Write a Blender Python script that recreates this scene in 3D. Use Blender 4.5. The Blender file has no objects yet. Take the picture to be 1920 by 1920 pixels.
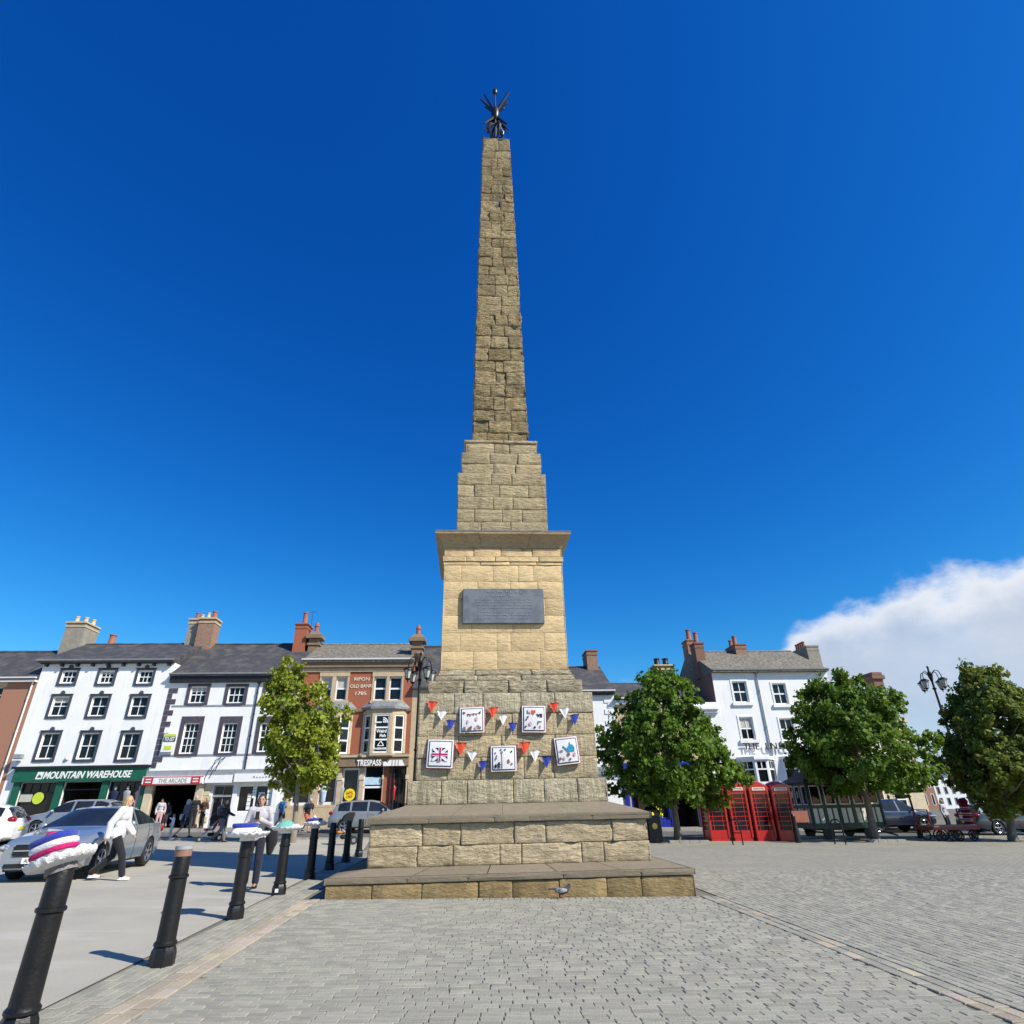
import bpy, bmesh, math, random
from mathutils import Vector, Matrix, noise
R = math.radians
random.seed(7)
scene = bpy.context.scene
COL = scene.collection

# ------------------------------------------------------------------ camera
FPX, HOR, ROLL, CAMH, SLOPE = 1100.0, 1506.0, R(1.25), 1.5, 0.02
PITCH = math.atan((HOR - 960) / FPX)
cF = Vector((0, math.cos(PITCH), math.sin(PITCH)))
_u0 = Vector((0, -math.sin(PITCH), math.cos(PITCH)))
_r0 = Vector((1, 0, 0))
cR = _r0 * math.cos(ROLL) - _u0 * math.sin(ROLL)
cU = _u0 * math.cos(ROLL) + _r0 * math.sin(ROLL)
cC = Vector((0, 0, CAMH))
cam = bpy.data.cameras.new('camera')
cam_ob = bpy.data.objects.new('camera', cam)
COL.objects.link(cam_ob)
cam.sensor_width = 36
cam.lens = FPX / 1920 * 36
cam.clip_start = 0.1
cam.clip_end = 4000
cam_ob.matrix_world = Matrix(((cR.x, cU.x, -cF.x, 0), (cR.y, cU.y, -cF.y, 0), (cR.z, cU.z, -cF.z, CAMH), (0, 0, 0, 1)))
scene.camera = cam_ob

# ------------------------------------------------------------------ light, sky, exposure
SUN = Vector((0.862, -0.507, 0)) * math.cos(R(41)) + Vector((0, 0, math.sin(R(41))))
sl = bpy.data.lights.new('sun', 'SUN')
sl.energy = 5.0
sl.angle = R(0.5)
sl.color = (1.0, 0.94, 0.83)
so = bpy.data.objects.new('sun', sl)
COL.objects.link(so)
so.rotation_euler = SUN.to_track_quat('Z', 'Y').to_euler()
so.location = (20, -20, 40)
scene.view_settings.view_transform = 'Standard'
scene.view_settings.look = 'None'
scene.view_settings.gamma = 1
scene.view_settings.exposure = 0.35
world = bpy.data.worlds.new('World')
scene.world = world
world.use_nodes = True


def nd(nt, typ, **kw):
    n = nt.nodes.new(typ)
    for k, v in kw.items():
        if k.startswith('i_'):
            n.inputs[int(k[2:])].default_value = v
        else:
            setattr(n, k, v)
    return n


def mth(nt, op, a, b=None, clamp=False):
    n = nt.nodes.new('ShaderNodeMath')
    n.operation = op
    n.use_clamp = clamp
    for i, v in enumerate((a, b)):
        if v is None:
            continue
        if isinstance(v, (int, float)):
            n.inputs[i].default_value = v
        else:
            nt.links.new(v, n.inputs[i])
    return n.outputs[0]


def mixc(nt, f, a, b, blend='MIX'):
    n = nt.nodes.new('ShaderNodeMix')
    n.data_type = 'RGBA'
    n.blend_type = blend
    n.clamp_factor = True
    for i, v in ((0, f), (6, a), (7, b)):
        if isinstance(v, (int, float)):
            n.inputs[i].default_value = v
        elif isinstance(v, (tuple, list)):
            n.inputs[i].default_value = tuple(v) + ((1,) if len(v) == 3 else ())
        else:
            nt.links.new(v, n.inputs[i])
    return n.outputs[2]


def ramp(nt, f, lo, hi, smooth=True):
    n = nt.nodes.new('ShaderNodeMapRange')
    n.interpolation_type = 'SMOOTHSTEP' if smooth else 'LINEAR'
    nt.links.new(f, n.inputs[0])
    n.inputs[1].default_value = lo
    n.inputs[2].default_value = hi
    return n.outputs[0]


wt = world.node_tree
wt.nodes.clear()
sky = nd(wt, 'ShaderNodeTexSky', sky_type='NISHITA', sun_disc=False, sun_elevation=R(41),
         sun_rotation=math.atan2(SUN.x, SUN.y), altitude=100, air_density=1.0, dust_density=0.3, ozone_density=2.6)
tc = nd(wt, 'ShaderNodeTexCoord')
sx = nd(wt, 'ShaderNodeSeparateXYZ')
wt.links.new(tc.outputs['Generated'], sx.inputs[0])
az = mth(wt, 'ARCTAN2', sx.outputs[0], sx.outputs[1])
el = mth(wt, 'ARCSINE', sx.outputs[2])
mp = nd(wt, 'ShaderNodeMapping')
wt.links.new(tc.outputs['Generated'], mp.inputs[0])
mp.inputs['Scale'].default_value = (1, 1, 1.6)
n1 = nd(wt, 'ShaderNodeTexNoise', i_2=9.0, i_3=7.0, i_4=0.55)
wt.links.new(mp.outputs[0], n1.inputs['Vector'])
n2 = nd(wt, 'ShaderNodeTexNoise', i_2=3.2, i_3=5.0, i_4=0.5)
wt.links.new(mp.outputs[0], n2.inputs['Vector'])
# a bank of cumulus low in the sky from north-east round to the east
rise = ramp(wt, az, 0.36, 0.46)
top = mth(wt, 'ADD', mth(wt, 'MULTIPLY', rise, 0.14), mth(wt, 'MULTIPLY', ramp(wt, az, 0.44, 0.9, False), 0.055))
top = mth(wt, 'ADD', top, 0.115)
top = mth(wt, 'ADD', top, mth(wt, 'MULTIPLY', mth(wt, 'SUBTRACT', n1.outputs[0], 0.5), 0.15))
top = mth(wt, 'MULTIPLY', top, ramp(wt, az, 2.3, 1.8))
d = mth(wt, 'SUBTRACT', top, el)
cm = ramp(wt, d, -0.006, 0.034)
west = ramp(wt, mth(wt, 'ADD', az, mth(wt, 'MULTIPLY', mth(wt, 'SUBTRACT', n2.outputs[0], 0.5), 0.3)), 0.36, 0.45)
low = mth(wt, 'ADD', mth(wt, 'MULTIPLY', ramp(wt, el, 0.05, 0.17), 0.3), 0.7)
cm = mth(wt, 'MULTIPLY', mth(wt, 'MULTIPLY', cm, west), low)
thin = ramp(wt, n2.outputs[0], 0.28, 0.55)
cm = mth(wt, 'MULTIPLY', cm, mth(wt, 'ADD', mth(wt, 'MULTIPLY', thin, 0.25), 0.75))
# wisps near the horizon further west
puff = mth(wt, 'MULTIPLY', ramp(wt, n1.outputs[0], 0.52, 0.7), ramp(wt, el, 0.21, 0.13))
cm = mth(wt, 'MAXIMUM', cm, mth(wt, 'MULTIPLY', puff, 0.3))
shade = ramp(wt, d, 0.0, 0.085)
shade = mth(wt, 'MULTIPLY', shade, mth(wt, 'ADD', 0.45, mth(wt, 'MULTIPLY', n1.outputs[0], 0.8)))
ccol = mixc(wt, shade, (7.2, 7.4, 7.8), (3.9, 4.6, 5.8))
hs = nd(wt, 'ShaderNodeHueSaturation', i_0=0.502, i_1=1.22, i_2=1.0, i_3=1.0)
wt.links.new(sky.outputs[0], hs.inputs['Color'])
# deepen the clear blue the way the photograph records it (one curve for the whole dome)
sep = nd(wt, 'ShaderNodeSeparateColor')
wt.links.new(hs.outputs[0], sep.inputs[0])
cmb = nd(wt, 'ShaderNodeCombineColor')
for ch, (ga, gg) in enumerate(((1.65, 2.05), (1.19, 1.26), (1.19, 0.88))):
    lin = mth(wt, 'MULTIPLY', sep.outputs[ch], 0.1275)
    pw_ = mth(wt, 'MULTIPLY', mth(wt, 'POWER', lin, gg), ga)
    pw_ = mth(wt, 'MINIMUM', pw_, mth(wt, 'MULTIPLY', lin, 1.5))
    wt.links.new(mth(wt, 'DIVIDE', pw_, 0.1275), cmb.inputs[ch])
fin = mixc(wt, cm, cmb.outputs[0], ccol)
bg = nd(wt, 'ShaderNodeBackground')
bg.inputs[1].default_value = 0.10
wt.links.new(fin, bg.inputs[0])
wo = nd(wt, 'ShaderNodeOutputWorld')
wt.links.new(bg.outputs[0], wo.inputs[0])


# ------------------------------------------------------------------ pixel and ground helpers
def ray(px, py):
    return cF + cR * ((px - 960) / FPX) + cU * ((960 - py) / FPX)


def gz(x, y=0):
    return -SLOPE * max(-45, min(45, x))


def GP(px, py):
    dd = ray(px, py)
    return cC + dd * (-CAMH / (dd.z + SLOPE * dd.x))


def AT(px, py, Y):
    dd = ray(px, py)
    return cC + dd * (Y / dd.y)


def proj(P):
    v = P - cC
    z = v.dot(cF)
    return 960 + FPX * v.dot(cR) / z, 960 - FPX * v.dot(cU) / z, z


# ------------------------------------------------------------------ mesh helpers
class MB:
    def __init__(s):
        s.v = []
        s.f = []
        s.m = []
        s.mi = 0

    def add(s, vs, fs):
        o = len(s.v)
        s.v += [tuple(p) for p in vs]
        for q in fs:
            s.f.append(tuple(i + o for i in q))
            s.m.append(s.mi)

    def box(s, x0, x1, y0, y1, z0, z1, b=0.0):
        if b:
            return s.bbox(x0, x1, y0, y1, z0, z1, b)
        s.add([(x0, y0, z0), (x1, y0, z0), (x1, y1, z0), (x0, y1, z0), (x0, y0, z1), (x1, y0, z1), (x1, y1, z1), (x0, y1, z1)],
              [(0, 3, 2, 1), (4, 5, 6, 7), (0, 1, 5, 4), (1, 2, 6, 5), (2, 3, 7, 6), (3, 0, 4, 7)])

    def bbox(s, x0, x1, y0, y1, z0, z1, b):
        bm = bmesh.new()
        bmesh.ops.create_cube(bm, size=1)
        for v in bm.verts:
            v.co = Vector(((x0 + x1) / 2 + v.co.x * (x1 - x0), (y0 + y1) / 2 + v.co.y * (y1 - y0), (z0 + z1) / 2 + v.co.z * (z1 - z0)))
        bmesh.ops.bevel(bm, geom=bm.edges[:], offset=b, segments=2, affect='EDGES')
        bm.verts.index_update()
        s.add([v.co for v in bm.verts], [[v.index for v in f.verts] for f in bm.faces])
        bm.free()

    def quad(s, a, b, c, d):
        s.add([a, b, c, d], [(0, 1, 2, 3)])

    def prism(s, pts, axis, lo, hi):
        """closed polygon pts (2-tuples) extruded along axis 0/1/2"""
        n = len(pts)

        def P(p, t):
            q = list(p)
            q.insert(axis, t)
            return tuple(q)
        s.add([P(p, lo) for p in pts] + [P(p, hi) for p in pts],
              [tuple(range(n)), tuple(range(2 * n - 1, n - 1, -1))] + [(i, i + n, (i + 1) % n + n, (i + 1) % n) for i in range(n)])

    def tube(s, pts, rad, n=8, caps=True):
        pts = [Vector(p) for p in pts]
        if isinstance(rad, (int, float)):
            rad = [rad] * len(pts)
        vs = []
        pa = None
        for i, p in enumerate(pts):
            t = (pts[min(i + 1, len(pts) - 1)] - pts[max(i - 1, 0)])
            t.normalize()
            if pa is None:
                a = Vector((0, 0, 1)).cross(t)
                if a.length < 0.1:
                    a = Vector((1, 0, 0)).cross(t)
            else:
                a = pa - t * pa.dot(t)
            a.normalize()
            pa = a
            b = t.cross(a)
            for k in range(n):
                an = 2 * math.pi * k / n
                vs.append(p + (a * math.cos(an) + b * math.sin(an)) * rad[i])
        fs = []
        for i in range(len(pts) - 1):
            for k in range(n):
                fs.append((i * n + k, i * n + (k + 1) % n, (i + 1) * n + (k + 1) % n, (i + 1) * n + k))
        if caps:
            fs.append(tuple(range(n - 1, -1, -1)))
            fs.append(tuple((len(pts) - 1) * n + k for k in range(n)))
        s.add(vs, fs)

    def lathe(s, prof, n=16, c=(0, 0, 0), squish=(1, 1), caps=True, rot=0):
        vs = []
        for r, z in prof:
            for k in range(n):
                an = 2 * math.pi * k / n + rot
                vs.append((c[0] + r * math.cos(an) * squish[0], c[1] + r * math.sin(an) * squish[1], c[2] + z))
        fs = []
        m = len(prof)
        for i in range(m - 1):
            for k in range(n):
                fs.append((i * n + k, i * n + (k + 1) % n, (i + 1) * n + (k + 1) % n, (i + 1) * n + k))
        if caps:
            fs.append(tuple(range(n - 1, -1, -1)))
            fs.append(tuple((m - 1) * n + k for k in range(n)))
        s.add(vs, fs)

    def ball(s, c, r, n=10, m=7):
        if isinstance(r, (int, float)):
            r = (r, r, r)
        vs = [(c[0], c[1], c[2] - r[2])]
        for i in range(1, m):
            t = math.pi * i / m
            for k in range(n):
                a = 2 * math.pi * k / n
                vs.append((c[0] + r[0] * math.sin(t) * math.cos(a), c[1] + r[1] * math.sin(t) * math.sin(a), c[2] - r[2] * math.cos(t)))
        vs.append((c[0], c[1], c[2] + r[2]))
        fs = [(0, 1 + (k + 1) % n, 1 + k) for k in range(n)]
        for i in range(m - 2):
            for k in range(n):
                a = 1 + i * n + k
                b = 1 + i * n + (k + 1) % n
                fs.append((a, b, b + n, a + n))
        o = 1 + (m - 2) * n
        fs += [(o + k, o + (k + 1) % n, len(vs) - 1) for k in range(n)]
        s.add(vs, fs)

    def mesh(s, name, mats, smooth=False):
        me = bpy.data.meshes.new(name)
        me.from_pydata(s.v, [], s.f)
        if not isinstance(mats, (list, tuple)):
            mats = [mats]
        for m in mats:
            me.materials.append(m)
        if len(mats) > 1:
            me.polygons.foreach_set('material_index', s.m)
        if smooth:
            me.polygons.foreach_set('use_smooth', [True] * len(me.polygons))
            if smooth != 'all':
                me.set_sharp_from_angle(angle=R(38))
        me.update()
        return me

    def build(s, name, mats, parent=None, smooth=False, loc=None, rot=None):
        return place(s.mesh(name, mats, smooth), name, parent, loc, rot)


def place(me, name, parent=None, loc=None, rot=None):
    o = bpy.data.objects.new(name, me)
    COL.objects.link(o)
    if parent is not None:
        o.parent = parent
    if loc is not None:
        o.location = loc
    if rot is not None:
        o.rotation_euler = rot
    return o


def tag(o, label=None, cat=None, group=None, kind=None):
    for k, v in (('label', label), ('category', cat), ('group', group), ('kind', kind)):
        if v:
            o[k] = v
    return o


def thing(name, label, cat, loc, rz=0.0, group=None):
    o = bpy.data.objects.new(name, None)
    COL.objects.link(o)
    o.empty_display_size = 0.2
    o.location = loc
    o.rotation_euler = (0, 0, rz)
    return tag(o, label, cat, group)


def copy_tree(o, parent=None):
    c = o.copy()
    COL.objects.link(c)
    c.parent = parent
    for ch in list(o.children):
        copy_tree(ch, c)
    return c


def text(body, size, mats, parent, loc, rot, name='lettering', extrude=0.006, align='CENTER', shear=0.0, sx=1.0, bold=0.0, width=None):
    cu = bpy.data.curves.new(name, 'FONT')
    cu.body = body
    cu.size = size
    cu.extrude = extrude
    cu.align_x = align
    cu.align_y = 'CENTER'
    cu.shear = shear
    cu.offset = bold
    cu.resolution_u = 3
    t = bpy.data.objects.new(name, cu)
    me = bpy.data.meshes.new_from_object(t)
    bpy.data.objects.remove(t)
    me.materials.clear()
    me.materials.append(mats)
    if width:
        xs_ = [v.co.x for v in me.vertices]
        sx = width / max(.01, max(xs_) - min(xs_))
    o = place(me, name, parent, loc, rot)
    o.scale = (sx, 1, 1)
    return o


# ------------------------------------------------------------------ materials
MATS = {}


def mat(name, c, c2=None, scale=4.0, rough=0.7, bump=0.0, bscale=30.0, metal=0.0, spec=0.4, rnd=0.0, st=(1, 1, 1), lo=0.35, hi=0.65,
        coat=0.0, emit=None, dirt=0.0, bst=(1, 1, 1), island=False, sheen=0.0):
    if name in MATS:
        return MATS[name]
    m = bpy.data.materials.new(name)
    MATS[name] = m
    m.use_nodes = True
    nt = m.node_tree
    b = nt.nodes['Principled BSDF']
    b.inputs['Roughness'].default_value = rough
    b.inputs['Metallic'].default_value = metal
    b.inputs['Specular IOR Level'].default_value = spec
    b.inputs['Coat Weight'].default_value = coat
    b.inputs['Coat Roughness'].default_value = 0.04
    if sheen:
        b.inputs['Sheen Weight'].default_value = sheen
    t = nt.nodes.new('ShaderNodeTexCoord')
    mp_ = nt.nodes.new('ShaderNodeMapping')
    mp_.inputs['Scale'].default_value = st
    nt.links.new(t.outputs['Object'], mp_.inputs[0])
    if c2 is None:
        c2 = tuple(x * 0.82 for x in c)
    nz = nd(nt, 'ShaderNodeTexNoise', i_2=scale, i_3=6.0, i_4=0.6)
    nt.links.new(mp_.outputs[0], nz.inputs['Vector'])
    col = mixc(nt, ramp(nt, nz.outputs[0], lo, hi), c, c2)
    if rnd:
        oi = nt.nodes.new('ShaderNodeObjectInfo')
        rv = oi.outputs['Random']
        if island:
            g = nt.nodes.new('ShaderNodeNewGeometry')
            rv = mth(nt, 'FRACT', mth(nt, 'ADD', rv, g.outputs['Random Per Island']))
        k = mth(nt, 'ADD', mth(nt, 'MULTIPLY', rv, 2 * rnd), 1 - rnd)
        h = nd(nt, 'ShaderNodeHueSaturation')
        nt.links.new(col, h.inputs['Color'])
        nt.links.new(k, h.inputs['Value'])
        nt.links.new(mth(nt, 'ADD', mth(nt, 'MULTIPLY', mth(nt, 'FRACT', mth(nt, 'MULTIPLY', rv, 7.31)), 0.03), 0.485), h.inputs['Hue'])
        col = h.outputs[0]
    if dirt:
        n3 = nd(nt, 'ShaderNodeTexNoise', i_2=0.9, i_3=8.0, i_4=0.65)
        m3 = nt.nodes.new('ShaderNodeMapping')
        m3.inputs['Scale'].default_value = (2.2, 2.2, 0.35)
        nt.links.new(t.outputs['Object'], m3.inputs[0])
        nt.links.new(m3.outputs[0], n3.inputs['Vector'])
        col = mixc(nt, mth(nt, 'MULTIPLY', ramp(nt, n3.outputs[0], 0.5, 0.75), dirt), col, (0.16, 0.15, 0.12))
    nt.links.new(col, b.inputs['Base Color'])
    if bump:
        m2 = nt.nodes.new('ShaderNodeMapping')
        m2.inputs['Scale'].default_value = bst
        nt.links.new(t.outputs['Object'], m2.inputs[0])
        n2_ = nd(nt, 'ShaderNodeTexNoise', i_2=bscale, i_3=5.0, i_4=0.6)
        nt.links.new(m2.outputs[0], n2_.inputs['Vector'])
        bp = nd(nt, 'ShaderNodeBump')
        bp.inputs['Strength'].default_value = min(1, bump)
        bp.inputs['Distance'].default_value = 0.02
        nt.links.new(n2_.outputs[0], bp.inputs['Height'])
        nt.links.new(bp.outputs[0], b.inputs['Normal'])
    if emit:
        b.inputs['Emission Color'].default_value = tuple(c) + (1,)
        b.inputs['Emission Strength'].default_value = emit
    return m


def glass(name, c=(0.006, 0.008, 0.011), rough=0.03):
    return mat(name, c, tuple(x * 1.8 for x in c), scale=1.2, rough=rough, spec=0.35, coat=0.0)


def stone(name, c1, c2, c3, strata=0.5, tool=0.0, dist=0.03, lichen=0.3, rnd=0.12, stain=0.4, crust_shade=0.6):
    """weathered sandstone: c1 main, c2 second tone, c3 dark weathering and painted crevice shade"""
    m = bpy.data.materials.new(name)
    m.use_nodes = True
    nt = m.node_tree
    b = nt.nodes['Principled BSDF']
    b.inputs['Roughness'].default_value = 0.93
    b.inputs['Specular IOR Level'].default_value = 0.15
    t = nt.nodes.new('ShaderNodeTexCoord')

    def N(scale, st=(1, 1, 1), det=7.0, ro=0.6):
        mm = nt.nodes.new('ShaderNodeMapping')
        mm.inputs['Scale'].default_value = st
        nt.links.new(t.outputs['Object'], mm.inputs[0])
        n = nd(nt, 'ShaderNodeTexNoise', i_2=scale, i_3=det, i_4=ro)
        nt.links.new(mm.outputs[0], n.inputs['Vector'])
        return n.outputs[0]
    oi = nt.nodes.new('ShaderNodeObjectInfo')
    g = nt.nodes.new('ShaderNodeNewGeometry')
    rv = mth(nt, 'FRACT', mth(nt, 'ADD', oi.outputs['Random'], g.outputs['Random Per Island']))
    big = N(0.9)
    col = mixc(nt, ramp(nt, big, 0.35, 0.65), c1, c2)
    col = mixc(nt, mth(nt, 'MULTIPLY', mth(nt, 'FRACT', mth(nt, 'MULTIPLY', rv, 5.7)), 0.45), col, c2)
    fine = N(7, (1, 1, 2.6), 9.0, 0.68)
    col = mixc(nt, mth(nt, 'MULTIPLY', ramp(nt, fine, 0.48, 0.66), crust_shade), col, c3)  # dark crust tone that also paints shade into the bump's crevices
    st_ = N(1.6, (2.5, 2.5, 0.3))
    col = mixc(nt, mth(nt, 'MULTIPLY', ramp(nt, st_, 0.5, 0.72), stain), col, c3)
    if lichen:
        li = N(2.6)
        col = mixc(nt, mth(nt, 'MULTIPLY', ramp(nt, li, 0.55, 0.7), lichen), col, (0.30, 0.30, 0.17))
    k = mth(nt, 'ADD', mth(nt, 'MULTIPLY', rv, 2 * rnd), 1 - rnd)
    h = nd(nt, 'ShaderNodeHueSaturation')
    nt.links.new(col, h.inputs['Color'])
    nt.links.new(k, h.inputs['Value'])
    nt.links.new(h.outputs[0], b.inputs['Base Color'])
    hgt = mth(nt, 'MULTIPLY', N(3.2, (0.7, 0.7, 2.8), 9.0, 0.66), strata * 1.6)
    hgt = mth(nt, 'ADD', hgt, mth(nt, 'MULTIPLY', ramp(nt, fine, 0.40, 0.62), -0.5 * crust_shade))
    hgt = mth(nt, 'ADD', hgt, mth(nt, 'MULTIPLY', N(28, (1, 1, 1), 5.0, 0.7), 0.28))
    if tool:
        hgt = mth(nt, 'ADD', hgt, mth(nt, 'MULTIPLY', N(9, (2.2, 2.2, 0.35), 4.0, 0.5), tool))
    bp = nd(nt, 'ShaderNodeBump')
    bp.inputs['Strength'].default_value = 1.0
    bp.inputs['Distance'].default_value = dist
    nt.links.new(hgt, bp.inputs['Height'])
    nt.links.new(bp.outputs[0], b.inputs['Normal'])
    return m


WHITE = mat('white_render', (0.84, 0.835, 0.82), (0.79, 0.79, 0.775), scale=0.8, rough=0.85, bump=0.15, bscale=8, dirt=0.2)
WPAINT = mat('white_paint', (0.82, 0.82, 0.80), (0.78, 0.78, 0.76), rough=0.45)
BLACKM = mat('black_cast_iron', (0.006, 0.006, 0.007), (0.011, 0.010, 0.010), scale=9, rough=0.42, bump=0.25, bscale=40)
SLATE = mat('slate', (0.052, 0.052, 0.056), (0.115, 0.105, 0.095), scale=1.6, lo=.42, hi=.74, rough=0.75, bump=0.5, bscale=7, bst=(1, 1, 5))
STONESLATE = mat('stone_slate', (0.12, 0.11, 0.085), (0.23, 0.205, 0.16), scale=5, rough=0.9, bump=0.8, bscale=6, bst=(1, 3, 3), lo=0.42, hi=0.6)
GLASS = glass('window_glass')
# ------------------------------------------------------------------ ground, plaza, road
OBC = Vector((-0.36, 15.67, 0.0))
OBA = R(4.16)
OD = Vector((math.cos(OBA), math.sin(OBA), 0))
ON = Vector((-math.sin(OBA), math.cos(OBA), 0))


def ob_world(p, q):
    v = OBC + OD * p + ON * q
    return Vector((v.x, v.y, gz(v.x)))


def ob_local(x, y):
    v = Vector((x, y, 0)) - OBC
    return v.dot(OD), v.dot(ON)


def sheet(name, pts, lift, m, label=None, cut=True):
    """flat sheet following the fall of the square; pts = outline (convex) in x,y; split at the slope breaks"""
    bm = bmesh.new()
    f = bm.faces.new([bm.verts.new((x, y, 0)) for x, y in pts])
    for xc in (-45, 45):
        bmesh.ops.bisect_plane(bm, geom=bm.verts[:] + bm.edges[:] + bm.faces[:], plane_co=(xc, 0, 0), plane_no=(1, 0, 0))
    for v in bm.verts:
        v.co.z = gz(v.co.x) + lift
    me = bpy.data.meshes.new(name)
    bm.to_mesh(me)
    bm.free()
    me.materials.append(m)
    o = place(me, name)
    return tag(o, label, None, None, 'structure')


def ground_mat(name, c1, c2, sc=0.35, patch=None, bump=0.3, grid=None):
    m = mat(name, c1, c2, scale=sc, rough=0.9, bump=bump, bscale=60, spec=0.2)
    nt = m.node_tree
    b = nt.nodes['Principled BSDF']
    src = b.inputs['Base Color'].links[0].from_socket
    t = nt.nodes.new('ShaderNodeTexCoord')
    n = nd(nt, 'ShaderNodeTexNoise', i_2=55.0, i_3=4.0, i_4=0.7)
    nt.links.new(t.outputs['Object'], n.inputs['Vector'])
    col = mixc(nt, mth(nt, 'MULTIPLY', ramp(nt, n.outputs[0], 0.45, 0.75), 0.35), src, tuple(x * 0.55 for x in c1))
    if patch:
        mm = nt.nodes.new('ShaderNodeMapping')
        mm.inputs['Scale'].default_value = (0.25, 1.0, 1)
        nt.links.new(t.outputs['Object'], mm.inputs[0])
        n2_ = nd(nt, 'ShaderNodeTexNoise', i_2=1.1, i_3=6.0, i_4=0.6)
        nt.links.new(mm.outputs[0], n2_.inputs['Vector'])
        col = mixc(nt, mth(nt, 'MULTIPLY', ramp(nt, n2_.outputs[0], 0.56, 0.66), 0.5), col, patch)
        n3 = nd(nt, 'ShaderNodeTexNoise', i_2=0.6, i_3=8.0, i_4=0.7)
        nt.links.new(t.outputs['Object'], n3.inputs['Vector'])
        col = mixc(nt, mth(nt, 'MULTIPLY', ramp(nt, n3.outputs[0], 0.55, 0.7), 0.35), col, tuple(x * 0.6 for x in c1))
    if grid:
        mm = nt.nodes.new('ShaderNodeMapping')
        mm.inputs['Rotation'].default_value = (0, 0, grid)
        nt.links.new(t.outputs['Object'], mm.inputs[0])
        br = nd(nt, 'ShaderNodeTexBrick')
        br.inputs['Scale'].default_value = 1.0
        br.inputs['Brick Width'].default_value = 0.205
        br.inputs['Row Height'].default_value = 0.105
        br.inputs['Mortar Size'].default_value = 0.009
        br.inputs['Mortar Smooth'].default_value = 0.3
        br.inputs['Bias'].default_value = -0.2
        br.inputs['Color1'].default_value = (1.0, 1.0, 1.0, 1)
        br.inputs['Color2'].default_value = (0.78, 0.80, 0.82, 1)
        br.inputs['Mortar'].default_value = (0.55, 0.53, 0.48, 1)
        nt.links.new(mm.outputs[0], br.inputs['Vector'])
        col = mixc(nt, 1.0, col, br.outputs[0], 'MULTIPLY')
    nt.links.new(col, b.inputs['Base Color'])
    return m


M_BED = ground_mat('sand_bed', (0.205, 0.19, 0.15), (0.15, 0.14, 0.11), 1.2)
M_SETTFAR = ground_mat('far_setts', (0.335, 0.317, 0.255), (0.295, 0.282, 0.236), 0.5, grid=-OBA - R(90))
M_CONC = ground_mat('pale_roadway', (0.41, 0.385, 0.315), (0.36, 0.34, 0.285), 0.5, patch=(0.47, 0.45, 0.395))
M_ASPH = ground_mat('asphalt', (0.135, 0.13, 0.12), (0.10, 0.10, 0.095), 0.6, patch=(0.17, 0.165, 0.155))
M_PAVE = ground_mat('pavement_slabs', (0.27, 0.25, 0.21), (0.22, 0.21, 0.19), 0.8)
M_KERB = mat('kerb_stone', (0.36, 0.345, 0.30), (0.28, 0.27, 0.24), scale=3, rough=0.9, bump=0.3)

ground = sheet('ground', [(-900, -200), (900, -200), (900, 1600), (-900, 1600)], -0.016, M_BED)
# frontage line of the shops
FA = R(4.0)
F0 = GP(382, 1556)
FD = Vector((math.cos(FA), math.sin(FA), 0))
FN = Vector((-math.sin(FA), math.cos(FA), 0))


def fl(u, v):
    p = F0 + FD * u + FN * v
    return (p.x, p.y)


# bollard line
BOLL = [GP(24, 1958), GP(302, 1810), GP(440, 1722), GP(522, 1677), GP(580, 1648), GP(617, 1631), GP(648, 1617), GP(672, 1607)]
bd = (BOLL[-1] - BOLL[0])
bd.z = 0
bd.normalize()
bn = Vector((-bd.y, bd.x, 0))


def bl(t, s):
    p = BOLL[0] + bd * t + bn * s
    return (p.x, p.y)


# pale roadway left of the bollards, from behind the viewer to the kerb of the far road
KERB_V = -11.3
roadway = sheet('roadway', [bl(-30, 0.30), (-160, -30), (-160, fl(-140, KERB_V)[1]), fl(-40, KERB_V), fl(12, KERB_V), bl(19, 0.30)], -0.004, M_CONC)
square = sheet('square', [(-1.0, 17), bl(16, 0.292), bl(23, 0.1), fl(14, KERB_V), fl(75, KERB_V - 1), (90, -30), (10, -30), (4.6, 4), (4.3, 15)], -0.006, M_SETTFAR)
road = sheet('road', [fl(-160, KERB_V + 0.14), fl(-160, -3.4), fl(190, -3.4), fl(190, KERB_V + 0.14)], -0.002, M_ASPH)
footway = sheet('footway', [fl(-160, -3.25), fl(-160, 0.3), fl(190, 0.3), fl(190, -3.25)], 0.11, M_PAVE)


def kerb(name, u0, u1, v0, v1, h, n):
    root = None
    mb0 = MB()
    L = (u1 - u0) / n
    for i in range(n):
        mb = MB()
        a, b, c, d_ = [fl(u0 + L * i + 0.008, v0), fl(u0 + L * (i + 1) - 0.008, v0), fl(u0 + L * (i + 1) - 0.008, v1), fl(u0 + L * i + 0.008, v1)]
        P = [Vector((x, y, gz(x) - 0.01)) for x, y in (a, b, c, d_)]
        Q = [p + Vector((0, 0, h + 0.01)) for p in P]
        mb.add(P + Q, [(0, 3, 2, 1), (4, 5, 6, 7), (0, 1, 5, 4), (1, 2, 6, 5), (2, 3, 7, 6), (3, 0, 4, 7)])
        if root is None:
            root = tag(mb.build(name, M_KERB), None, None, None, 'structure')
        else:
            mb.build('kerb_stone', M_KERB, root)
    return root


kerb('kerb', -40, 60, -3.4, -3.25, 0.125, 50)
kerb('kerb_dropped', -34, 60, KERB_V, KERB_V + 0.14, 0.075, 46)

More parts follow.
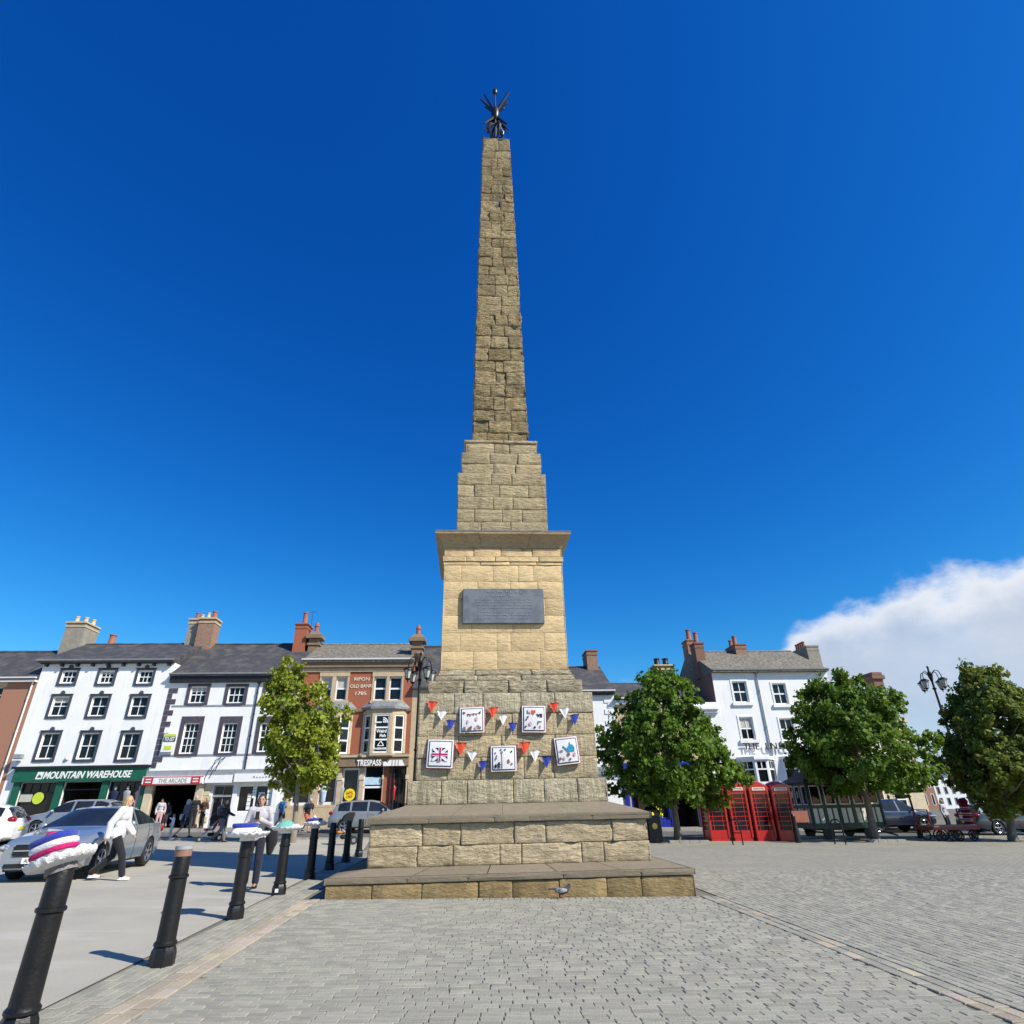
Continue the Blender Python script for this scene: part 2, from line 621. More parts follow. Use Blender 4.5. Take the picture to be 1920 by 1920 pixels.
# ---- setts laid in the near part of the square
M_SETT = mat('granite_sett', (0.32, 0.305, 0.242), (0.265, 0.255, 0.212), scale=3.5, rough=0.88, bump=0.5, bscale=45, rnd=0.13, island=True, spec=0.25)
M_SETTB = mat('buff_sett', (0.40, 0.345, 0.24), (0.37, 0.315, 0.255), scale=2.5, rough=0.88, bump=0.5, bscale=45, rnd=0.18, island=True, spec=0.25)
_n = M_SETT.node_tree
_g = _n.nodes.new('ShaderNodeNewGeometry')
_p = nd(_n, 'ShaderNodeTexNoise', i_2=0.45, i_3=6.0, i_4=0.6)
_n.links.new(_g.outputs['Position'], _p.inputs['Vector'])
_b = _n.nodes['Principled BSDF']
_s = _b.inputs['Base Color'].links[0].from_socket
_c = mixc(_n, mth(_n, 'MULTIPLY', ramp(_n, _p.outputs[0], 0.52, 0.7), 0.4), _s, (0.36, 0.33, 0.265))
_n.links.new(_c, _b.inputs['Base Color'])

setts = []   # (p, q, along 0=p 1=q, length, width, buff)
rs = random.Random(3)
# front zone: rows parallel to the monument's front
q = -3.46
row = 0
while q > -11.2:
    if row == 0:
        p = -3.35
        while p < 3.3:
            setts.append((p + 0.055, q, 1, 0.2, 0.1, 0))
            p += 0.108
        q -= 0.16
    else:
        p = -3.34 - 0.1 * (row % 2) - rs.random() * 0.05
        while p < 3.32:
            L = 0.2 + rs.uniform(-0.03, 0.035)
            a, b2 = max(p, -3.36), min(p + L, 3.36)
            if b2 - a > 0.06:
                setts.append(((a + b2) / 2, q, 0, b2 - a, 0.1, 0))
            p += L + 0.006
        q -= 0.105
    row += 1
# borders running out from the corners, two courses each
for s in (-1, 1):
    for cidx in range(2):
        pp = s * (3.45 + 0.15 * cidx)
        q = -3.3 - 0.1 * cidx
        while q > -11.6:
            L = rs.uniform(0.2, 0.3)
            setts.append((pp, q - L / 2, 1, L, 0.135, 1 if s < 0 or rs.random() < 0.35 else 0))
            q -= L + 0.012
# side zones: rows running away from the viewer
for s, p0, p1, qa, qb in ((1, 3.745, 12.5, 1.0, -12.0), (-1, 3.745, 5.2, 6.0, -12.0)):
    pp = p0
    r_ = 0
    while pp < p1:
        q = qa - 0.1 * (r_ % 2) - rs.random() * 0.05
        while q > qb:
            L = 0.2 + rs.uniform(-0.03, 0.035)
            setts.append((s * pp, q - L / 2, 1, L, 0.1, 0))
            q -= L + 0.006
        pp += 0.105
        r_ += 1


def sett_ok(p, q):
    w = ob_world(p, q)
    t = (w - BOLL[0]).dot(bn)
    if t > 0.24:
        return None
    x, y, z = proj(w)
    if z < 1 or x < -140 or x > 2080 or y > 2120:
        return None
    return w


def sett_verts(L, W, h, tilt, rr):
    ch = 0.007
    a = [(-L / 2, -W / 2), (L / 2, -W / 2), (L / 2, W / 2), (-L / 2, W / 2)]
    j = [(rr.uniform(-.004, .004), rr.uniform(-.003, .003)) for _ in a]
    v = [(x + jx, y + jy, -0.02) for (x, y), (jx, jy) in zip(a, j)]
    v += [(x + jx, y + jy, h - 0.005) for (x, y), (jx, jy) in zip(a, j)]
    v += [(x * (1 - 2 * ch / L) + jx, y * (1 - 2 * ch / W) + jy, h + x * tilt[0] + y * tilt[1]) for (x, y), (jx, jy) in zip(a, j)]
    return v


SF = [(0, 1, 5, 4), (1, 2, 6, 5), (2, 3, 7, 6), (3, 0, 4, 7), (4, 5, 9, 8), (5, 6, 10, 9), (6, 7, 11, 10), (7, 4, 8, 11), (8, 9, 10, 11)]
items = []
for st in setts:
    w = sett_ok(st[0], st[1])
    if w is not None:
        x, y, z = proj(w)
        vis = -20 < x < 1940 and y < 1935
        items.append((0 if vis else 1, z, st, w))
items.sort(key=lambda t: (t[0], t[1]))
shared = {}
for L in (0.15, 0.18, 0.2, 0.22, 0.25, 0.28):
    for bf in (0, 1):
        for k in range(3):
            mb = MB()
            mb.add(sett_verts(L, 0.135 if bf else 0.1, rs.uniform(-.002, .003), (rs.uniform(-.012, .012), rs.uniform(-.012, .012)), rs), SF)
            shared[(L, bf, k)] = mb.mesh('sett', M_SETTB if bf else M_SETT)
joined = [MB(), MB()]
for i, (_, z, (p, q, al, L, W, bf), w) in enumerate(items):
    an = OBA + (math.pi / 2 if al else 0) + rs.uniform(-.012, .012)
    if i < 300:
        Lk = min((0.15, 0.18, 0.2, 0.22, 0.25, 0.28), key=lambda a: abs(a - L))
        o = place(shared[(Lk, 1 if W > 0.12 else 0, rs.randrange(3))], 'sett', square, w, (0, R(1.146), 0))
        o.rotation_euler = (0, math.atan(SLOPE), an)
        o.scale = (L / Lk, 1, 1)
        if bf == 0 and W > 0.12:
            pass
    else:
        ca, sa = math.cos(an), math.sin(an)
        vs = sett_verts(L, W, rs.uniform(-.002, .003), (rs.uniform(-.012, .012), rs.uniform(-.012, .012)), rs)
        vv = []
        for x, y, zz in vs:
            X, Y = w.x + x * ca - y * sa, w.y + x * sa + y * ca
            vv.append((X, Y, gz(X) + zz))
        joined[bf].add(vv, SF)
tag(joined[0].build('setts', M_SETT, square), None, None, None, 'stuff')
tag(joined[1].build('border_setts', M_SETTB, square), None, None, None, 'stuff')
# ------------------------------------------------------------------ the obelisk
S_SHAFT = stone('weathered_shaft_stone', (0.335, 0.255, 0.13), (0.42, 0.335, 0.19), (0.085, 0.062, 0.034), strata=0.9, dist=0.07, lichen=0.35, rnd=0.22, stain=0.55, crust_shade=0.85)
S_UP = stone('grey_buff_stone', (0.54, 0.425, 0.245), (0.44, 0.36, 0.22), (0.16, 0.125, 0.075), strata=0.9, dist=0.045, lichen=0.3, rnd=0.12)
S_PED = stone('golden_stone', (0.70, 0.525, 0.285), (0.62, 0.46, 0.255), (0.30, 0.21, 0.12), strata=0.4, dist=0.03, lichen=0.0, rnd=0.10, stain=0.2, crust_shade=0.4)
S_PALE = stone('pale_eroded_stone', (0.60, 0.53, 0.37), (0.50, 0.42, 0.28), (0.13, 0.10, 0.07), strata=1.0, dist=0.07, lichen=0.1, rnd=0.08, stain=0.35, crust_shade=.8)
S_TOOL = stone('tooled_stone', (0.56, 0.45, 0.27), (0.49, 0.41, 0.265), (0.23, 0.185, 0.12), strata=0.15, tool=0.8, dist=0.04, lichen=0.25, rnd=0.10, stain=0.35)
S_TOOLP = stone('pale_tooled_stone', (0.55, 0.49, 0.35), (0.46, 0.40, 0.27), (0.17, 0.14, 0.09), strata=0.15, tool=0.9, dist=0.045, lichen=0.25, rnd=0.08, stain=0.6, crust_shade=.6)
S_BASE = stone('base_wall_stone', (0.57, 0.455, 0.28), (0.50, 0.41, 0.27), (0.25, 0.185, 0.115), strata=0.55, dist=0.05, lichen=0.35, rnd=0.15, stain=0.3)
S_CAP = stone('grey_coping_stone', (0.205, 0.178, 0.122), (0.235, 0.19, 0.138), (0.15, 0.13, 0.10), strata=0.15, dist=0.02, lichen=0.3, rnd=0.06, stain=0.25, crust_shade=0.3)
S_STEP = stone('brown_step_stone', (0.33, 0.225, 0.10), (0.26, 0.195, 0.10), (0.13, 0.105, 0.055), strata=0.25, dist=0.03, lichen=0.3, rnd=0.18, stain=0.5, crust_shade=0.55)
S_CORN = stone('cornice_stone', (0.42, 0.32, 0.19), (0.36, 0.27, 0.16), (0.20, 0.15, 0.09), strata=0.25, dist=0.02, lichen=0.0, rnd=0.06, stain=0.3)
M_MORTAR = mat('mortar', (0.15, 0.125, 0.085), (0.09, 0.075, 0.055), scale=6, rough=0.95, bump=0.6, bscale=25)
M_LEAD = mat('lead', (0.24, 0.25, 0.26), (0.17, 0.175, 0.18), scale=5, rough=0.6, bump=0.3, bscale=12, metal=0.1)
M_PLAQUE = mat('lead_plaque', (0.135, 0.15, 0.165), (0.19, 0.205, 0.215), scale=4, rough=0.5, bump=0.2, bscale=25, metal=0.25)
M_IRON = mat('black_ironwork', (0.007, 0.006, 0.008), (0.016, 0.011, 0.009), scale=14, rough=0.4)

obelisk = thing('obelisk', 'tall weathered sandstone obelisk on a stepped pedestal with dark plaque', 'obelisk', OBC, OBA)
rk = random.Random(11)


def face_rot(k, s, n, z):
    """s along the face, n outward"""
    x, y = s, -n
    for _ in range(k):
        x, y = -y, x
    return (x, y, z)


def fr(i, n):
    if i == 0 or i == n or n < 3:
        return i / n
    return 0.035 + 0.93 * (i - 1) / (n - 2)


def course(mb_or_parent, m, z0, z1, w0, w1, counts, amp, gap=0.010, faces=(0, 1, 3), nx=5, nz=3, dep=0.16, rnd_=0.014, name='stone', lev=0.0):
    """one course of blocks round the tier; w0/w1 half widths at z0/z1"""
    for k in faces:
        n = counts[k] if isinstance(counts, (list, tuple)) else counts
        cuts = [0.0]
        for i in range(1, n):
            cuts.append((i + rk.uniform(-0.28, 0.28)) / n)
        cuts.append(1.0)
        zj0, zj1 = z0 + gap / 2, z1 - gap / 2
        for i in range(n):
            mb = mb_or_parent if isinstance(mb_or_parent, MB) else MB()
            pr = rk.uniform(-lev, lev)
            ofs = rk.uniform(0, 9)
            ero = rk.choice((0, 0, 1, 2))
            vs, fs = [], []
            c0, c1 = i == 0, i == n - 1
            for b in range(nz + 1):
                z = zj0 + (zj1 - zj0) * fr(b, nz)
                w = w0 + (w1 - w0) * (z - z0) / max(1e-6, z1 - z0)
                sa = -w + 2 * w * cuts[i] + (0 if c0 else gap / 2)
                sb = -w + 2 * w * cuts[i + 1] - (0 if c1 else gap / 2)
                for a in range(nx + 1):
                    s = sa + (sb - sa) * fr(a, nx)
                    edge = b in (0, nz) or (a == 0 and not c0) or (a == nx and not c1)
                    cor = (a == 0 and c0) or (a == nx and c1)
                    if cor:
                        dl = amp * 0.8 * noise.noise((z * 3.1 + 5.3 * k * (1 if a else 1), 7.7, z)) - rnd_ * 0.6 - 0.004
                        kk = k if a else (k + 3) % 4
                        dl = amp * 0.35 * noise.noise((z * 3.7, kk * 3.3, 1.7)) - 0.006
                        vs.append(face_rot(k, s + math.copysign(dl, s), w + dl, z))
                    else:
                        fx, fy, fz_ = face_rot(k, s, w, z)
                        n_a = noise.noise((fx * 1.7 + ofs, fy * 1.7, fz_ * 6.0))
                        n_b = noise.noise((fx * 5 + ofs, fy * 5, fz_ * 14))
                        dl = amp * (n_a + 0.6 * n_b - 1.1 * max(0, abs(noise.noise((fx * 2.3 + 9, fy * 2.3, fz_ * 3.1 + ofs))) - 0.22) * ero) + pr
                        if edge:
                            dl -= rnd_ * rk.uniform(0.5, 1.5)
                        jz = rk.uniform(-.3, .3) * gap if edge else 0
                        vs.append(face_rot(k, s, w + dl, z + jz))
            W = nx + 1
            for b in range(nz):
                for a in range(nx):
                    fs.append((b * W + a, b * W + a + 1, (b + 1) * W + a + 1, (b + 1) * W + a))
            # returns into the wall
            ring = [a for a in range(W)] + [b * W + nx for b in range(1, nz + 1)] + [nz * W + a for a in range(nx - 1, -1, -1)] + [b * W for b in range(nz - 1, 0, -1)]
            o = len(vs)
            for r_ in ring:
                b, a = divmod(r_, W)
                z = zj0 + (zj1 - zj0) * fr(b, nz)
                w = w0 + (w1 - w0) * (z - z0) / max(1e-6, z1 - z0)
                sa = -w + 2 * w * cuts[i] + (dep if c0 else gap / 2)
                sb = -w + 2 * w * cuts[i + 1] - (dep if c1 else gap / 2)
                vs.append(face_rot(k, sa + (sb - sa) * fr(a, nx), w - dep, z))
            m_ = len(ring)
            for t in range(m_):
                fs.append((ring[(t + 1) % m_], ring[t], o + t, o + (t + 1) % m_))
            mb.add(vs, fs)
            if not isinstance(mb_or_parent, MB):
                mb.build(name, m, mb_or_parent, smooth='all' if amp > 0.012 else True)


def tier(name, m, courses, amp, lev=0.006, nx=5, nz=3, gap=0.010, core=0.035, rnd_=0.014):
    """courses: list of (z0,z1,w0,w1,counts)"""
    mb = MB()
    for z0, z1, w0, w1, c in courses:
        a, b = w0 - core, w1 - core
        mb.add([(-a, -a, z0), (a, -a, z0), (a, a, z0), (-a, a, z0), (-b, -b, z1), (b, -b, z1), (b, b, z1), (-b, b, z1)],
               [(0, 3, 2, 1), (4, 5, 6, 7), (0, 1, 5, 4), (1, 2, 6, 5), (2, 3, 7, 6), (3, 0, 4, 7)])
    p = mb.build(name, M_MORTAR, obelisk)
    back = MB()
    for z0, z1, w0, w1, c in courses:
        course(p, m, z0, z1, w0, w1, c, amp, gap, (0, 1, 3), nx, nz, lev=lev, rnd_=rnd_)
        course(back, m, z0, z1, w0, w1, c, amp, gap, (2,), 3, 2, lev=lev, rnd_=rnd_)
    tag(back.build('rear_stones', m, p, smooth=True), None, None, None, 'stuff')
    return p


def frustum_ring(z0, z1, w0, w1, inner, counts, m, parent, name, amp=0.006, gap=0.008, thick=None):
    """sloping coping stones: face from (w0,z0) up to (w1,z1)"""
    for k in range(4):
        n = counts
        cuts = [0] + [(i + rk.uniform(-.2, .2)) / n for i in range(1, n)] + [1]
        for i in range(n):
            vs = []
            nx, nz = 6, 4
            for b in range(nz + 1):
                t = b / nz
                w = w0 + (w1 - w0) * t
                z = z0 + (z1 - z0) * t
                g0 = 0 if i == 0 else gap / 2
                g1 = 0 if i == n - 1 else gap / 2
                sa, sb = -w + 2 * w * cuts[i] + g0, -w + 2 * w * cuts[i + 1] - g1
                for a in range(nx + 1):
                    s = sa + (sb - sa) * a / nx
                    fx, fy, fz_ = face_rot(k, s, w, z)
                    dz = amp * noise.noise((fx * 2, fy * 2, fz_ * 2)) - (0.006 if b == 0 else 0)
                    vs.append(face_rot(k, s, w, z + dz))
            o = len(vs)
            for a in range(nx + 1):
                vs.append(vs[nz * (nx + 1) + a][:2] + (z0 - 0.1,))
            for a in range(nx + 1):
                vs.append(vs[a][:2] + (z0 - 0.04,))
            W = nx + 1
            fs = [(b * W + a, b * W + a + 1, (b + 1) * W + a + 1, (b + 1) * W + a) for b in range(nz) for a in range(nx)]
            fs += [(o + W + a, o + W + a + 1, a + 1, a) for a in range(nx)]
            mb = MB()
            mb.add(vs, fs)
            mb.build(name, m, parent, smooth=True)


# lowest step
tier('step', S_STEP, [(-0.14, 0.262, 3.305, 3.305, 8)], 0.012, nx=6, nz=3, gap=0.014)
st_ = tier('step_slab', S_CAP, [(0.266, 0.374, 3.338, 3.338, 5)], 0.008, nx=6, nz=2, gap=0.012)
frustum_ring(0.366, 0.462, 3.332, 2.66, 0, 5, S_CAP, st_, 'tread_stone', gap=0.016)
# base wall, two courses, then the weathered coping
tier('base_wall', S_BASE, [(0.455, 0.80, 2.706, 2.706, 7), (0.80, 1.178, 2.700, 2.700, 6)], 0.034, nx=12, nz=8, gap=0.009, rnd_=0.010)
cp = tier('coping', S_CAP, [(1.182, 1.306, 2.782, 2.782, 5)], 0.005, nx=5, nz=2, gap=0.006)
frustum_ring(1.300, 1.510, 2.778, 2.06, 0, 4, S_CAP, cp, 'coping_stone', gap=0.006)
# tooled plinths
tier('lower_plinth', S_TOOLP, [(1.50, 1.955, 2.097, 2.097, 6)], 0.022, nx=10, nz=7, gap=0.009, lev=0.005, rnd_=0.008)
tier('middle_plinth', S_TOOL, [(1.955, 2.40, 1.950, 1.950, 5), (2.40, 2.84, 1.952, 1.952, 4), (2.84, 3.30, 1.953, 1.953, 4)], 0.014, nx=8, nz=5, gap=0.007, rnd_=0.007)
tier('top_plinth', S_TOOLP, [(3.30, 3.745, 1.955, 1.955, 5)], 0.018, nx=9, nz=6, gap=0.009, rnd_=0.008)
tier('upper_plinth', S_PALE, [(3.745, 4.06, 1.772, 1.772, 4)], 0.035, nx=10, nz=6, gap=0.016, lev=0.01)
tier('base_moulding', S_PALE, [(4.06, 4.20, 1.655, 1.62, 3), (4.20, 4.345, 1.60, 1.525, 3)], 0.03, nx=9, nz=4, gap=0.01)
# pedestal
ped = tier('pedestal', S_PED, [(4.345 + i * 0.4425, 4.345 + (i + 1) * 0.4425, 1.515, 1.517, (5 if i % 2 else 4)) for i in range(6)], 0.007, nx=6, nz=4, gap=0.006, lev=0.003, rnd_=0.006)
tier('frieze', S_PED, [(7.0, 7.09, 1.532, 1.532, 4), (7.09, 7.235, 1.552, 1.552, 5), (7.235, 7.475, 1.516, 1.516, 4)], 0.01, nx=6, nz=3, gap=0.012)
# cornice: a cavetto swept round the four sides, in stones
cw = MB()
cw.box(-1.5, 1.5, -1.5, 1.5, 7.4, 7.86)
corn = cw.build('cornice', S_CORN, obelisk)
prof = [(1.50, 7.47), (1.535, 7.475), (1.545, 7.52), (1.575, 7.60), (1.63, 7.69), (1.70, 7.755), (1.762, 7.785), (1.765, 7.845)]
for k in range(4):
    cuts = [-1, -0.37, 0.42, 1]
    for i in range(3):
        mb = MB()
        vs = []
        for (w, z) in prof:
            for a in range(5):
                g0 = 0 if i == 0 else 0.004
                g1 = 0 if i == 2 else 0.004
                s = w * (cuts[i]) + g0 + (w * (cuts[i + 1] - cuts[i]) - g0 - g1) * a / 4
                vs.append(face_rot(k, s, w + 0.006 * noise.noise((s * 3, z * 9, k)), z))
        mb.add(vs, [(b * 5 + a, b * 5 + a + 1, (b + 1) * 5 + a + 1, (b + 1) * 5 + a) for b in range(len(prof) - 1) for a in range(4)])
        mb.build('cornice_stone', S_CORN, corn, smooth=True)
lt = MB()
nl = 14
for k in range(4):
    vs = []
    for (w, z, wob) in ((1.772, 7.842, 1), (1.778, 7.872, 1), (1.70, 7.885, 0.4), (1.20, 8.02, 0)):
        for a in range(nl + 1):
            s = -w + 2 * w * a / nl
            vs.append(face_rot(k, s, w, z + wob * 0.012 * noise.noise((a * 0.9, k * 4.1, 0.3))))
    W = nl + 1
    lt.add(vs, [(b * W + a, b * W + a + 1, (b + 1) * W + a + 1, (b + 1) * W + a) for b in range(3) for a in range(nl)])
lt.build('lead_flashing', M_LEAD, corn, smooth=True)
# stepped blocks under the shaft
G = [7.99 + i * 0.381 for i in range(6)]
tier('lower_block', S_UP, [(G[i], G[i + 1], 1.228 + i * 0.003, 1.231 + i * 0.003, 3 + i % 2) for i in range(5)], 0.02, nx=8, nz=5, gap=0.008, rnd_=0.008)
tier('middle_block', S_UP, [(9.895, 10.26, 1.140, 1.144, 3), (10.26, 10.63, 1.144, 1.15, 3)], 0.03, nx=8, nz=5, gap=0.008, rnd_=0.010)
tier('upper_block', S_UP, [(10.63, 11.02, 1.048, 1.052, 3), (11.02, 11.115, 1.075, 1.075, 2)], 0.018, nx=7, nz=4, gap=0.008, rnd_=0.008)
zz = [11.115]
while zz[-1] < 26.2:
    t_ = (zz[-1] - 11.1) / 15.4
    zz.append(zz[-1] + rk.uniform(0.40, 0.52) + 0.10 * t_)
zz[-1] = 26.5


def sw(z):
    return 0.845 + (0.552 - 0.845) * (z - 11.115) / (26.5 - 11.115)


lowc = [(a, b, sw(a), sw(b), [rk.choice((2, 3, 3)), 2, 2, rk.choice((2, 3))]) for a, b in zip(zz, zz[1:])]
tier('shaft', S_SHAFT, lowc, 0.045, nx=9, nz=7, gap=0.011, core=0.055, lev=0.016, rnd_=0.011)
# lead cap and iron vane
cap = MB()
cap.box(-0.575, 0.575, -0.575, 0.575, 26.49, 26.54, 0.01)
cap.lathe([(0.45, 26.54), (0.20, 26.62), (0.12, 26.72), (0.10, 26.9)], 12)
capo = cap.build('cap', M_LEAD, obelisk, smooth=True)
vane = MB()
vane.tube([(0, 0, 26.6), (0, 0, 27.1), (0, 0, 28.4), (0, 0, 29.95)], [0.085, 0.07, 0.055, 0.028], 8)
spind = vane.build('spindle', M_IRON, obelisk, smooth=True)
mb = MB()
mb.ball((0, 0, 30.12), (0.12, 0.12, 0.19))
mb.build('ball', M_IRON, obelisk, smooth='all')
mb = MB()
mb.ball((0, 0, 28.75), (0.19, 0.19, 0.42), 8, 6)
mb.build('boss', M_IRON, obelisk, smooth='all')
for i in range(14):
    an = (0.25, 2.9, 3.5, -0.35, 0.7, 2.4, 0.05)[i % 7]
    up = 1.15 if i < 7 else -1.0
    L = rk.uniform(1.0, 1.25) if i < 7 else rk.uniform(0.75, 0.95)
    dv = Vector((math.cos(an) * 0.75, math.sin(an) * 0.75, up)).normalized()
    mb = MB()
    c = Vector((0, 0, 28.8 if i < 7 else 28.6))
    mb.tube([c + dv * 0.1, c + dv * L], [0.075, 0.035], 5)
    mb.build('ray', M_IRON, obelisk)
for i in range(4):
    an = math.pi / 2 * i + 0.5
    dx, dy = math.cos(an), math.sin(an)
    mb = MB()
    mb.tube([(dx * r_, dy * r_, z) for r_, z in ((0.05, 28.1), (0.26, 27.95), (0.36, 27.65), (0.24, 27.35), (0.06, 27.2))], [0.035, 0.06, 0.085, 0.06, 0.035], 6)
    mb.build('leaf_scroll', M_IRON, obelisk, smooth=True)
    mb = MB()
    pts = [(dx * r_, dy * r_, z) for r_, z in ((0.08, 27.1), (0.3, 26.98), (0.5, 26.78), (0.62, 26.82), (0.64, 26.95), (0.56, 27.0))]
    mb.tube(pts, 0.03, 6)
    mb.build('foot_scroll', M_IRON, obelisk, smooth=True)
for i in range(2):
    mb = MB()
    an = 0.2 + i * 1.6
    mb.tube([(-math.cos(an) * 0.55, -math.sin(an) * 0.55, 27.05), (math.cos(an) * 0.55, math.sin(an) * 0.55, 27.05)], 0.022, 6)
    mb.build('cross_bar', M_IRON, obelisk)


for o_ in obelisk.children:
    if o_.name.split('.')[0] in ('spindle', 'ball', 'boss', 'ray', 'leaf_scroll', 'foot_scroll', 'cross_bar'):
        for v_ in o_.data.vertices:
            v_.co.z = 26.5 + (v_.co.z - 26.5) * 1.24


def onface(px, py, w):
    """pixel -> (s, z) on the monument's front plane at half-width w"""
    dd = ray(px, py)
    t = (-w - (cC - OBC).dot(ON)) / dd.dot(ON)
    P = cC + dd * t
    return (P - OBC).dot(OD), P.z


# plaque with worn raised lettering that can no longer be read
a = onface(868, 1105, 1.54)
b_ = onface(1021, 1170, 1.54)
pq = MB()
pq.box(a[0], b_[0], -1.60, -1.49, b_[1], a[1], 0.012)
plaque = pq.build('plaque', M_PLAQUE, obelisk, smooth=True)
M_WORN = mat('worn_lettering', (0.34, 0.355, 0.365), (0.25, 0.265, 0.28), scale=30, rough=0.5, metal=0.25)
wl = MB()
pw, ph = b_[0] - a[0], a[1] - b_[1]
for r_, (yy, fx0, fx1, hh) in enumerate(((0.90, .30, .72, .055), (0.79, .30, .62, .045), (0.68, .15, .84, .022), (0.60, .15, .84, .02), (0.52, .14, .86, .022), (0.44, .2, .84, .02), (0.33, .2, .82, .024), (0.24, .2, .83, .03), (0.15, .2, .8, .026))):
    x = a[0] + pw * fx0
    while x < a[0] + pw * fx1:
        L = rk.uniform(0.012, 0.05)
        if rk.random() < 0.8:
            zc = b_[1] + ph * yy + rk.uniform(-.006, .006)
            wl.box(x, x + L * 0.5, -1.608, -1.595, zc - hh * ph * rk.uniform(.3, .6), zc + hh * ph * rk.uniform(.3, .6))
        x += L * 0.5 + rk.uniform(0.008, 0.03)
tag(wl.build('worn_lettering', M_WORN, plaque), None, None, None, 'stuff')

# ---- knitted squares and pennants hung on the middle plinth
Z8 = lambda x, y: (760 + x * 0.19792, 1240 + y * 0.19792)
K_WHITE = mat('white_wool', (0.80, 0.79, 0.78), (0.70, 0.69, 0.69), scale=40, rough=0.95, bump=0.6, bscale=90, sheen=0.3)
K_RED = mat('orange_red_wool', (0.78, 0.075, 0.025), (0.62, 0.05, 0.02), scale=40, rough=0.95, bump=0.6, bscale=90, sheen=0.3)
K_BLUE = mat('royal_blue_wool', (0.02, 0.045, 0.36), (0.015, 0.03, 0.25), scale=40, rough=0.95, bump=0.6, bscale=90, sheen=0.3)
K_NAVY = mat('navy_wool', (0.015, 0.018, 0.06), (0.02, 0.025, 0.08), scale=40, rough=0.95, bump=0.5, bscale=90)
K_MAR = mat('maroon_wool', (0.33, 0.012, 0.045), (0.24, 0.01, 0.035), scale=40, rough=0.95, bump=0.5, bscale=90)
K_TEAL = mat('teal_wool', (0.03, 0.30, 0.46), (0.025, 0.24, 0.38), scale=40, rough=0.95, bump=0.5, bscale=90)
K_PINK = mat('pink_wool', (0.72, 0.42, 0.42), (0.66, 0.33, 0.36), scale=40, rough=0.95, bump=0.5, bscale=90)
K_GREY = mat('grey_wool', (0.17, 0.16, 0.16), (0.24, 0.22, 0.21), scale=40, rough=0.95, bump=0.5, bscale=90)
K_BROWN = mat('brown_wool', (0.20, 0.09, 0.05), (0.26, 0.13, 0.07), scale=40, rough=0.95, bump=0.5, bscale=90)
K_MAG = mat('magenta_wool', (0.50, 0.015, 0.14), (0.40, 0.012, 0.11), scale=40, rough=0.95, bump=0.5, bscale=90)
K_MINT = mat('mint_wool', (0.16, 0.42, 0.36), (0.12, 0.34, 0.30), scale=40, rough=0.95, bump=0.5, bscale=90)
FWN = -1.965


def square_panel(label, x0, y0, x1, y1, tilt):
    s0, z1 = onface(*Z8(x0, y0), 2.0)
    s1, z0 = onface(*Z8(x1, y1), 2.0)
    W, H = s1 - s0, z1 - z0
    c = OBC + OD * ((s0 + s1) / 2) + ON * FWN
    root = thing('knitted_square', label, 'knitting', (c.x, c.y, (z0 + z1) / 2), OBA, 'knitted squares pinned on the monument')
    root.rotation_euler = (0, tilt, OBA)

    def grid(nm, m, f0, f1, y_off, thick):
        mb = MB()
        n = 10
        vs = []
        for b in range(n + 1):
            for a_ in range(n + 1):
                u = f0 + (f1 - f0) * a_ / n
                v = f0 + (f1 - f0) * b / n
                dy = -0.035 - 0.045 * (1 - (v + 1) / 2) - 0.012 * math.sin(u * 2.2 + 1) - 0.01 * math.cos(v * 2.5)
                vs.append((u * W / 2, dy - y_off, v * H / 2))
        vs2 = [(x, y + thick, z) for x, y, z in vs]
        N_ = n + 1
        fs = [(b * N_ + a_, b * N_ + a_ + 1, (b + 1) * N_ + a_ + 1, (b + 1) * N_ + a_) for b in range(n) for a_ in range(n)]
        o = N_ * N_
        fs += [tuple(i + o for i in reversed(f)) for f in fs]
        ring = list(range(n)) + [b * N_ + n for b in range(n)] + [n * N_ + a_ for a_ in range(n, 0, -1)] + [b * N_ for b in range(n, 0, -1)]
        fs += [(ring[(i + 1) % len(ring)], ring[i], ring[i] + o, ring[(i + 1) % len(ring)] + o) for i in range(len(ring))]
        mb.add(vs + vs2, fs)
        return mb.build(nm, m, root, smooth=True)
    grid('backing', K_MAR, -1.0, 1.0, 0.0, 0.05)
    grid('border', K_WHITE, -0.965, 0.965, 0.010, 0.02)
    grid('stripe', K_NAVY, -0.86, 0.86, 0.020, 0.012)
    grid('panel', K_WHITE, -0.80, 0.80, 0.030, 0.012)

    def sy(u, v):
        return -0.035 - 0.045 * (1 - (v + 1) / 2) - 0.012 * math.sin(u * 2.2 + 1) - 0.01 * math.cos(v * 2.5) - 0.034

    def motif(nm, m, polys, t=0.012):
        mb = MB()
        for pl in polys:
            n = len(pl)
            vs = [(u * W / 2, sy(u, v) - t, v * H / 2) for u, v in pl] + [(u * W / 2, sy(u, v) + 0.006, v * H / 2) for u, v in pl]
            mb.add(vs, [tuple(range(n)), tuple(range(2 * n - 1, n - 1, -1))] + [(i, i + n, (i + 1) % n + n, (i + 1) % n) for i in range(n)])
        return mb.build(nm, m, root)
    return root, motif


def disc(u, v, r, n=10, sy_=1.0):
    return [(u + r * math.cos(2 * math.pi * i / n), v + r * sy_ * math.sin(2 * math.pi * i / n)) for i in range(n)]


def rect(u0, u1, v0, v1):
    return [(u0, v0), (u1, v0), (u1, v1), (u0, v1)]


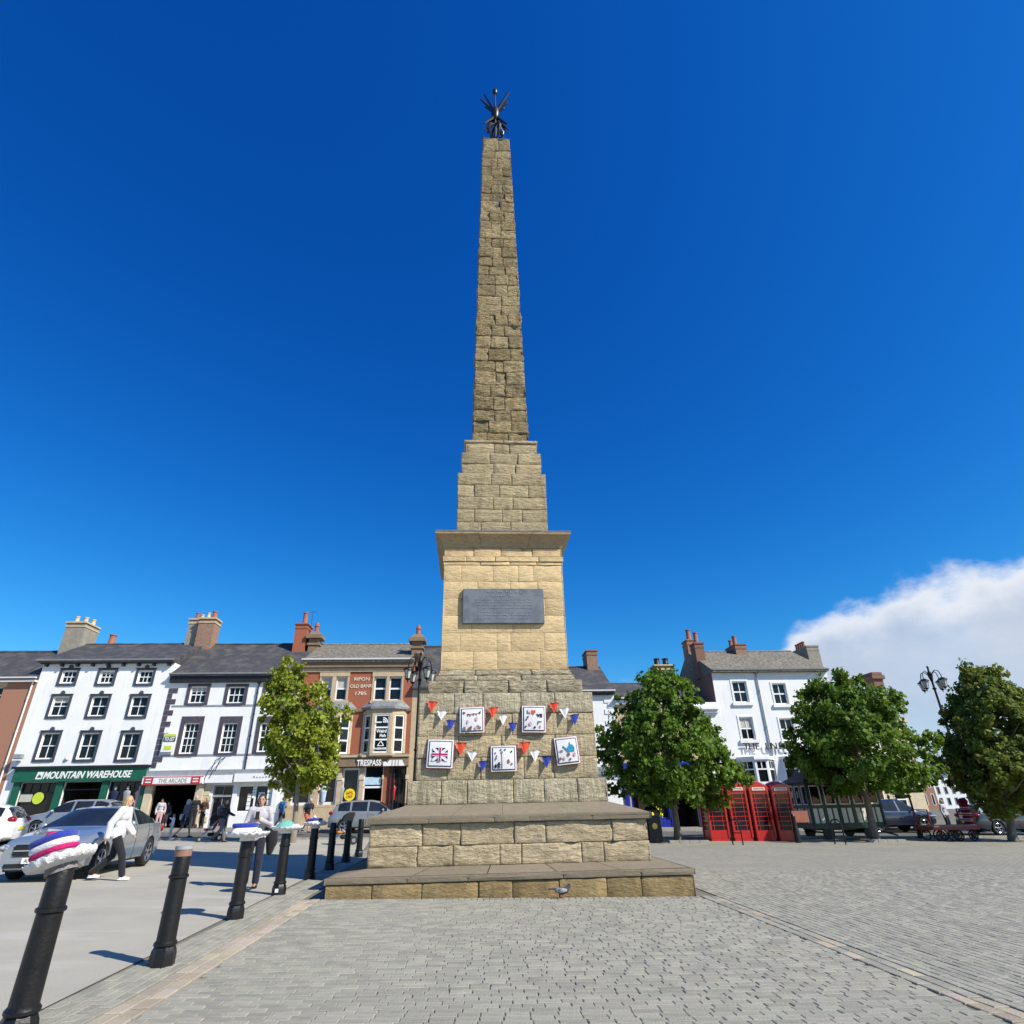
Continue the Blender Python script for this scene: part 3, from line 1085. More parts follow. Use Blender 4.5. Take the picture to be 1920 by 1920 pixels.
_, mo = square_panel('white knitted square with small bunting and grey figures', 515, 432, 752, 682, R(-1))
mo('bunting', K_NAVY, [[(-.72, .6), (-.5, .55), (-.62, .42)], [(.5, .5), (.7, .66), (.66, .42)]])
mo('bunting', K_MAG, [[(-.4, .46), (-.2, .44), (-.3, .28)], [(.05, .48), (.25, .46), (.14, .3)]])
mo('bunting', K_GREY, [[(-.2, .42), (0, .44), (-.1, .26)], [(.28, .47), (.46, .5), (.38, .32)]])
mo('figure', K_GREY, [disc(-.6, -.6, .1), rect(-.68, -.5, -.76, -.62), disc(.45, -.55, .13), disc(.62, -.62, .09)])
mo('figure', K_BROWN, [rect(-.35, -.05, -.76, -.64), [(-.3, -.6), (-.02, -.62), (-.05, -.45)]])
mo('figure', K_PINK, [disc(.3, -.62, .12), disc(.35, .05, .1, 10, 1.8), disc(-.35, -.15, .06, 10, 2.5)])
_, mo = square_panel('white knitted square reading love with a red heart', 1098, 418, 1338, 678, R(1.5))
mo('heart', K_RED, [[(-.05, .28), (.12, .46), (.13, .6), (.03, .64), (-.05, .56), (-.13, .64), (-.23, .6), (-.22, .46)]])
mo('letter', K_GREY, [rect(-.55, -.47, .38, .62), rect(-.55, -.33, .38, .45)])
mo('letter', K_PINK, [disc(-.3, .45, .09)])
mo('letter', K_NAVY, [[(.2, .36), (.28, .36), (.4, .14), (.34, .14)], [(.4, .36), (.46, .36), (.4, .14), (.34, .14)]])
mo('letter', K_NAVY, [rect(.5, .56, .12, .36), rect(.5, .68, .30, .36), rect(.5, .66, .21, .27), rect(.5, .68, .12, .18)])
mo('button', K_NAVY, [disc(-.5, .12, .07), disc(-.62, -.06, .06), disc(.05, -.62, .08), disc(-.66, -.56, .07)])
mo('patch', K_PINK, [disc(-.3, -.36, .13), disc(.5, -.55, .08, 8, 1.4)])
mo('patch', K_GREY, [[(.3, -.17), (.3, -.4), (.35, -.4), (.35, -.22), (.62, -.22), (.62, -.17)]])
_, mo = square_panel('white knitted square with a union flag', 210, 738, 456, 1015, R(2.0))
mo('flag_field', K_NAVY, [rect(-.58, .56, -.5, .38)], 0.008)
mo('saltire', K_WHITE, [[(-.58, .38), (-.42, .38), (.56, -.38), (.56, -.5), (.4, -.5), (-.58, .26)], [(.56, .38), (.56, .26), (-.42, -.5), (-.58, -.5), (-.58, -.38), (.4, .38)]], 0.012)
mo('flag_cross', K_WHITE, [rect(-.58, .56, -.18, .06), rect(-.14, .12, -.5, .38)], 0.016)
mo('flag_cross', K_MAG, [rect(-.58, .56, -.12, 0.0), rect(-.07, .05, -.5, .40)], 0.021)
_, mo = square_panel('white knitted square with a lamp post and dark figures', 806, 798, 1058, 1046, R(-.5))
mo('lamp_post', K_GREY, [rect(-.16, -.11, -.72, .42), disc(-.135, .48, .08)])
mo('figure', K_NAVY, [disc(-.36, -.34, .07), rect(-.44, -.3, -.6, -.4), rect(-.5, -.24, -.46, -.41), rect(-.45, -.40, -.72, -.58), rect(-.34, -.29, -.72, -.58)])
mo('figure', K_NAVY, [disc(-.62, -.48, .06), rect(-.68, -.56, -.7, -.52), rect(-.74, -.5, -.58, -.53)])
mo('figure', K_GREY, [rect(-.66, -.5, 0, .05), [(-.64, -.12), (-.58, -.12), (-.5, .18), (-.56, .18)], disc(-.52, .22, .05)])
mo('heart', K_NAVY, [disc(-.2, .66, .06), disc(.12, .66, .06), disc(.6, .5, .07)])
mo('heart', K_MAG, [disc(-.62, .42, .06)])
mo('figure', K_BROWN, [disc(.36, -.16, .08), rect(.3, .44, -.34, -.2), disc(.6, -.42, .07)])
_, mo = square_panel('white knitted square with a blue teapot and small cakes', 1412, 715, 1652, 980, R(-5))
mo('teapot', K_TEAL, [[(.02, -.1), (.56, -.1), (.62, .1), (.54, .32), (.36, .42), (.2, .4), (.04, .22)], [(.06, .02), (-.3, .36), (-.36, .32), (0, -.08)], disc(.28, .5, .06)])
mo('teacup', K_GREY, [disc(-.5, 0, .14, 10, .5)])
mo('cake', K_BROWN, [disc(.05, -.28, .12), disc(-.66, -.52, .1), disc(.14, -.62, .08)])
mo('cake', K_PINK, [disc(.55, -.32, .11, 10, 1.3), disc(-.34, -.52, .1, 10, 1.2)])
mo('cake', K_RED, [[(.44, -.35), (.62, -.3), (.6, -.12)]])

PEN = [('beside the bunting square and above the union flag square', [(K_RED, 210, 378, 310, 384, 245, 482), (K_WHITE, 300, 466, 404, 470, 338, 560), (K_BLUE, 385, 556, 480, 560, 424, 658)]),
       ('between the bunting square and the love square', [(K_RED, 785, 440, 882, 435, 825, 540), (K_WHITE, 885, 510, 976, 505, 922, 608), (K_BLUE, 975, 585, 1062, 580, 1018, 680)]),
       ('beside the love square and above the teapot square', [(K_RED, 1360, 400, 1456, 390, 1412, 490), (K_WHITE, 1460, 450, 1560, 430, 1512, 545), (K_BLUE, 1556, 510, 1650, 495, 1606, 605)]),
       ('between the union flag square and the lamp post square', [(K_RED, 475, 770, 582, 770, 522, 895), (K_WHITE, 585, 855, 690, 855, 630, 950), (K_BLUE, 690, 945, 786, 945, 728, 1045)]),
       ('between the lamp post square and the teapot square', [(K_RED, 1075, 770, 1186, 765, 1132, 885), (K_WHITE, 1180, 850, 1282, 835, 1228, 955), (K_BLUE, 1290, 905, 1386, 900, 1338, 1015)])]
CN = {K_RED: 'orange-red', K_WHITE: 'white', K_BLUE: 'royal blue'}
for where, lst in PEN:
    for (m, x0, y0, x1, y1, xt, yt) in lst:
        A_, B_, T_ = onface(*Z8(x0, y0), 2.0), onface(*Z8(x1, y1), 2.0), onface(*Z8(xt, yt), 2.03)
        cx, cz = (A_[0] + B_[0]) / 2, (A_[1] + B_[1]) / 2
        c = OBC + OD * cx + ON * FWN
        mb = MB()
        n = 6
        vs = []
        bow = rk.uniform(-.03, .03)
        for b in range(n + 1):
            t_ = b / n
            for a_ in range(5):
                f = a_ / 4
                s = (A_[0] + (B_[0] - A_[0]) * f) * (1 - t_) + T_[0] * t_ - cx
                z = (A_[1] + (B_[1] - A_[1]) * f) * (1 - t_) + T_[1] * t_ - cz
                y = -0.022 - 0.085 * t_ - (0.05 * math.sin(f * math.pi) + bow * math.sin(f * 6.3)) * (1 - t_)
                vs.append((s, y, z))
        vs += [(x, y + 0.014, z) for x, y, z in vs]
        fs = [(b * 5 + a_ + 5, b * 5 + a_ + 6, b * 5 + a_ + 1, b * 5 + a_) for b in range(n) for a_ in range(4)]
        o_ = 5 * (n + 1)
        fs += [tuple(i + o_ for i in reversed(f)) for f in fs]
        fs += [(b * 5, b * 5 + 5, b * 5 + 5 + o_, b * 5 + o_) for b in range(n)] + [(b * 5 + 9, b * 5 + 4, b * 5 + 4 + o_, b * 5 + 9 + o_) for b in range(n)]
        fs += [(a_ + 1, a_, a_ + o_, a_ + 1 + o_) for a_ in range(4)]
        mb.add(vs, fs)
        o = mb.build('pennant', m, None, 'all', (c.x, c.y, cz), (0, 0, OBA))
        tag(o, '%s knitted pennant %s' % (CN[m], where), 'pennant', 'knitted pennants pinned on the monument')
# ------------------------------------------------------------------ buildings along the frontage
def fpix(px, py, v=0.0):
    dd = ray(px, py)
    t = (v - (cC - F0).dot(FN)) / dd.dot(FN)
    P = cC + dd * t
    return (P - F0).dot(FD), P.z


def ZF(ox, oy, sc):
    return lambda x, y: (ox + x * sc, oy + y * sc)


Z1 = ZF(0, 1130, .17708)
Z2 = ZF(300, 1130, .17708)
Z3 = ZF(540, 1140, .15625)
Z5 = ZF(260, 1400, .17708)
Z6 = ZF(20, 1420, .14583)
Z7 = ZF(580, 1360, .11458)
ZR = ZF(1060, 1180, .17708)
ZU = ZF(1260, 1170, .16667)

M_DARKTRIM = mat('dark_grey_paint', (0.045, 0.055, 0.075), (0.06, 0.07, 0.09), rough=0.6)
M_BROWNTRIM = mat('dark_plum_paint', (0.060, 0.050, 0.070), (0.085, 0.075, 0.09), rough=0.6)
M_BLACKP = mat('black_paint', (0.012, 0.012, 0.018), (0.02, 0.02, 0.025), rough=0.5)
M_CHIM = mat('chimney_brick', (0.22, 0.125, 0.085), (0.33, 0.21, 0.15), scale=9, rough=.9, bump=.6, bscale=14, st=(1, 1, 2.6), dirt=.5)
M_BRICK = mat('red_brick', (0.30, 0.135, 0.085), (0.40, 0.21, 0.14), scale=22, rough=0.9, bump=0.6, bscale=30, st=(1, 1, 2.6), bst=(1, 1, 2.6))
M_BRICKD = mat('dark_brick', (0.17, 0.085, 0.06), (0.25, 0.14, 0.10), scale=18, rough=0.9, bump=0.6, bscale=30, st=(1, 1, 2.6), dirt=0.5)
M_REDST = mat('red_sandstone_brick', (0.36, 0.12, 0.065), (0.30, 0.095, 0.05), scale=9, rough=0.85, bump=0.4, bscale=30, st=(1, 1, 3))
M_BUFF = mat('buff_stone', (0.55, 0.43, 0.27), (0.47, 0.36, 0.23), scale=3, rough=0.85, bump=0.3, dirt=0.25)
M_BUFFD = mat('brown_stone', (0.24, 0.17, 0.105), (0.20, 0.14, 0.09), scale=3, rough=0.85, bump=0.3, dirt=0.25)
M_RENDER = mat('grey_render', (0.30, 0.275, 0.225), (0.24, 0.22, 0.18), scale=3, rough=0.9, bump=0.3, dirt=0.3)
M_POT = mat('clay_pot', (0.36, 0.13, 0.08), (0.28, 0.10, 0.06), scale=8, rough=0.85)
M_POTY = mat('buff_pot', (0.55, 0.47, 0.32), (0.45, 0.38, 0.26), scale=8, rough=0.85)
M_GREEN = mat('green_shopfront', (0.008, 0.095, 0.055), (0.010, 0.11, 0.062), rough=0.4)
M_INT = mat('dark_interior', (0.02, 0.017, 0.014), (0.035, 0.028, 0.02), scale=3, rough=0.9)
M_GREYP = mat('grey_paint', (0.30, 0.31, 0.33), (0.26, 0.27, 0.29), rough=0.55)
M_GOLDW = mat('cream_lettering', (0.80, 0.74, 0.60), (0.75, 0.68, 0.54), rough=0.6)
M_BLUE = mat('blue_shopfront', (0.010, 0.022, 0.26), (0.014, 0.03, 0.30), rough=0.35)
M_LIME = mat('lime_sign', (0.55, 0.66, 0.05), (0.5, 0.6, 0.05), rough=0.5)
M_YEL = mat('yellow_sign', (0.80, 0.66, 0.02), (0.78, 0.62, 0.02), rough=0.5)
M_REDP = mat('red_sign', (0.50, 0.02, 0.03), (0.46, 0.02, 0.03), rough=0.45)
M_BLIND = mat('pale_blind', (0.50, 0.48, 0.42), (0.45, 0.43, 0.38), rough=0.8)
M_CREAM = mat('cream_stone', (0.60, 0.52, 0.36), (0.54, 0.46, 0.32), scale=3, rough=0.85, bump=0.2, dirt=0.2)
M_LBLUE = mat('pale_blue_poster', (0.35, 0.55, 0.72), (0.6, 0.72, 0.8), scale=14, rough=0.5)
UNIT = MB()
UNIT.quad((0, 0, 0), (1, 0, 0), (1, 0, 1), (0, 0, 1))
PANE = UNIT.mesh('pane', GLASS)
rb = random.Random(21)
TX = (R(90), 0, 0)


class Bld:
    def __init__(s, name, label, u0, u1, v=0.0, cat='building'):
        x, y = fl(u0, v)
        s.z0 = gz(x) - 0.02
        s.u0, s.w, s.v = u0, u1 - u0, v
        s.r = thing(name, label, cat, (x, y, s.z0), FA)

    def P(s, p, v=0.0):
        u, z = fpix(p[0], p[1], s.v + v)
        return u - s.u0, z - s.z0

    def rect(s, tl, tr, bl_):
        a, b, c = s.P(tl), s.P(tr), s.P(bl_)
        return a[0], b[0], c[1], a[1]

    def wall(s, m, top, holes=(), depth=9.0, name='wall', x0=0.0, x1=None, rev=0.16, z0=0.0):
        x1 = s.w if x1 is None else x1
        xs = sorted({x0, x1} | {max(x0, min(x1, v)) for h in holes for v in h[:2]})
        zs = sorted({z0, top} | {max(z0, min(top, v)) for h in holes for v in h[2:4]})
        mb = MB()
        for xa, xb in zip(xs, xs[1:]):
            for za, zb in zip(zs, zs[1:]):
                if xb - xa < 1e-4 or zb - za < 1e-4:
                    continue
                cx, cz = (xa + xb) / 2, (za + zb) / 2
                if any(h[0] < cx < h[1] and h[2] < cz < h[3] for h in holes):
                    continue
                mb.quad((xa, 0, za), (xb, 0, za), (xb, 0, zb), (xa, 0, zb))
        for h in holes:
            a, b, c, d = h[:4]
            rv = h[4] if len(h) > 4 else rev
            mb.quad((a, 0, c), (a, rv, c), (a, rv, d), (a, 0, d))
            mb.quad((b, rv, c), (b, 0, c), (b, 0, d), (b, rv, d))
            mb.quad((a, rv, c), (a, 0, c), (b, 0, c), (b, rv, c))
            mb.quad((a, 0, d), (a, rv, d), (b, rv, d), (b, 0, d))
        mb.quad((x0, depth, z0), (x0, 0, z0), (x0, 0, top), (x0, depth, top))
        mb.quad((x1, 0, z0), (x1, depth, z0), (x1, depth, top), (x1, 0, top))
        mb.quad((x1, depth, z0), (x0, depth, z0), (x0, depth, top), (x1, depth, top))
        mb.quad((x0, 0, top), (x1, 0, top), (x1, depth, top), (x0, depth, top))
        return mb.build(name, m, s.r)

    def box(s, name, m, x0, x1, y0, y1, z0, z1, parent=None, b=0.0):
        mb = MB()
        mb.box(x0, x1, y0, y1, z0, z1, b)
        return mb.build(name, m, parent or s.r)

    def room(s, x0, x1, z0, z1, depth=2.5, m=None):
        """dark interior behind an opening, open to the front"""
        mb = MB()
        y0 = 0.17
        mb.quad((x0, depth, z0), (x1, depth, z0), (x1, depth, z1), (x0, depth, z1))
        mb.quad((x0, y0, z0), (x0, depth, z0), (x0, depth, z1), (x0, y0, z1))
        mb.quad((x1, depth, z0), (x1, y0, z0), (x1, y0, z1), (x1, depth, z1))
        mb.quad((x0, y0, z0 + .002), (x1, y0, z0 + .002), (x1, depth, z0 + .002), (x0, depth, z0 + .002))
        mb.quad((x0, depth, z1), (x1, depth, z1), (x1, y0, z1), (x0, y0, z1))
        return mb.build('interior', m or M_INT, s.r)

    def win(s, x0, x1, z0, z1, nx=2, nz=2, fm=None, y=0.11, fr=0.06, bar=0.03, meet=True, name='window', parent=None, blind=0):
        fm = fm or WPAINT
        mb = MB()
        mb.box(x0, x0 + fr, y, y + .07, z0, z1)
        mb.box(x1 - fr, x1, y, y + .07, z0, z1)
        mb.box(x0 + fr, x1 - fr, y, y + .07, z0, z0 + fr * 1.2)
        mb.box(x0 + fr, x1 - fr, y, y + .07, z1 - fr, z1)
        ix0, ix1, iz0, iz1 = x0 + fr, x1 - fr, z0 + fr * 1.2, z1 - fr
        for i in range(1, nx):
            xc = ix0 + (ix1 - ix0) * i / nx
            mb.box(xc - bar / 2, xc + bar / 2, y + .004, y + .06, iz0, iz1)
        for j in range(1, nz):
            zc = iz0 + (iz1 - iz0) * j / nz
            hb = bar if not (meet and j * 2 == nz) else bar * 1.9
            mb.box(ix0, ix1, y - .004, y + .062, zc - hb / 2, zc + hb / 2)
        w = mb.build(name, fm, parent or s.r)
        for i in range(nx):
            for j in range(nz):
                p = place(PANE, 'pane', w, (ix0 + (ix1 - ix0) * i / nx, y + .05, iz0 + (iz1 - iz0) * j / nz),
                          (rb.uniform(-.012, .012), 0, rb.uniform(-.012, .012)))
                p.scale = ((ix1 - ix0) / nx, 1, (iz1 - iz0) / nz)
        if not blind and name == 'window' and rb.random() < .38:
            blind = rb.choice((.22, .3, .45))
        if blind:
            b_ = MB()
            b_.box(ix0 + .01, ix1 - .01, y + .035, y + .045, iz1 - (iz1 - iz0) * blind, iz1 - .01)
            b_.build('blind', M_BLIND, w)
        return w

    def surround(s, w, m, x0, x1, z0, z1, t=0.16, key=False, out=0.045, bottom=True):
        mb = MB()
        mb.box(x0 - t, x0, -out, 0.02, z0 - (t if bottom else 0), z1 + t)
        mb.box(x1, x1 + t, -out, 0.02, z0 - (t if bottom else 0), z1 + t)
        mb.box(x0, x1, -out, 0.02, z1, z1 + t)
        if bottom:
            mb.box(x0, x1, -out - .02, 0.02, z0 - t, z0)
        if key:
            c = (x0 + x1) / 2
            mb.prism([(c - .14, z1 + t * .9), (c + .14, z1 + t * .9), (c + .12, z1 + t + .14), (c + .05, z1 + t + .2), (c - .05, z1 + t + .2), (c - .12, z1 + t + .14)], 1, -out - .03, 0.01)
            mb.box(x0 - t - .03, x1 + t + .03, -out - .03, 0.015, z1 + t * .72, z1 + t * .95)
        return mb.build('surround', m, w)

    def roof(s, m, ze, zr, yr, x0=None, x1=None, over=0.35, depth=9.0, t=0.12, hip=0.0):
        x0 = -0.02 if x0 is None else x0
        x1 = s.w + 0.02 if x1 is None else x1
        sl_ = (zr - ze) / (yr + over)
        yb = yr + (zr - ze) / sl_ * 0.9
        mb = MB()
        h0, h1 = hip, hip
        V = [(x0, -over, ze), (x1, -over, ze), (x1 - h1, yr, zr), (x0 + h0, yr, zr), (x0, yb, ze + .1), (x1, yb, ze + .1)]
        mb.add(V + [(x, y, z - t) for x, y, z in V],
               [(0, 1, 2, 3), (3, 2, 5, 4), (6, 7, 1, 0), (7, 11, 5, 2, 1), (6, 0, 3, 4, 10), (9, 8, 7, 6), (10, 11, 8, 9), (10, 4, 5, 11)])
        r_ = mb.build('roof', m, s.r)
        rg = MB()
        n = max(3, int((x1 - x0 - 2 * hip) / 0.6))
        for i in range(n):
            a = x0 + hip + (x1 - x0 - 2 * hip) * i / n
            b = x0 + hip + (x1 - x0 - 2 * hip) * (i + 1) / n
            rg.prism([(yr - .16, zr - .05), (yr, zr + .07 + .01 * (i % 2)), (yr + .16, zr - .05)], 0, a, b - .01)
        rg.build('ridge_tiles', m, r_)
        return r_

    def slope_z(s, ze, zr, yr, y, over=0.35):
        return ze + (zr - ze) * (y + over) / (yr + over)

    def chimney(s, m, x0, x1, y0, y1, z0, z1, pots=(), capm=None, name='chimney', cap=0.08):
        mb = MB()
        mb.box(x0, x1, y0, y1, z0, z1)
        c = mb.build(name, m, s.r)
        k = MB()
        k.box(x0 - cap, x1 + cap, y0 - cap, y1 + cap, z1 - .002, z1 + .13, 0.015)
        k.box(x0 - cap * .5, x1 + cap * .5, y0 - cap * .5, y1 + cap * .5, z1 - .3, z1 - .18)
        k.build('chimney_cap', capm or m, c)
        for (px_, py_, r_, h_, pm) in pots:
            pt = MB()
            pt.lathe([(r_ * 1.1, 0), (r_ * 1.12, .06), (r_, .1), (r_ * .86, h_ - .1), (r_ * 1.05, h_ - .08), (r_ * 1.05, h_), (r_ * .7, h_), (r_ * .7, h_ - .2)], 12)
            pt.build('chimney_pot', pm, c, True, (px_, py_, z1 + .11))
        return c


def downpipe(b, m, x, z0, z1, y=-0.08, name='downpipe'):
    mb = MB()
    mb.tube([(x, y, z0), (x, y, z1)], 0.05, 8)
    for i in range(4):
        z = z0 + (z1 - z0) * (i + .5) / 4
        mb.tube([(x, y, z - .04), (x, y, z + .04)], 0.07, 8)
    mb.box(x - .12, x + .12, y - .1, y + .1, z1 - .02, z1 + .18)
    return mb.build(name, m, b.r, True)


def gutter(b, m, z, x0=None, x1=None, y=-0.42):
    mb = MB()
    x0 = -.05 if x0 is None else x0
    x1 = b.w + .05 if x1 is None else x1
    mb.prism([(y, z), (y + .02, z - .09), (y + .10, z - .09), (y + .12, z)], 0, x0, x1)
    return mb.build('gutter', m, b.r)


# ---- 0: brick house at the end of the row
uR = fpix(80, 1252)[0]
b = Bld('brick_house', 'red brick house with slate roof next to the green clothing shop', uR - 14, uR - 0.01)
zt = b.P((40, 1276))[1]
W_ = b.P((8, 1288))
hx = (W_[0] - 1.3, W_[0], b.P((0, 1318))[1], W_[1])
hx2 = (W_[0] - 1.2, W_[0], hx[2] - 3.4, hx[2] - 1.2)
sh = (b.w - 4.6, b.w - 0.8, 0.5, 2.9)
b.wall(M_BRICK, zt, [hx, hx2, sh])
for h in (hx, hx2):
    w = b.win(*h, 2, 2)
    b.box('lintel', M_BUFF, h[0] - .15, h[1] + .15, -.02, .02, h[3], h[3] + .28, w)
b.win(*sh, 3, 1, M_BLACKP)
zr = b.P((40, 1222), 4.0)[1]
b.roof(SLATE, zt + .12, zr, 4.0)
gutter(b, WPAINT, zt + .18)
b.box('eaves_board', WPAINT, 0, b.w, -.3, -.02, zt - .12, zt + .05)
downpipe(b, WPAINT, b.w - .25, 0.2, zt - .1)

# ---- 1: white house with the green clothing shop
u1 = fpix(*Z1(1815, 800))[0]
b = Bld('white_townhouse', 'tall white rendered townhouse over a green clothing shop', uR, u1)
ze = b.P(Z1(1000, 640))[1]
holes = []
rows = [((650, 1050, 1455), 208, 690, 885, 55), ((555, 965, 1385), 226, 965, 1232, 70), ((440, 860, 1290), 232, 1350, 1690, 85)]
wins = []
for xs_, w_, ya, yb, sk in rows:
    for x_ in xs_:
        r_ = b.rect(Z1(x_, ya), Z1(x_ + w_, ya), Z1(x_ - sk, yb))
        t = 0.17
        h = (r_[0] + t, r_[1] - t, r_[2] + t, r_[3] - t)
        holes.append(h)
        wins.append((h, len(wins) < 3))
ft = b.P(Z6(900, 140))[1]
fb = b.P(Z6(900, 312))[1]
sx0 = b.P(Z6(120, 150))[0]
pil = [b.P(Z6(x, 330))[0] for x in (150, 610, 700, 1190, 1280)]
z_tr = b.P(Z6(400, 460))[1]
holes2 = [(pil[0], pil[1], 0.55, fb - .02), (pil[2], pil[3], 0.02, fb - .02, .2), (pil[4], b.w - .25, 0.55, fb - .02)]
b.wall(WHITE, ze, holes + holes2)
for h, small in wins:
    w = b.win(*h, 3 if small else 2, 2, fr=0.10 if small else 0.075)
    b.surround(w, M_DARKTRIM, *h, t=0.16, key=True)
zr = b.P(Z1(1300, 440), 4.2)[1]
b.roof(SLATE, ze + .12, zr, 4.2, x0=-.25)
gutter(b, M_GREYP, ze + .2, x0=-.3)
b.box('eaves_board', M_BLACKP, -.1, b.w, -.32, -.02, ze - .06, ze + .05)
for i in range(9):
    x_ = .3 + i * (b.w - .6) / 8
    b.box('eaves_bracket', M_BLACKP, x_ - .07, x_ + .07, -.28, 0, ze - .24, ze - .06)
fa = b.box('shop_fascia', M_GREEN, sx0 - .1, b.w - .05, -.30, -.003, fb, ft, None, .02)
b.box('fascia_cornice', M_BLACKP, sx0 - .25, b.w + .0, -.42, -.003, ft, ft + .13, fa)
tl, tr = b.P(Z6(455, 240)), b.P(Z6(1580, 220))
text('MOUNTAIN WAREHOUSE', 0.56, WPAINT, fa, ((tl[0] + tr[0]) / 2, -.31, (tl[1] + tr[1]) / 2), TX, extrude=.012, shear=.22, bold=.014, width=tr[0] - tl[0])
lg = b.P(Z6(415, 240))
em = MB()
em.prism([(lg[0] - .22, lg[1] - .2), (lg[0] + .16, lg[1] - .2), (lg[0] + .22, lg[1] + .22), (lg[0] - .16, lg[1] + .22)], 1, -.325, -.305)
e_ = em.build('emblem', WPAINT, fa)
em = MB()
em.prism([(lg[0] - .13, lg[1] - .11), (lg[0] - .02, lg[1] + .1), (lg[0] + .03, lg[1] - .0), (lg[0] + .06, lg[1] + .05), (lg[0] + .13, lg[1] - .11)], 1, -.335, -.326)
em.build('mountain_mark', M_GREEN, e_)
for (xa, xb) in ((sx0, pil[0]), (pil[1], pil[2]), (pil[3], pil[4]), (b.w - .25, b.w - .02)):
    b.box('pilaster', M_GREEN, xa, xb, -.14, -.003, 0.02, fb, None, .015)
for (xa, xb) in ((pil[0], pil[1]), (pil[4], b.w - .25)):
    b.win(xa, xb, z_tr, fb - .03, 4, 1, M_BLACKP, fr=.05, name='transom_light')
    b.win(xa, xb, 0.55, z_tr, 1, 1, M_BLACKP, fr=.05, name='shop_window')
    b.box('stall_riser', M_GREEN, xa, xb, -.05, .1, 0.02, 0.55)
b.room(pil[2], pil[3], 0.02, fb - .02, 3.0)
b.box('door_header', M_BLACKP, pil[2], pil[3], .1, .16, fb - .5, fb - .42)
sg = b.P(Z6(340, 525))
pm = MB()
pm.lathe([(0, 0), (.34, 0), (.34, .02), (0, .02)], 16, caps=False)
pm.build('window_poster', M_LIME, b.r, False, (sg[0], .09, sg[1]), (R(90), 0, 0))
b.box('window_poster', M_BLIND, sg[0] - 1.1, sg[0] - .38, .075, .09, sg[1] - .2, sg[1] + .22)
for i in range(4):
    mx = pil[4] + .4 + i * .75
    d_ = MB()
    d_.lathe([(.10, 0), (.17, .05), (.18, .45), (.19, .75), (.15, .95), (.22, 1.25), (.24, 1.38), (.16, 1.46), (.05, 1.5)], 12, squish=(1, .4))
    sd_ = d_.build('shop_dummy', [K_NAVY, M_GREYP, K_PINK, K_BROWN][i], b.r, True, (mx, .06, 0.6))
    d_ = MB()
    d_.ball((0, 0, 1.62), (.09, .08, .13))
    d_.build('dummy_head', M_BLIND, sd_, True)
cx = b.P(Z1(750, 480), 4.2)
ct = b.P(Z1(785, 215), 3.6)
zc = b.P(Z1(880, 240), 4.0)[1]
xa = b.P(Z1(775, 215), 3.4)[0]
b.chimney(M_RENDER, xa - .45, xa + .95, 3.4, 5.2, ze + .6, zc, [(xa - .1, 3.9, .16, .55, M_POTY), (xa + .25, 4.4, .17, .62, M_POTY), (xa + .6, 4.8, .16, .55, M_POTY)], M_BUFF)
x2 = b.P(Z1(1180, 400), 5.4)
b.chimney(M_POTY, x2[0] - .45, x2[0] + .45, 5.0, 6.0, zr - 1.2, zr + .1, [(x2[0], 5.5, .26, .85, M_POT)], M_BUFF)
cm_ = b.P(Z1(235, 1635))
ca = b.box('wall_camera', M_GREYP, cm_[0] - .25, cm_[0] + .25, -.55, -.2, cm_[1] - .14, cm_[1] + .14, None, .03)
b.box('camera_bracket', M_GREYP, cm_[0] - .03, cm_[0] + .03, -.3, 0, cm_[1] - .3, cm_[1] - .24, ca)
al = b.P(Z1(715, 1650))
m_ = MB()
m_.ball((al[0], -.05, al[1]), (.14, .1, .14))
m_.build('alarm_dome', WPAINT, b.r, True)

# ---- 2: the arcade
u2 = fpix(566, 1268)[0]
b = Bld('arcade_building', 'white two-window-wide building with plum surrounds above the arcade entrance', u1 + .01, u2)
ze = b.P(Z2(600, 780))[1]
wins = []
holes = []
for (xa, ya, xw, xb, yb) in ((305, 858, 240, 260, 1085), (705, 862, 240, 660, 1085), (1100, 862, 240, 1055, 1085)):
    r_ = b.rect(Z2(xa, ya), Z2(xa + xw, ya), Z2(xb, yb))
    h = (r_[0] + .22, r_[1] - .22, r_[2] + .12, r_[3] - .18)
    holes.append(h)
    wins.append((h, 3, 2, .22))
for (xa, ya, xw, xb, yb) in ((240, 1205, 238, 150, 1630), (645, 1205, 236, 575, 1620), (1040, 1205, 236, 965, 1610)):
    r_ = b.rect(Z2(xa, ya), Z2(xa + xw, ya), Z2(xb, yb))
    h = (r_[0] + .26, r_[1] - .26, r_[2] + .16, r_[3] - .42)
    holes.append(h)
    wins.append((h, 3, 4, .26))
gb = b.P(Z5(800, 250))[1]
sb = b.P(Z5(400, 405))[1]
ax0, ax1 = b.P(Z5(120, 420))[0], b.P(Z5(680, 420))[0]
dx0, dx1 = b.P(Z5(790, 460))[0], b.P(Z5(1000, 460))[0]
ex0, ex1 = b.P(Z5(1055, 410))[0], b.P(Z5(1430, 410))[0]
ez = b.P(Z5(1200, 705))[1]
holes2 = [(max(.35, ax0), ax1 - .3, 0.02, sb, .2), (dx0, dx1, .02, sb - .05), (ex0, ex1, ez, sb - .05)]
b.wall(WHITE, ze, holes + holes2)
for h, nx_, nz_, t in wins:
    w = b.win(*h, nx_, nz_, fr=.07, bar=.035)
    mb = MB()
    big = nz_ == 4
    mb.box(h[0] - t, h[0], -.04, .02, h[2] - .15, h[3] + (.42 if big else .18))
    mb.box(h[1], h[1] + t, -.04, .02, h[2] - .15, h[3] + (.42 if big else .18))
    mb.box(h[0], h[1], -.04, .02, h[3], h[3] + (.42 if big else .18))
    mb.box(h[0], h[1], -.07, .02, h[2] - .15, h[2])
    mb.build('surround', M_BROWNTRIM, w)
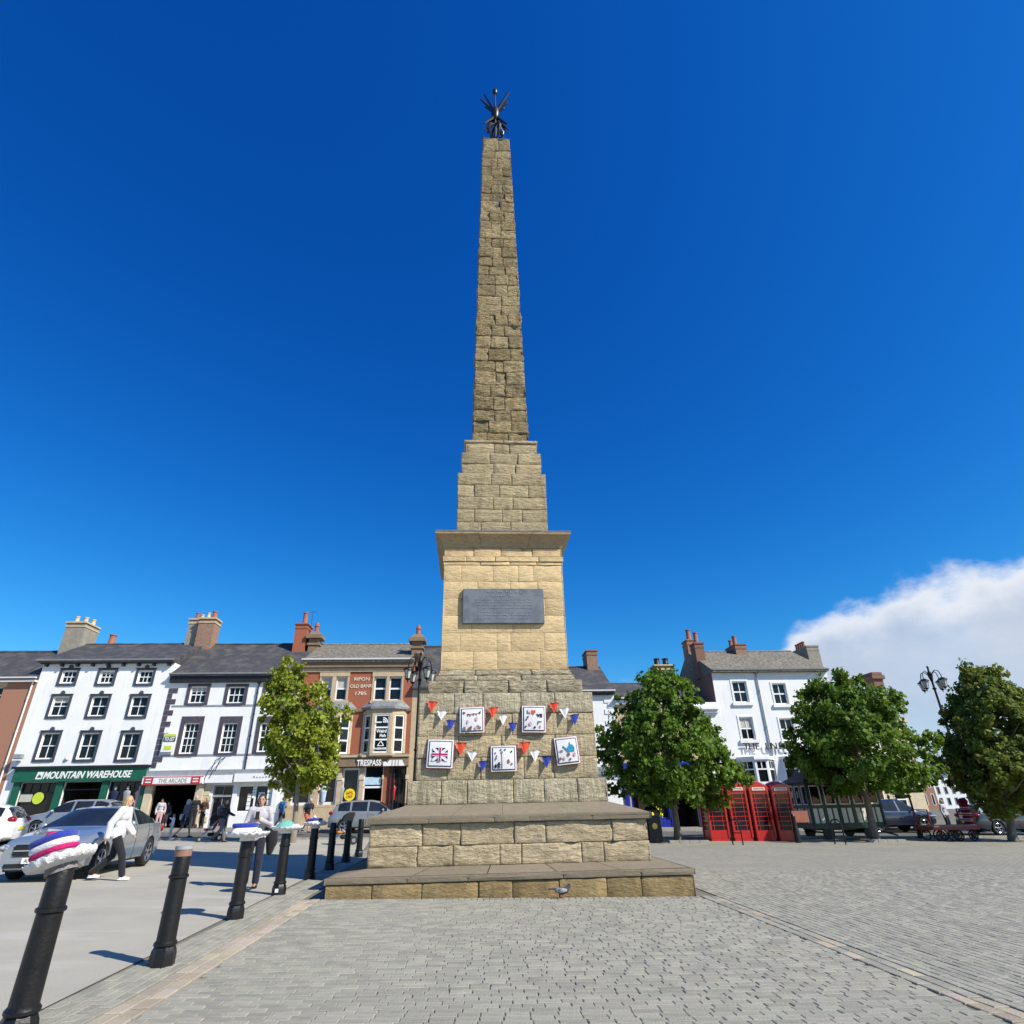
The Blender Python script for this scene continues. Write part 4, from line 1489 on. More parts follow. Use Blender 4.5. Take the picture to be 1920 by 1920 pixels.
zr = b.P(Z2(900, 440), 4.4)[1]
b.roof(SLATE, ze + .1, zr, 4.4)
gutter(b, M_GREYP, ze + .18)
eb = b.P(Z2(600, 855))[1]
b.box('eaves_board', M_BLACKP, 0, b.w, -.22, -.003, eb + .05, ze + .02)
for yv in (1090, 1612):
    z_ = b.P(Z2(560, yv))[1]
    b.box('string_course', M_GREYP, .45, b.w - .02, -.035, -.003, z_ - .05, z_ + .05)
qz = eb - .3
i = 0
while qz > gb + .4:
    b.box('quoin', M_BROWNTRIM, .02, .62 if i % 2 == 0 else .32, -.03, -.002, qz - .32, qz)
    qz -= .36
    i += 1
dp = b.P(Z2(1020, 1050))
downpipe(b, M_BLACKP, dp[0], gb, eb)
b.box('grey_fascia', M_GREYP, -.05, b.w, -.34, -.003, gb - .42, gb + .02, None, .02)
az0, az1 = b.P(Z5(80, 410))[1], b.P(Z5(80, 322))[1]
sx1 = b.P(Z5(715, 360))[0]
sgn = b.box('arcade_sign', WPAINT, -.1, sx1, -.5, -.34, az0, az1, None, .01)
for xp in (b.P(Z5(145, 357))[0], b.P(Z5(640, 345))[0]):
    rp = b.box('red_panel', M_REDP, xp - .28, xp + .28, -.515, -.495, (az0 + az1) / 2 - .24, (az0 + az1) / 2 + .22, sgn)
    for k in range(2):
        b.box('strapline', WPAINT, xp - .17, xp + .17, -.525, -.514, (az0 + az1) / 2 - .12 + k * .16, (az0 + az1) / 2 - .05 + k * .16, rp)
text('THE ARCADE', .34, M_RENDER, sgn, (b.P(Z5(400, 357))[0], -.505, (az0 + az1) / 2 - .02), TX, extrude=.008, width=b.P(Z5(545, 357))[0] - b.P(Z5(250, 357))[0])
b.box('sign_border', M_REDP, -.1, sx1, -.512, -.5, az0 + .02, az0 + .06, sgn)
b.box('sign_border', M_REDP, -.1, sx1, -.512, -.5, az1 - .06, az1 - .02, sgn)
s2 = b.box('white_fascia', WPAINT, sx1 + .05, b.P(Z5(1010, 360))[0], -.38, -.003, az0 + .05, az1 + .02, None, .01)
s3 = b.box('agent_fascia', WPAINT, ex0 - .2, ex1 + .15, -.44, -.003, az0 + .08, az1 + .08, None, .01)
for k in range(9):
    xk = ex0 + 1.0 + k * .19
    b.box('script_mark', M_GREYP, xk, xk + .10, -.452, -.44, az0 + .30, az0 + .36 + .05 * (k % 4 == 0), s3)
for xp in (max(.02, ax0 - .45), ax1 - .35):
    pl_ = b.box('pillar', M_CREAM, xp, xp + .5, -.18, .2, .02, sb, None, .03)
    b.box('pillar_base', M_CREAM, xp - .06, xp + .56, -.24, .2, .015, .28, pl_)
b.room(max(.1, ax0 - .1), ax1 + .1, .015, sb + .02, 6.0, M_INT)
qx0, qx1 = ax1 + .16, dx0 - .05
for k in range(8):
    b.box('stone_block', M_CREAM, qx0, qx1 if k % 2 else qx1 - .12, -.07, -.003, .05 + k * (sb - .1) / 8, .03 + (k + 1) * (sb - .1) / 8, None, .012)
w = b.win(dx0, dx1, .02, sb - .05, 2, 1, M_GREYP, fr=.09, name='door')
b.box('door_header', M_GREYP, dx0, dx1, .05, .1, sb - .75, sb - .62, w)
b.win(ex0, ex1, ez, sb - .05, 2, 1, WPAINT, fr=.12, bar=.1, name='shop_window')
for k, (fx, fw, fz, fh, mm) in enumerate(((.30, .1, .12, .55, WPAINT), (.42, .06, .5, .4, WPAINT), (.60, .17, .1, .62, M_LBLUE), (.84, .11, .06, .82, WPAINT))):
    W2 = ex1 - ex0
    H2 = sb - ez
    for r_ in range(4):
        b.box('window_card', mm, ex0 + W2 * fx, ex0 + W2 * (fx + fw), .085, .1, ez + H2 * (fz + fh * r_ / 4), ez + H2 * (fz + fh * (r_ + .86) / 4))
b.box('stall_riser', WPAINT, ex0 - .25, ex1 + .2, -.1, -.003, .02, ez - .02, None, .015)
b.box('corner_post', WPAINT, ex1 + .02, ex1 + .35, -.1, -.004, ez - .01, sb - .04)
cx = b.P(Z2(415, 480), 4.0)[0]
zc = b.P(Z2(430, 190), 3.9)[1]
b.chimney(M_CHIM, cx - .2, cx + 1.0, 3.5, 4.6, ze + .6, zc, [(cx + .7, 3.9, .19, .62, M_POT), (cx + .25, 3.9, .15, .5, M_POTY)], M_BUFF)
b.chimney(M_RENDER, cx - 1.15, cx - .21, 3.9, 5.2, ze + .6, zc + .05, [(cx - .8, 4.4, .16, .6, M_POT), (cx - .45, 4.4, .15, .45, M_POTY)], M_BUFF)
# to let board
tl0 = b.rect(Z2(50, 1390), Z2(182, 1390), Z2(30, 1585))
tb = b.box('letting_board', WPAINT, tl0[0] + .06, tl0[1] + .1, -.20, -.15, tl0[2], tl0[3], None, .01)
cxx = (tl0[0] + tl0[1]) / 2 + .08
hh = tl0[3] - tl0[2]
b.box('board_panel', M_DARKTRIM, tl0[0] + .1, tl0[1] + .06, -.212, -.198, tl0[2] + hh * .55, tl0[2] + hh * .82, tb)
b.box('board_panel', M_LIME, tl0[0] + .1, tl0[1] + .06, -.212, -.198, tl0[2] + hh * .84, tl0[2] + hh * .97, tb)
b.box('board_panel', M_LIME, tl0[0] + .25, tl0[1] - .1, -.212, -.198, tl0[2] + hh * .12, tl0[2] + hh * .34, tb)
text('TO LET', .30, WPAINT, tb, (cxx, -.216, tl0[2] + hh * .69), TX, extrude=.004, bold=.008, width=(tl0[1] - tl0[0]) * .8)
b.box('board_bracket', M_BLACKP, cxx - .03, cxx + .03, -.16, 0, tl0[2] + hh * .4, tl0[2] + hh * .46, tb)
for k in range(2):
    wv = b.P(Z2(690 - k * 45, 1640))
    mb = MB()
    a_ = Vector((wv[0], -.02, wv[1]))
    mb.tube([a_, a_ + Vector((-.1, -.5, -.2)), a_ + Vector((-.25, -.62, -.85))], .03, 6)
    mb.build('sign_bracket', M_BLACKP, b.r)

# ---- 3: the old bank with the outdoor shop
u3 = fpix(*Z3(1510, 700))[0]
b = Bld('old_bank_building', 'red sandstone old bank with buff trim over an outdoor clothing shop', u2 + .01, u3)
ze = b.P(Z3(900, 655))[1]
top_w = []
for (xa, xb) in ((410, 540), (585, 722), (1042, 1190), (1222, 1372)):
    r_ = b.rect(Z3(xa, 825), Z3(xb, 825), Z3(xa, 1112))
    top_w.append(r_)
fz1 = b.P(Z3(900, 1795))[1]
fz0 = b.P(Z7(700, 690))[1]
bay = [b.P(Z3(x, 1300))[0] for x in (905, 1030, 1270, 1425)]
bz1, bz0 = b.P(Z3(1100, 1225))[1], b.P(Z3(1100, 1745))[1]
lb = [b.P(Z3(x, 1300))[0] for x in (420, 600, 655, 745, 790)]
sw_ = [(b.P(Z7(xa, 760))[0], b.P(Z7(xb, 760))[0]) for xa, xb in ((-260, 60), (180, 470), (545, 830))]
swz = b.P(Z7(300, 1300))[1]
dr = (b.P(Z7(900, 760))[0], b.P(Z7(1205, 760))[0])
w3 = (b.P(Z7(1360, 760))[0], b.w - .12)
holes = list(top_w) + [(a, c, swz, fz0) for a, c in sw_] + [(dr[0], dr[1], .03, fz0, .2), (w3[0], w3[1], .5, fz0)]
b.wall(M_REDST, ze, holes)
for i, h in enumerate(top_w):
    w = b.win(*h, 1, 2, fr=.09, bar=.06, blind=.45 if i < 2 else 0)
for a_, c_ in ((0, 1), (2, 3)):
    x0_, x1_ = top_w[a_][0], top_w[c_][1]
    z0_, z1_ = top_w[a_][2], top_w[a_][3]
    sr = b.box('window_hood', M_BUFF, x0_ - .16, x1_ + .14, -.07, -.003, z1_, z1_ + .34, None, .01)
    b.box('jamb', M_BUFF, x0_ - .13, x0_, -.05, .1, z0_, z1_, sr)
    b.box('jamb', M_BUFF, x1_, x1_ + .11, -.05, .1, z0_, z1_, sr)
    b.box('mullion', M_BUFF, top_w[a_][1], top_w[c_][0], -.06, .1, z0_, z1_, sr)
    b.box('sill', M_BUFF, x0_ - .18, x1_ + .18, -.14, .05, z0_ - .16, z0_, sr)
zb = b.P(Z3(900, 745))[1]
b.box('cornice_band', M_BUFF, 0, b.w, -.10, -.003, zb - .12, zb + .12)
b.box('cornice_band', M_BUFFD, -.05, b.w + .05, -.26, -.003, zb + .16, ze + .02)
gutter(b, WPAINT, ze + .22, y=-.5)
zr = b.P(Z3(900, 435), 4.2)[1]
b.roof(STONESLATE, ze + .1, zr, 4.2, over=.4)
sc_ = b.P(Z3(900, 1215))[1]
b.box('string_course', M_BUFFD, 0, b.w, -.12, -.003, sc_ - .16, sc_)
tm = (top_w[1][1] + top_w[2][0]) / 2 + .1
tm = b.P(Z3(878, 940))[0]
for (tx, yy, wd) in (('RIPON', 855, 180), ('OLD BANK', 940, 268), ('1785', 1028, 130)):
    text(tx, .34, M_GOLDW, b.r, (tm, -.012, b.P(Z3(880, yy))[1]), TX, extrude=.02, width=b.P(Z3(880 + wd, yy))[0] - b.P(Z3(880, yy))[0])
# canted bays
for kx, (xs_, nm) in enumerate(((bay, 1), ([lb[0] - .5, lb[0] + .2, lb[2] - .15, lb[3] + .2], 2))):
    mb = MB()
    pr = .55
    pts = [(xs_[0], 0), (xs_[1], -pr), (xs_[2], -pr), (xs_[3], 0)]
    mb.prism([(p[0], p[1]) for p in pts], 2, bz0 - .16, bz0)
    by = mb.build('bay_window', M_BUFF, b.r)
    mb = MB()
    mb.prism([(p[0], p[1]) for p in pts], 2, bz1 - .35, bz1)
    mb.build('bay_lintel', M_BUFF, by)
    for (p, q, ww) in ((pts[0], pts[1], .16), (pts[1], pts[2], .2), (pts[2], pts[3], .16)):
        A_, B_ = Vector((p[0], p[1], 0)), Vector((q[0], q[1], 0))
        L_ = (B_ - A_).length
        an = math.atan2(B_.y - A_.y, B_.x - A_.x)
        f = MB()
        for xx in (0, L_ - ww):
            f.box(xx, xx + ww, -.012, .1, bz0, bz1 - .35)
        f.build('bay_post', M_BUFF, by, False, A_, (0, 0, an))
        f = MB()
        z0_, z1_ = bz0, bz1 - .35
        f.box(ww, ww + .08, .03, .09, z0_, z1_)
        f.box(L_ - ww - .08, L_ - ww, .03, .09, z0_, z1_)
        for zf in (0, .33, .66, 1.0):
            zz_ = z0_ + (z1_ - z0_ - .09) * zf
            f.box(ww + .08, L_ - ww - .08, .03, .09, zz_, zz_ + (.1 if zf < .9 else .09))
        fo = f.build('bay_frame', WPAINT, by, False, A_, (0, 0, an))
        for r_ in range(3):
            za = z0_ + (z1_ - z0_ - .09) * (r_ / 3) + .1
            zb_ = z0_ + (z1_ - z0_ - .09) * ((r_ + 1) / 3)
            pn = place(PANE, 'pane', by, A_ + (B_ - A_).normalized() * (ww + .08) + Vector((-(B_ - A_).y, (B_ - A_).x, 0)).normalized() * .07 + Vector((0, 0, za)), (0, 0, an))
            pn.scale = (L_ - 2 * ww - .16, 1, zb_ - za)
    ru = MB()
    e = .18
    o_ = [(xs_[0] - e, 0), (xs_[1] - e * .7, -pr - e), (xs_[2] + e * .7, -pr - e), (xs_[3] + e, 0)]
    i_ = [(xs_[0] + .25, 0), (xs_[1] + .1, -.2), (xs_[2] - .1, -.2), (xs_[3] - .25, 0)]
    ru.add([(x, y, bz1) for x, y in o_] + [(x, y, bz1 + .16) for x, y in o_] + [(x, y, bz1 + .55) for x, y in i_],
           [(3, 2, 1, 0), (0, 1, 5, 4), (1, 2, 6, 5), (2, 3, 7, 6), (4, 5, 9, 8), (5, 6, 10, 9), (6, 7, 11, 10), (8, 9, 10, 11)])
    ru.build('bay_roof', M_LEAD, by)
bcx, yb_ = (bay[1] + bay[2]) / 2, -.575
zs3 = [bz0 + (bz1 - .35 - bz0) * f for f in (.17, .5, .84)]
em = MB()
for k in range(3):
    em.add([(bcx - .05 + (.30 - .1 * k) * math.cos(a) * 1.15 + .1, yb_, zs3[2] - .16 + (.36 - .11 * k) * math.sin(a)) for a in [i * math.pi / 16 for i in range(9)]] +
           [(bcx - .05 + (.23 - .1 * k) * math.cos(a) * 1.15 + .1, yb_, zs3[2] - .16 + (.29 - .11 * k) * math.sin(a)) for a in [i * math.pi / 16 for i in range(9)]],
           [(i, i + 1, i + 10, i + 9) for i in range(8)])
em.box(bcx - .48, bcx - .02, yb_ - .003, yb_, zs3[2] - .16, zs3[2] - .08)
em.build('window_emblem', WPAINT, b.r)
text('Weird', .28, WPAINT, b.r, (bcx, yb_, zs3[1] + .13), TX, extrude=.004, bold=.01, width=(bay[2] - bay[1]) * .5, name='window_lettering')
text('Fish', .26, WPAINT, b.r, (bcx + .1, yb_, zs3[1] - .15), TX, extrude=.004, bold=.01, name='window_lettering')
text('PASSENGER', .17, WPAINT, b.r, (bcx, yb_, zs3[0] - .16), TX, extrude=.004, bold=.008, width=(bay[2] - bay[1]) * .6, name='window_lettering')
em = MB()
T0 = zs3[0] + .02
for (p, q) in (((-.2, 0), (0, .3)), ((0, .3), (.2, 0)), ((-.2, 0), (.2, 0))):
    em.tube([(bcx + p[0], yb_, T0 + p[1]), (bcx + q[0], yb_, T0 + q[1])], .03, 5)
em.build('window_emblem', WPAINT, b.r)
fa = b.box('shop_fascia', M_BUFFD, -.02, b.w + .02, -.32, -.003, fz0 + .02, fz1, None, .02)
b.box('fascia_cornice', M_BUFF, -.05, b.w + .05, -.40, -.003, fz1, fz1 + .14, fa)
b.box('fascia_cornice', M_BUFFD, -.05, b.w + .05, -.36, -.003, fz1 + .14, max(fz1 + .2, bz0 - .16), fa)
ta, te = b.P(Z7(790, 590)), b.P(Z7(1185, 590))
text('TRESPASS', .5, WPAINT, fa, ((ta[0] + te[0]) / 2 + .03, -.40, ta[1] - .14), TX, extrude=.012, bold=.014, width=te[0] - ta[0])
ar = b.P(Z7(1300, 590))
em = MB()
ar = (ar[0] + .30, ar[1] - .14)
em.prism([(ar[0] - .60, ar[1] - .16), (ar[0] + .8, ar[1] - .16), (ar[0] + .62, ar[1] + .2), (ar[0] - .2, ar[1] + .2), (ar[0] - .34, ar[1] + .02), (ar[0] - .45, ar[1] + .12), (ar[0] - .6, ar[1] + .08)], 1, -.42, -.395)
e_ = em.build('emblem', WPAINT, fa)
for k in range(3):
    b.box('emblem_stripe', M_BUFFD, ar[0] - .05 + k * .2, ar[0] + .0 + k * .2, -.426, -.419, ar[1] - .17, ar[1] + .21, e_)
oy = b.P(Z7(395, 590))
text('ory', .55, WPAINT, fa, (oy[0], -.33, oy[1] + .03), TX, extrude=.012, shear=.25, bold=.014)
for xx in (430, 860, 1100, 1340):
    p = b.P(Z7(xx, 480))
    lb_ = MB()
    lb_.box(p[0] - .08, p[0] + .08, -.54, -.36, fz1 + .02, fz1 + .24, .03)
    lb_.build('fascia_lamp', M_RENDER, fa)
for (a, c) in sw_:
    w = b.win(a, c, swz, fz0 - .02, 1, 1, WPAINT, fr=.13, name='shop_window')
    b.box('shop_sill', M_BUFF, a - .1, c + .1, -.12, .05, swz - .14, swz, w)
for xx in ((0.02, sw_[0][0]), (sw_[0][1], sw_[1][0]), (sw_[1][1], sw_[2][0]), (sw_[2][1], dr[0]), (dr[1], w3[0] - .55), (b.w - .12, b.w)):
    if xx[1] - xx[0] > .05:
        pl_ = b.box('shop_pilaster', M_BUFF, xx[0] + .01, xx[1] - .01, -.09, -.003, swz - .01, fz0 - .02, None, .012)
        b.box('pilaster_cap', M_CREAM, xx[0] - .02, xx[1] + .02, -.13, -.003, fz0 - .75, fz0 - .5, pl_)
b.box('plinth', M_BUFF, 0, dr[0] - .02, -.13, -.003, .02, swz - .15, None, .02)
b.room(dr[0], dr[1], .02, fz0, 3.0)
dz = b.P(Z7(1000, 1000))[1]
df = b.box('door_frame', WPAINT, dr[0], dr[1], .03, .1, dz - .1, dz + .02)
b.box('door_sign', M_LBLUE, dr[0] + .08, dr[1] - .08, .02, .03, dz + .1, dz + .55, df)
b.box('door_jamb', WPAINT, dr[0], dr[0] + .1, .03, .1, .03, fz0, df)
pn = place(PANE, 'pane', df, (dr[0] + .1, .09, dz + .03))
pn.scale = (dr[1] - dr[0] - .1, 1, fz0 - dz - .05)
b.win(w3[0], w3[1], .5, fz0 - .02, 2, 1, M_BLACKP, fr=.1, name='shop_window')
downpipe(b, M_BLACKP, dr[1] + .5, .1, fz0)
downpipe(b, M_BLACKP, dr[1] + .75, .1, fz0)
oc = b.P(Z7(655, 1135))
pm = MB()
pm.lathe([(0, 0), (.36, 0), (.36, .02), (0, .02)], 20, caps=False)
sale = pm.build('sale_sign', M_YEL, b.r, False, (oc[0], .09, oc[1]), (R(90), 0, 0))
text('60%', .26, M_REDP, b.r, (oc[0], .055, oc[1] + .10), TX, extrude=.003, name='sale_lettering')
text('OFF', .22, M_REDP, b.r, (oc[0], .055, oc[1] - .13), TX, extrude=.003, name='sale_lettering')
oc = b.P(Z7(250, 1170))
for k in range(3):
    d_ = MB()
    d_.lathe([(.06, 0), (.15, .1), (.17, .55), (.22, .8), (.1, .95), (.06, 1.0), (.11, 1.1), (.11, 1.22), (.04, 1.32)], 10, squish=(1, .5))
    d_.build('shop_dummy', (M_LBLUE, M_GREYP, M_REDP)[k], b.r, True, (oc[0] + (-.1, 1.0, 4.3)[k] * 1.0, .05, swz + .12))
# chimneys
cx = b.P(Z2(1505, 420), 3.6)[0]
zc = b.P(Z2(1510, 255), 3.6)[1]
b.chimney(M_REDST, cx - .5, cx + .42, 3.0, 4.4, ze, zc, [(cx, 3.6, .2, 1.0, M_POT)], M_REDST)
mb = MB()
mb.tube([(cx + .55, 3.4, zc - 1), (cx + .6, 3.4, zc + 1.2)], .02, 5)
mb.tube([(cx + .35, 3.4, zc + 1.1), (cx + .85, 3.4, zc + 1.15)], .015, 5)
mb.build('aerial', M_BLACKP, b.r)
for (zx, v_) in ((1650, 3.4), (None, 1.2)):
    if zx:
        p = b.P(Z2(1650, 360), v_)
        x_, zt_ = p[0], p[1]
    else:
        p = b.P(Z3(1560, 380), v_)
        x_, zt_ = p[0], p[1]
    mb = MB()
    mb.box(x_ - .38, x_ + .38, v_ - .4, v_ + .4, ze - .1, zt_ - .25)
    st_c = mb.build('stone_chimney', M_BUFFD, b.r)
    mb = MB()
    mb.box(x_ - .62, x_ + .62, v_ - .62, v_ + .62, zt_ - .26, zt_ + .05, .03)
    mb.lathe([(.72, 0), (.45, .25), (.3, .32)], 4, (x_, v_, zt_ + .05), rot=math.pi / 4)
    mb.box(x_ - .48, x_ + .48, v_ - .48, v_ + .48, zt_ - .75, zt_ - .6)
    mb.build('chimney_cap', M_BUFFD, st_c)
    mb = MB()
    mb.lathe([(.18, 0), (.15, .4), (.2, .45), (.17, .6), (.1, .75)], 10, (x_, v_, zt_ + .34))
    mb.build('chimney_pot', M_POT, st_c, True)
mb = MB()
sc2 = b.P(Z3(1570, 560), -.1)
mb.lathe([(.12, 0), (.3, .15), (.38, .4), (.3, .5), (.18, .55)], 10, (sc2[0], .2, sc2[1] - .3))
mb.build('gable_finial', M_BUFFD, b.r, True)

# ---- 4: plain house mostly hidden by the obelisk
u4 = fpix(1066, 1251)[0]
b = Bld('slate_roofed_house', 'plain buff house with slate roof half hidden behind the obelisk', u3 + .01, u4)
zt = fpix(820, 1292)[1] - b.z0
hs_ = [(1.5 + i * 2.6, 2.7 + i * 2.6, z, z + 1.8) for i in range(5) if 2.7 + i * 2.6 < b.w for z in (4.0, 7.0) if z + 2 < zt]
b.wall(M_BUFF, zt, hs_)
for h in hs_:
    b.win(*h, 2, 2)
b.roof(SLATE, zt + .1, b.P((815, 1212), 4.2)[1], 4.2)

# ---- 5: white house right of the obelisk
u5 = fpix(*ZR(515, 700))[0]
b = Bld('white_cornered_house', 'narrow white house with quoined corner beside the obelisk', u4 + .01, u5)
zt = b.P(ZR(420, 672))[1]
shp = [(b.w - 3.6, b.w - .9, .6, 2.6)]
b.wall(WHITE, zt, shp)
b.win(*shp[0], 2, 1, M_BLACKP)
zr = b.P(ZR(60, 400), 4.0)[1]
b.roof(SLATE, zt + .1, zr, 4.0)
gutter(b, WPAINT, zt + .16)
b.box('eaves_board', M_BLACKP, 0, b.w, -.25, -.003, zt - .16, zt)
for k in range(14):
    z_ = 2.9 + k * (zt - 3.2) / 14
    b.box('quoin', WHITE, b.w - (.75 if k % 2 else .5), b.w + .02, -.05, -.002, z_, z_ + (zt - 3.2) / 14 - .05)
sg = b.P(ZR(460, 1515))
b.box('shop_fascia', M_GREYP, 0, b.w - .1, -.2, -.003, sg[1] - .1, sg[1] + .35)
b.box('side_sign', WPAINT, b.w - 1.1, b.w - .15, -.1, -.003, .5, 2.5, None, .01)
c1 = b.P(ZR(230, 400), 3.4)
zc = b.P(ZR(260, 235), 3.4)[1]
c0 = b.P(ZR(235, 400), 3.4)[0]
c2 = b.P(ZR(350, 400), 3.4)[0]
b.chimney(M_CHIM, c0, c2, 3.4, 5.2, zt, zc, (), M_BRICKD, cap=.05)

# ---- 6: low house with the blue shop
u6 = fpix(*ZU(240, 900))[0]
b = Bld('blue_shop_house', 'buff house with low slate roof over a bright blue shopfront', u5 + .01, u6)
zt = b.P(ZR(600, 750))[1]
wz = b.P(ZR(600, 800))[1]
hs_ = []
for i in range(4):
    x_ = .9 + i * 2.9
    if x_ + 1.2 < b.w:
        hs_ += [(x_, x_ + 1.1, wz - 1.3, wz), (x_, x_ + 1.1, wz - 4.6, wz - 2.6)]
f1 = b.P(ZR(700, 1545))[1]
f0 = b.P(ZR(700, 1690))[1]
fx1 = min(b.w - .3, 9.5)
shp = [(.5, 3.0, .5, f0), (3.3, 4.9, .05, f0, .2), (5.2, fx1, .5, f0)]
b.wall(M_BUFF, zt, hs_ + shp)
for h in hs_:
    w = b.win(*h, 2, 2)
    b.box('sill', WPAINT, h[0] - .1, h[1] + .1, -.1, .05, h[2] - .12, h[2], w)
b.win(*shp[0], 1, 1, M_BLUE, fr=.12, name='shop_window')
b.win(*shp[2], 3, 1, M_BLUE, fr=.12, bar=.1, name='shop_window')
b.room(3.3, 4.9, .05, f0, 2.5)
for x_ in (.1, 3.02, 4.92, fx1):
    b.box('pilaster', M_BLUE, x_, x_ + .28, -.12, -.003, .02, f0)
b.box('stall_riser', M_BLUE, .4, 3.0, -.06, .08, .02, .5)
b.box('stall_riser', M_BLUE, 5.2, fx1, -.06, .08, .02, .5)
fa = b.box('shop_fascia', M_BLUE, .05, fx1 + .3, -.3, -.003, f0, f1 + .75, None, .02)
b.box('fascia_rail', WPAINT, .05, fx1 + .3, -.32, -.3, f1 - .25, f1 - .2, fa)
cxl = b.P(ZR(800, 1590))
em = MB()
for sg_ in (-1, 1):
    pts = [(cxl[0] + sg_ * (.35 + .38 * math.sin(t)), -.32, cxl[1] + .25 * math.cos(t)) for t in [i * math.pi / 8 for i in range(9)]]
    em.tube(pts, .045, 5)
em.prism([(cxl[0] - .2, cxl[1] - .05), (cxl[0] + .05, cxl[1] - .05), (cxl[0] - .05, cxl[1] + .14)], 1, -.34, -.32)
em.prism([(cxl[0] + .35, cxl[1] - .1), (cxl[0] + .55, cxl[1] - .1), (cxl[0] + .5, cxl[1] + .1), (cxl[0] + .4, cxl[1] + .1)], 1, -.34, -.32)
em.box(cxl[0] - .6, cxl[0] + .7, -.33, -.31, cxl[1] - .36, cxl[1] - .31)
em.build('emblem', WPAINT, fa)
ws = b.P(ZR(835, 1785))
b.box('window_sign', WPAINT, ws[0] - .25, ws[0] + .25, -.08, -.05, ws[1] - .2, ws[1] + .2)
zr = b.P(ZR(700, 575), 4.2)[1]
b.roof(SLATE, zt + .1, zr, 4.2)
gutter(b, WPAINT, zt + .14)
b.box('eaves_board', WPAINT, 0, b.w, -.2, -.003, zt - .3, zt)
c_ = b.P(ZR(1020, 400), 4.2)
zc = b.P(ZR(1020, 395), 3.8)[1]
b.chimney(M_BUFFD, c_[0] - .75, c_[0] + .8, 3.6, 4.8, zt + .3, zc, [(c_[0] - .35, 4.2, .24, .6, M_BLACKP), (c_[0] + .35, 4.2, .24, .6, M_BLACKP)], M_BUFF)

# ---- 7: lower white wing and the inn
u7 = fpix(*ZU(452, 600))[0]
b = Bld('white_wing', 'low white parapet wing joined to the tall white inn', u6 + .01, u7)
zt = b.P(ZU(350, 880))[1]
b.wall(WHITE, zt, [(.6, 1.6, 4.4, 6.0), (b.w - 1.5, b.w - .5, 4.4, 6.0)] if b.w > 3 else [])
if b.w > 3:
    b.win(.6, 1.6, 4.4, 6.0)
    b.win(b.w - 1.5, b.w - .5, 4.4, 6.0)
b.box('parapet_cornice', WHITE, -.05, b.w - .01, -.35, -.003, zt - .55, zt - .3, None, .03)
b.box('parapet_cornice', WHITE, -.05, b.w - .01, -.22, -.003, zt - .75, zt - .55, None, .02)
u8 = fpix(*ZU(1740, 560))[0]
inn = b = Bld('inn', 'tall white inn with black wall letters and grey slate roof', u7, u8)
ze = b.P(ZU(700, 545))[1]
ws_ = []
for (xa, ya, xb, yb, xbl) in ((668, 645, 830, 885, 700), (1118, 668, 1270, 905, 1150), (748, 1048, 900, 1305, 780), (1200, 1062, 1350, 1315, 1230)):
    ws_.append(b.rect(ZU(xa, ya), ZU(xb, ya), ZU(xbl, yb)))
w_ = ws_[1][0] - ws_[0][0]
for k in (1, 2):
    for q_ in (1, 3):
        h = ws_[q_]
        if h[1] + w_ * k < b.w - .3:
            ws_.append((h[0] + w_ * k, h[1] + w_ * k, h[2], h[3]))
gd = [(1.2, 2.3, .03, 2.4), (3.2, 5.0, .8, 2.6), (6.0, 7.6, .8, 2.6)]
b.wall(WHITE, ze, ws_ + gd, depth=8.5)
gm = MB()
zr = b.P(ZU(760, 310), 4.25)[1]
gm.add([(-.012, .0, 0), (-.012, 8.5, 0), (-.012, 8.5, ze), (-.012, 4.25, zr - .1), (-.012, 0, ze), (.05, .02, ze), (.05, 4.25, zr - .1), (.05, 8.48, ze)], [(0, 4, 3, 2, 1), (4, 5, 6, 3), (3, 6, 7, 2)])
gm.build('gable_wall', M_BRICKD, b.r)
for h in ws_:
    w = b.win(*h, 2, 2, fr=.08, bar=.05)
    b.box('sill', WHITE, h[0] - .22, h[1] + .22, -.14, .05, h[2] - .2, h[2] - .002, w)
    mb = MB()
    mb.box(h[0] - .12, h[0] - .002, -.035, .01, h[2], h[3] + .12)
    mb.box(h[1] + .002, h[1] + .12, -.035, .01, h[2], h[3] + .12)
    mb.box(h[0] - .002, h[1] + .002, -.035, .01, h[3] + .002, h[3] + .12)
    mb.build('surround', WPAINT, w)
for h in gd:
    b.win(*h, 2, 1 if h[2] > .5 else 2, M_BLACKP)
b.roof(STONESLATE, ze + .1, zr, 4.25)
gutter(b, M_GREYP, ze + .2)
dpx = b.P(ZU(1020, 970))[0]
downpipe(b, M_GREYP, dpx, .1, ze - .1)
tx0, tx1 = b.P(ZU(790, 1385)), b.P(ZU(1290, 1385))
cw_ = (tx1[0] - tx0[0]) / 8.0
for i_, ch in enumerate('THE UNICORN'):
    if ch != ' ':
        text(ch, .62, M_BLACKP, b.r, (tx0[0] + cw_ * (i_ + .5), -.2, tx0[1]), TX, extrude=.03, name='letter', sx=1.05)
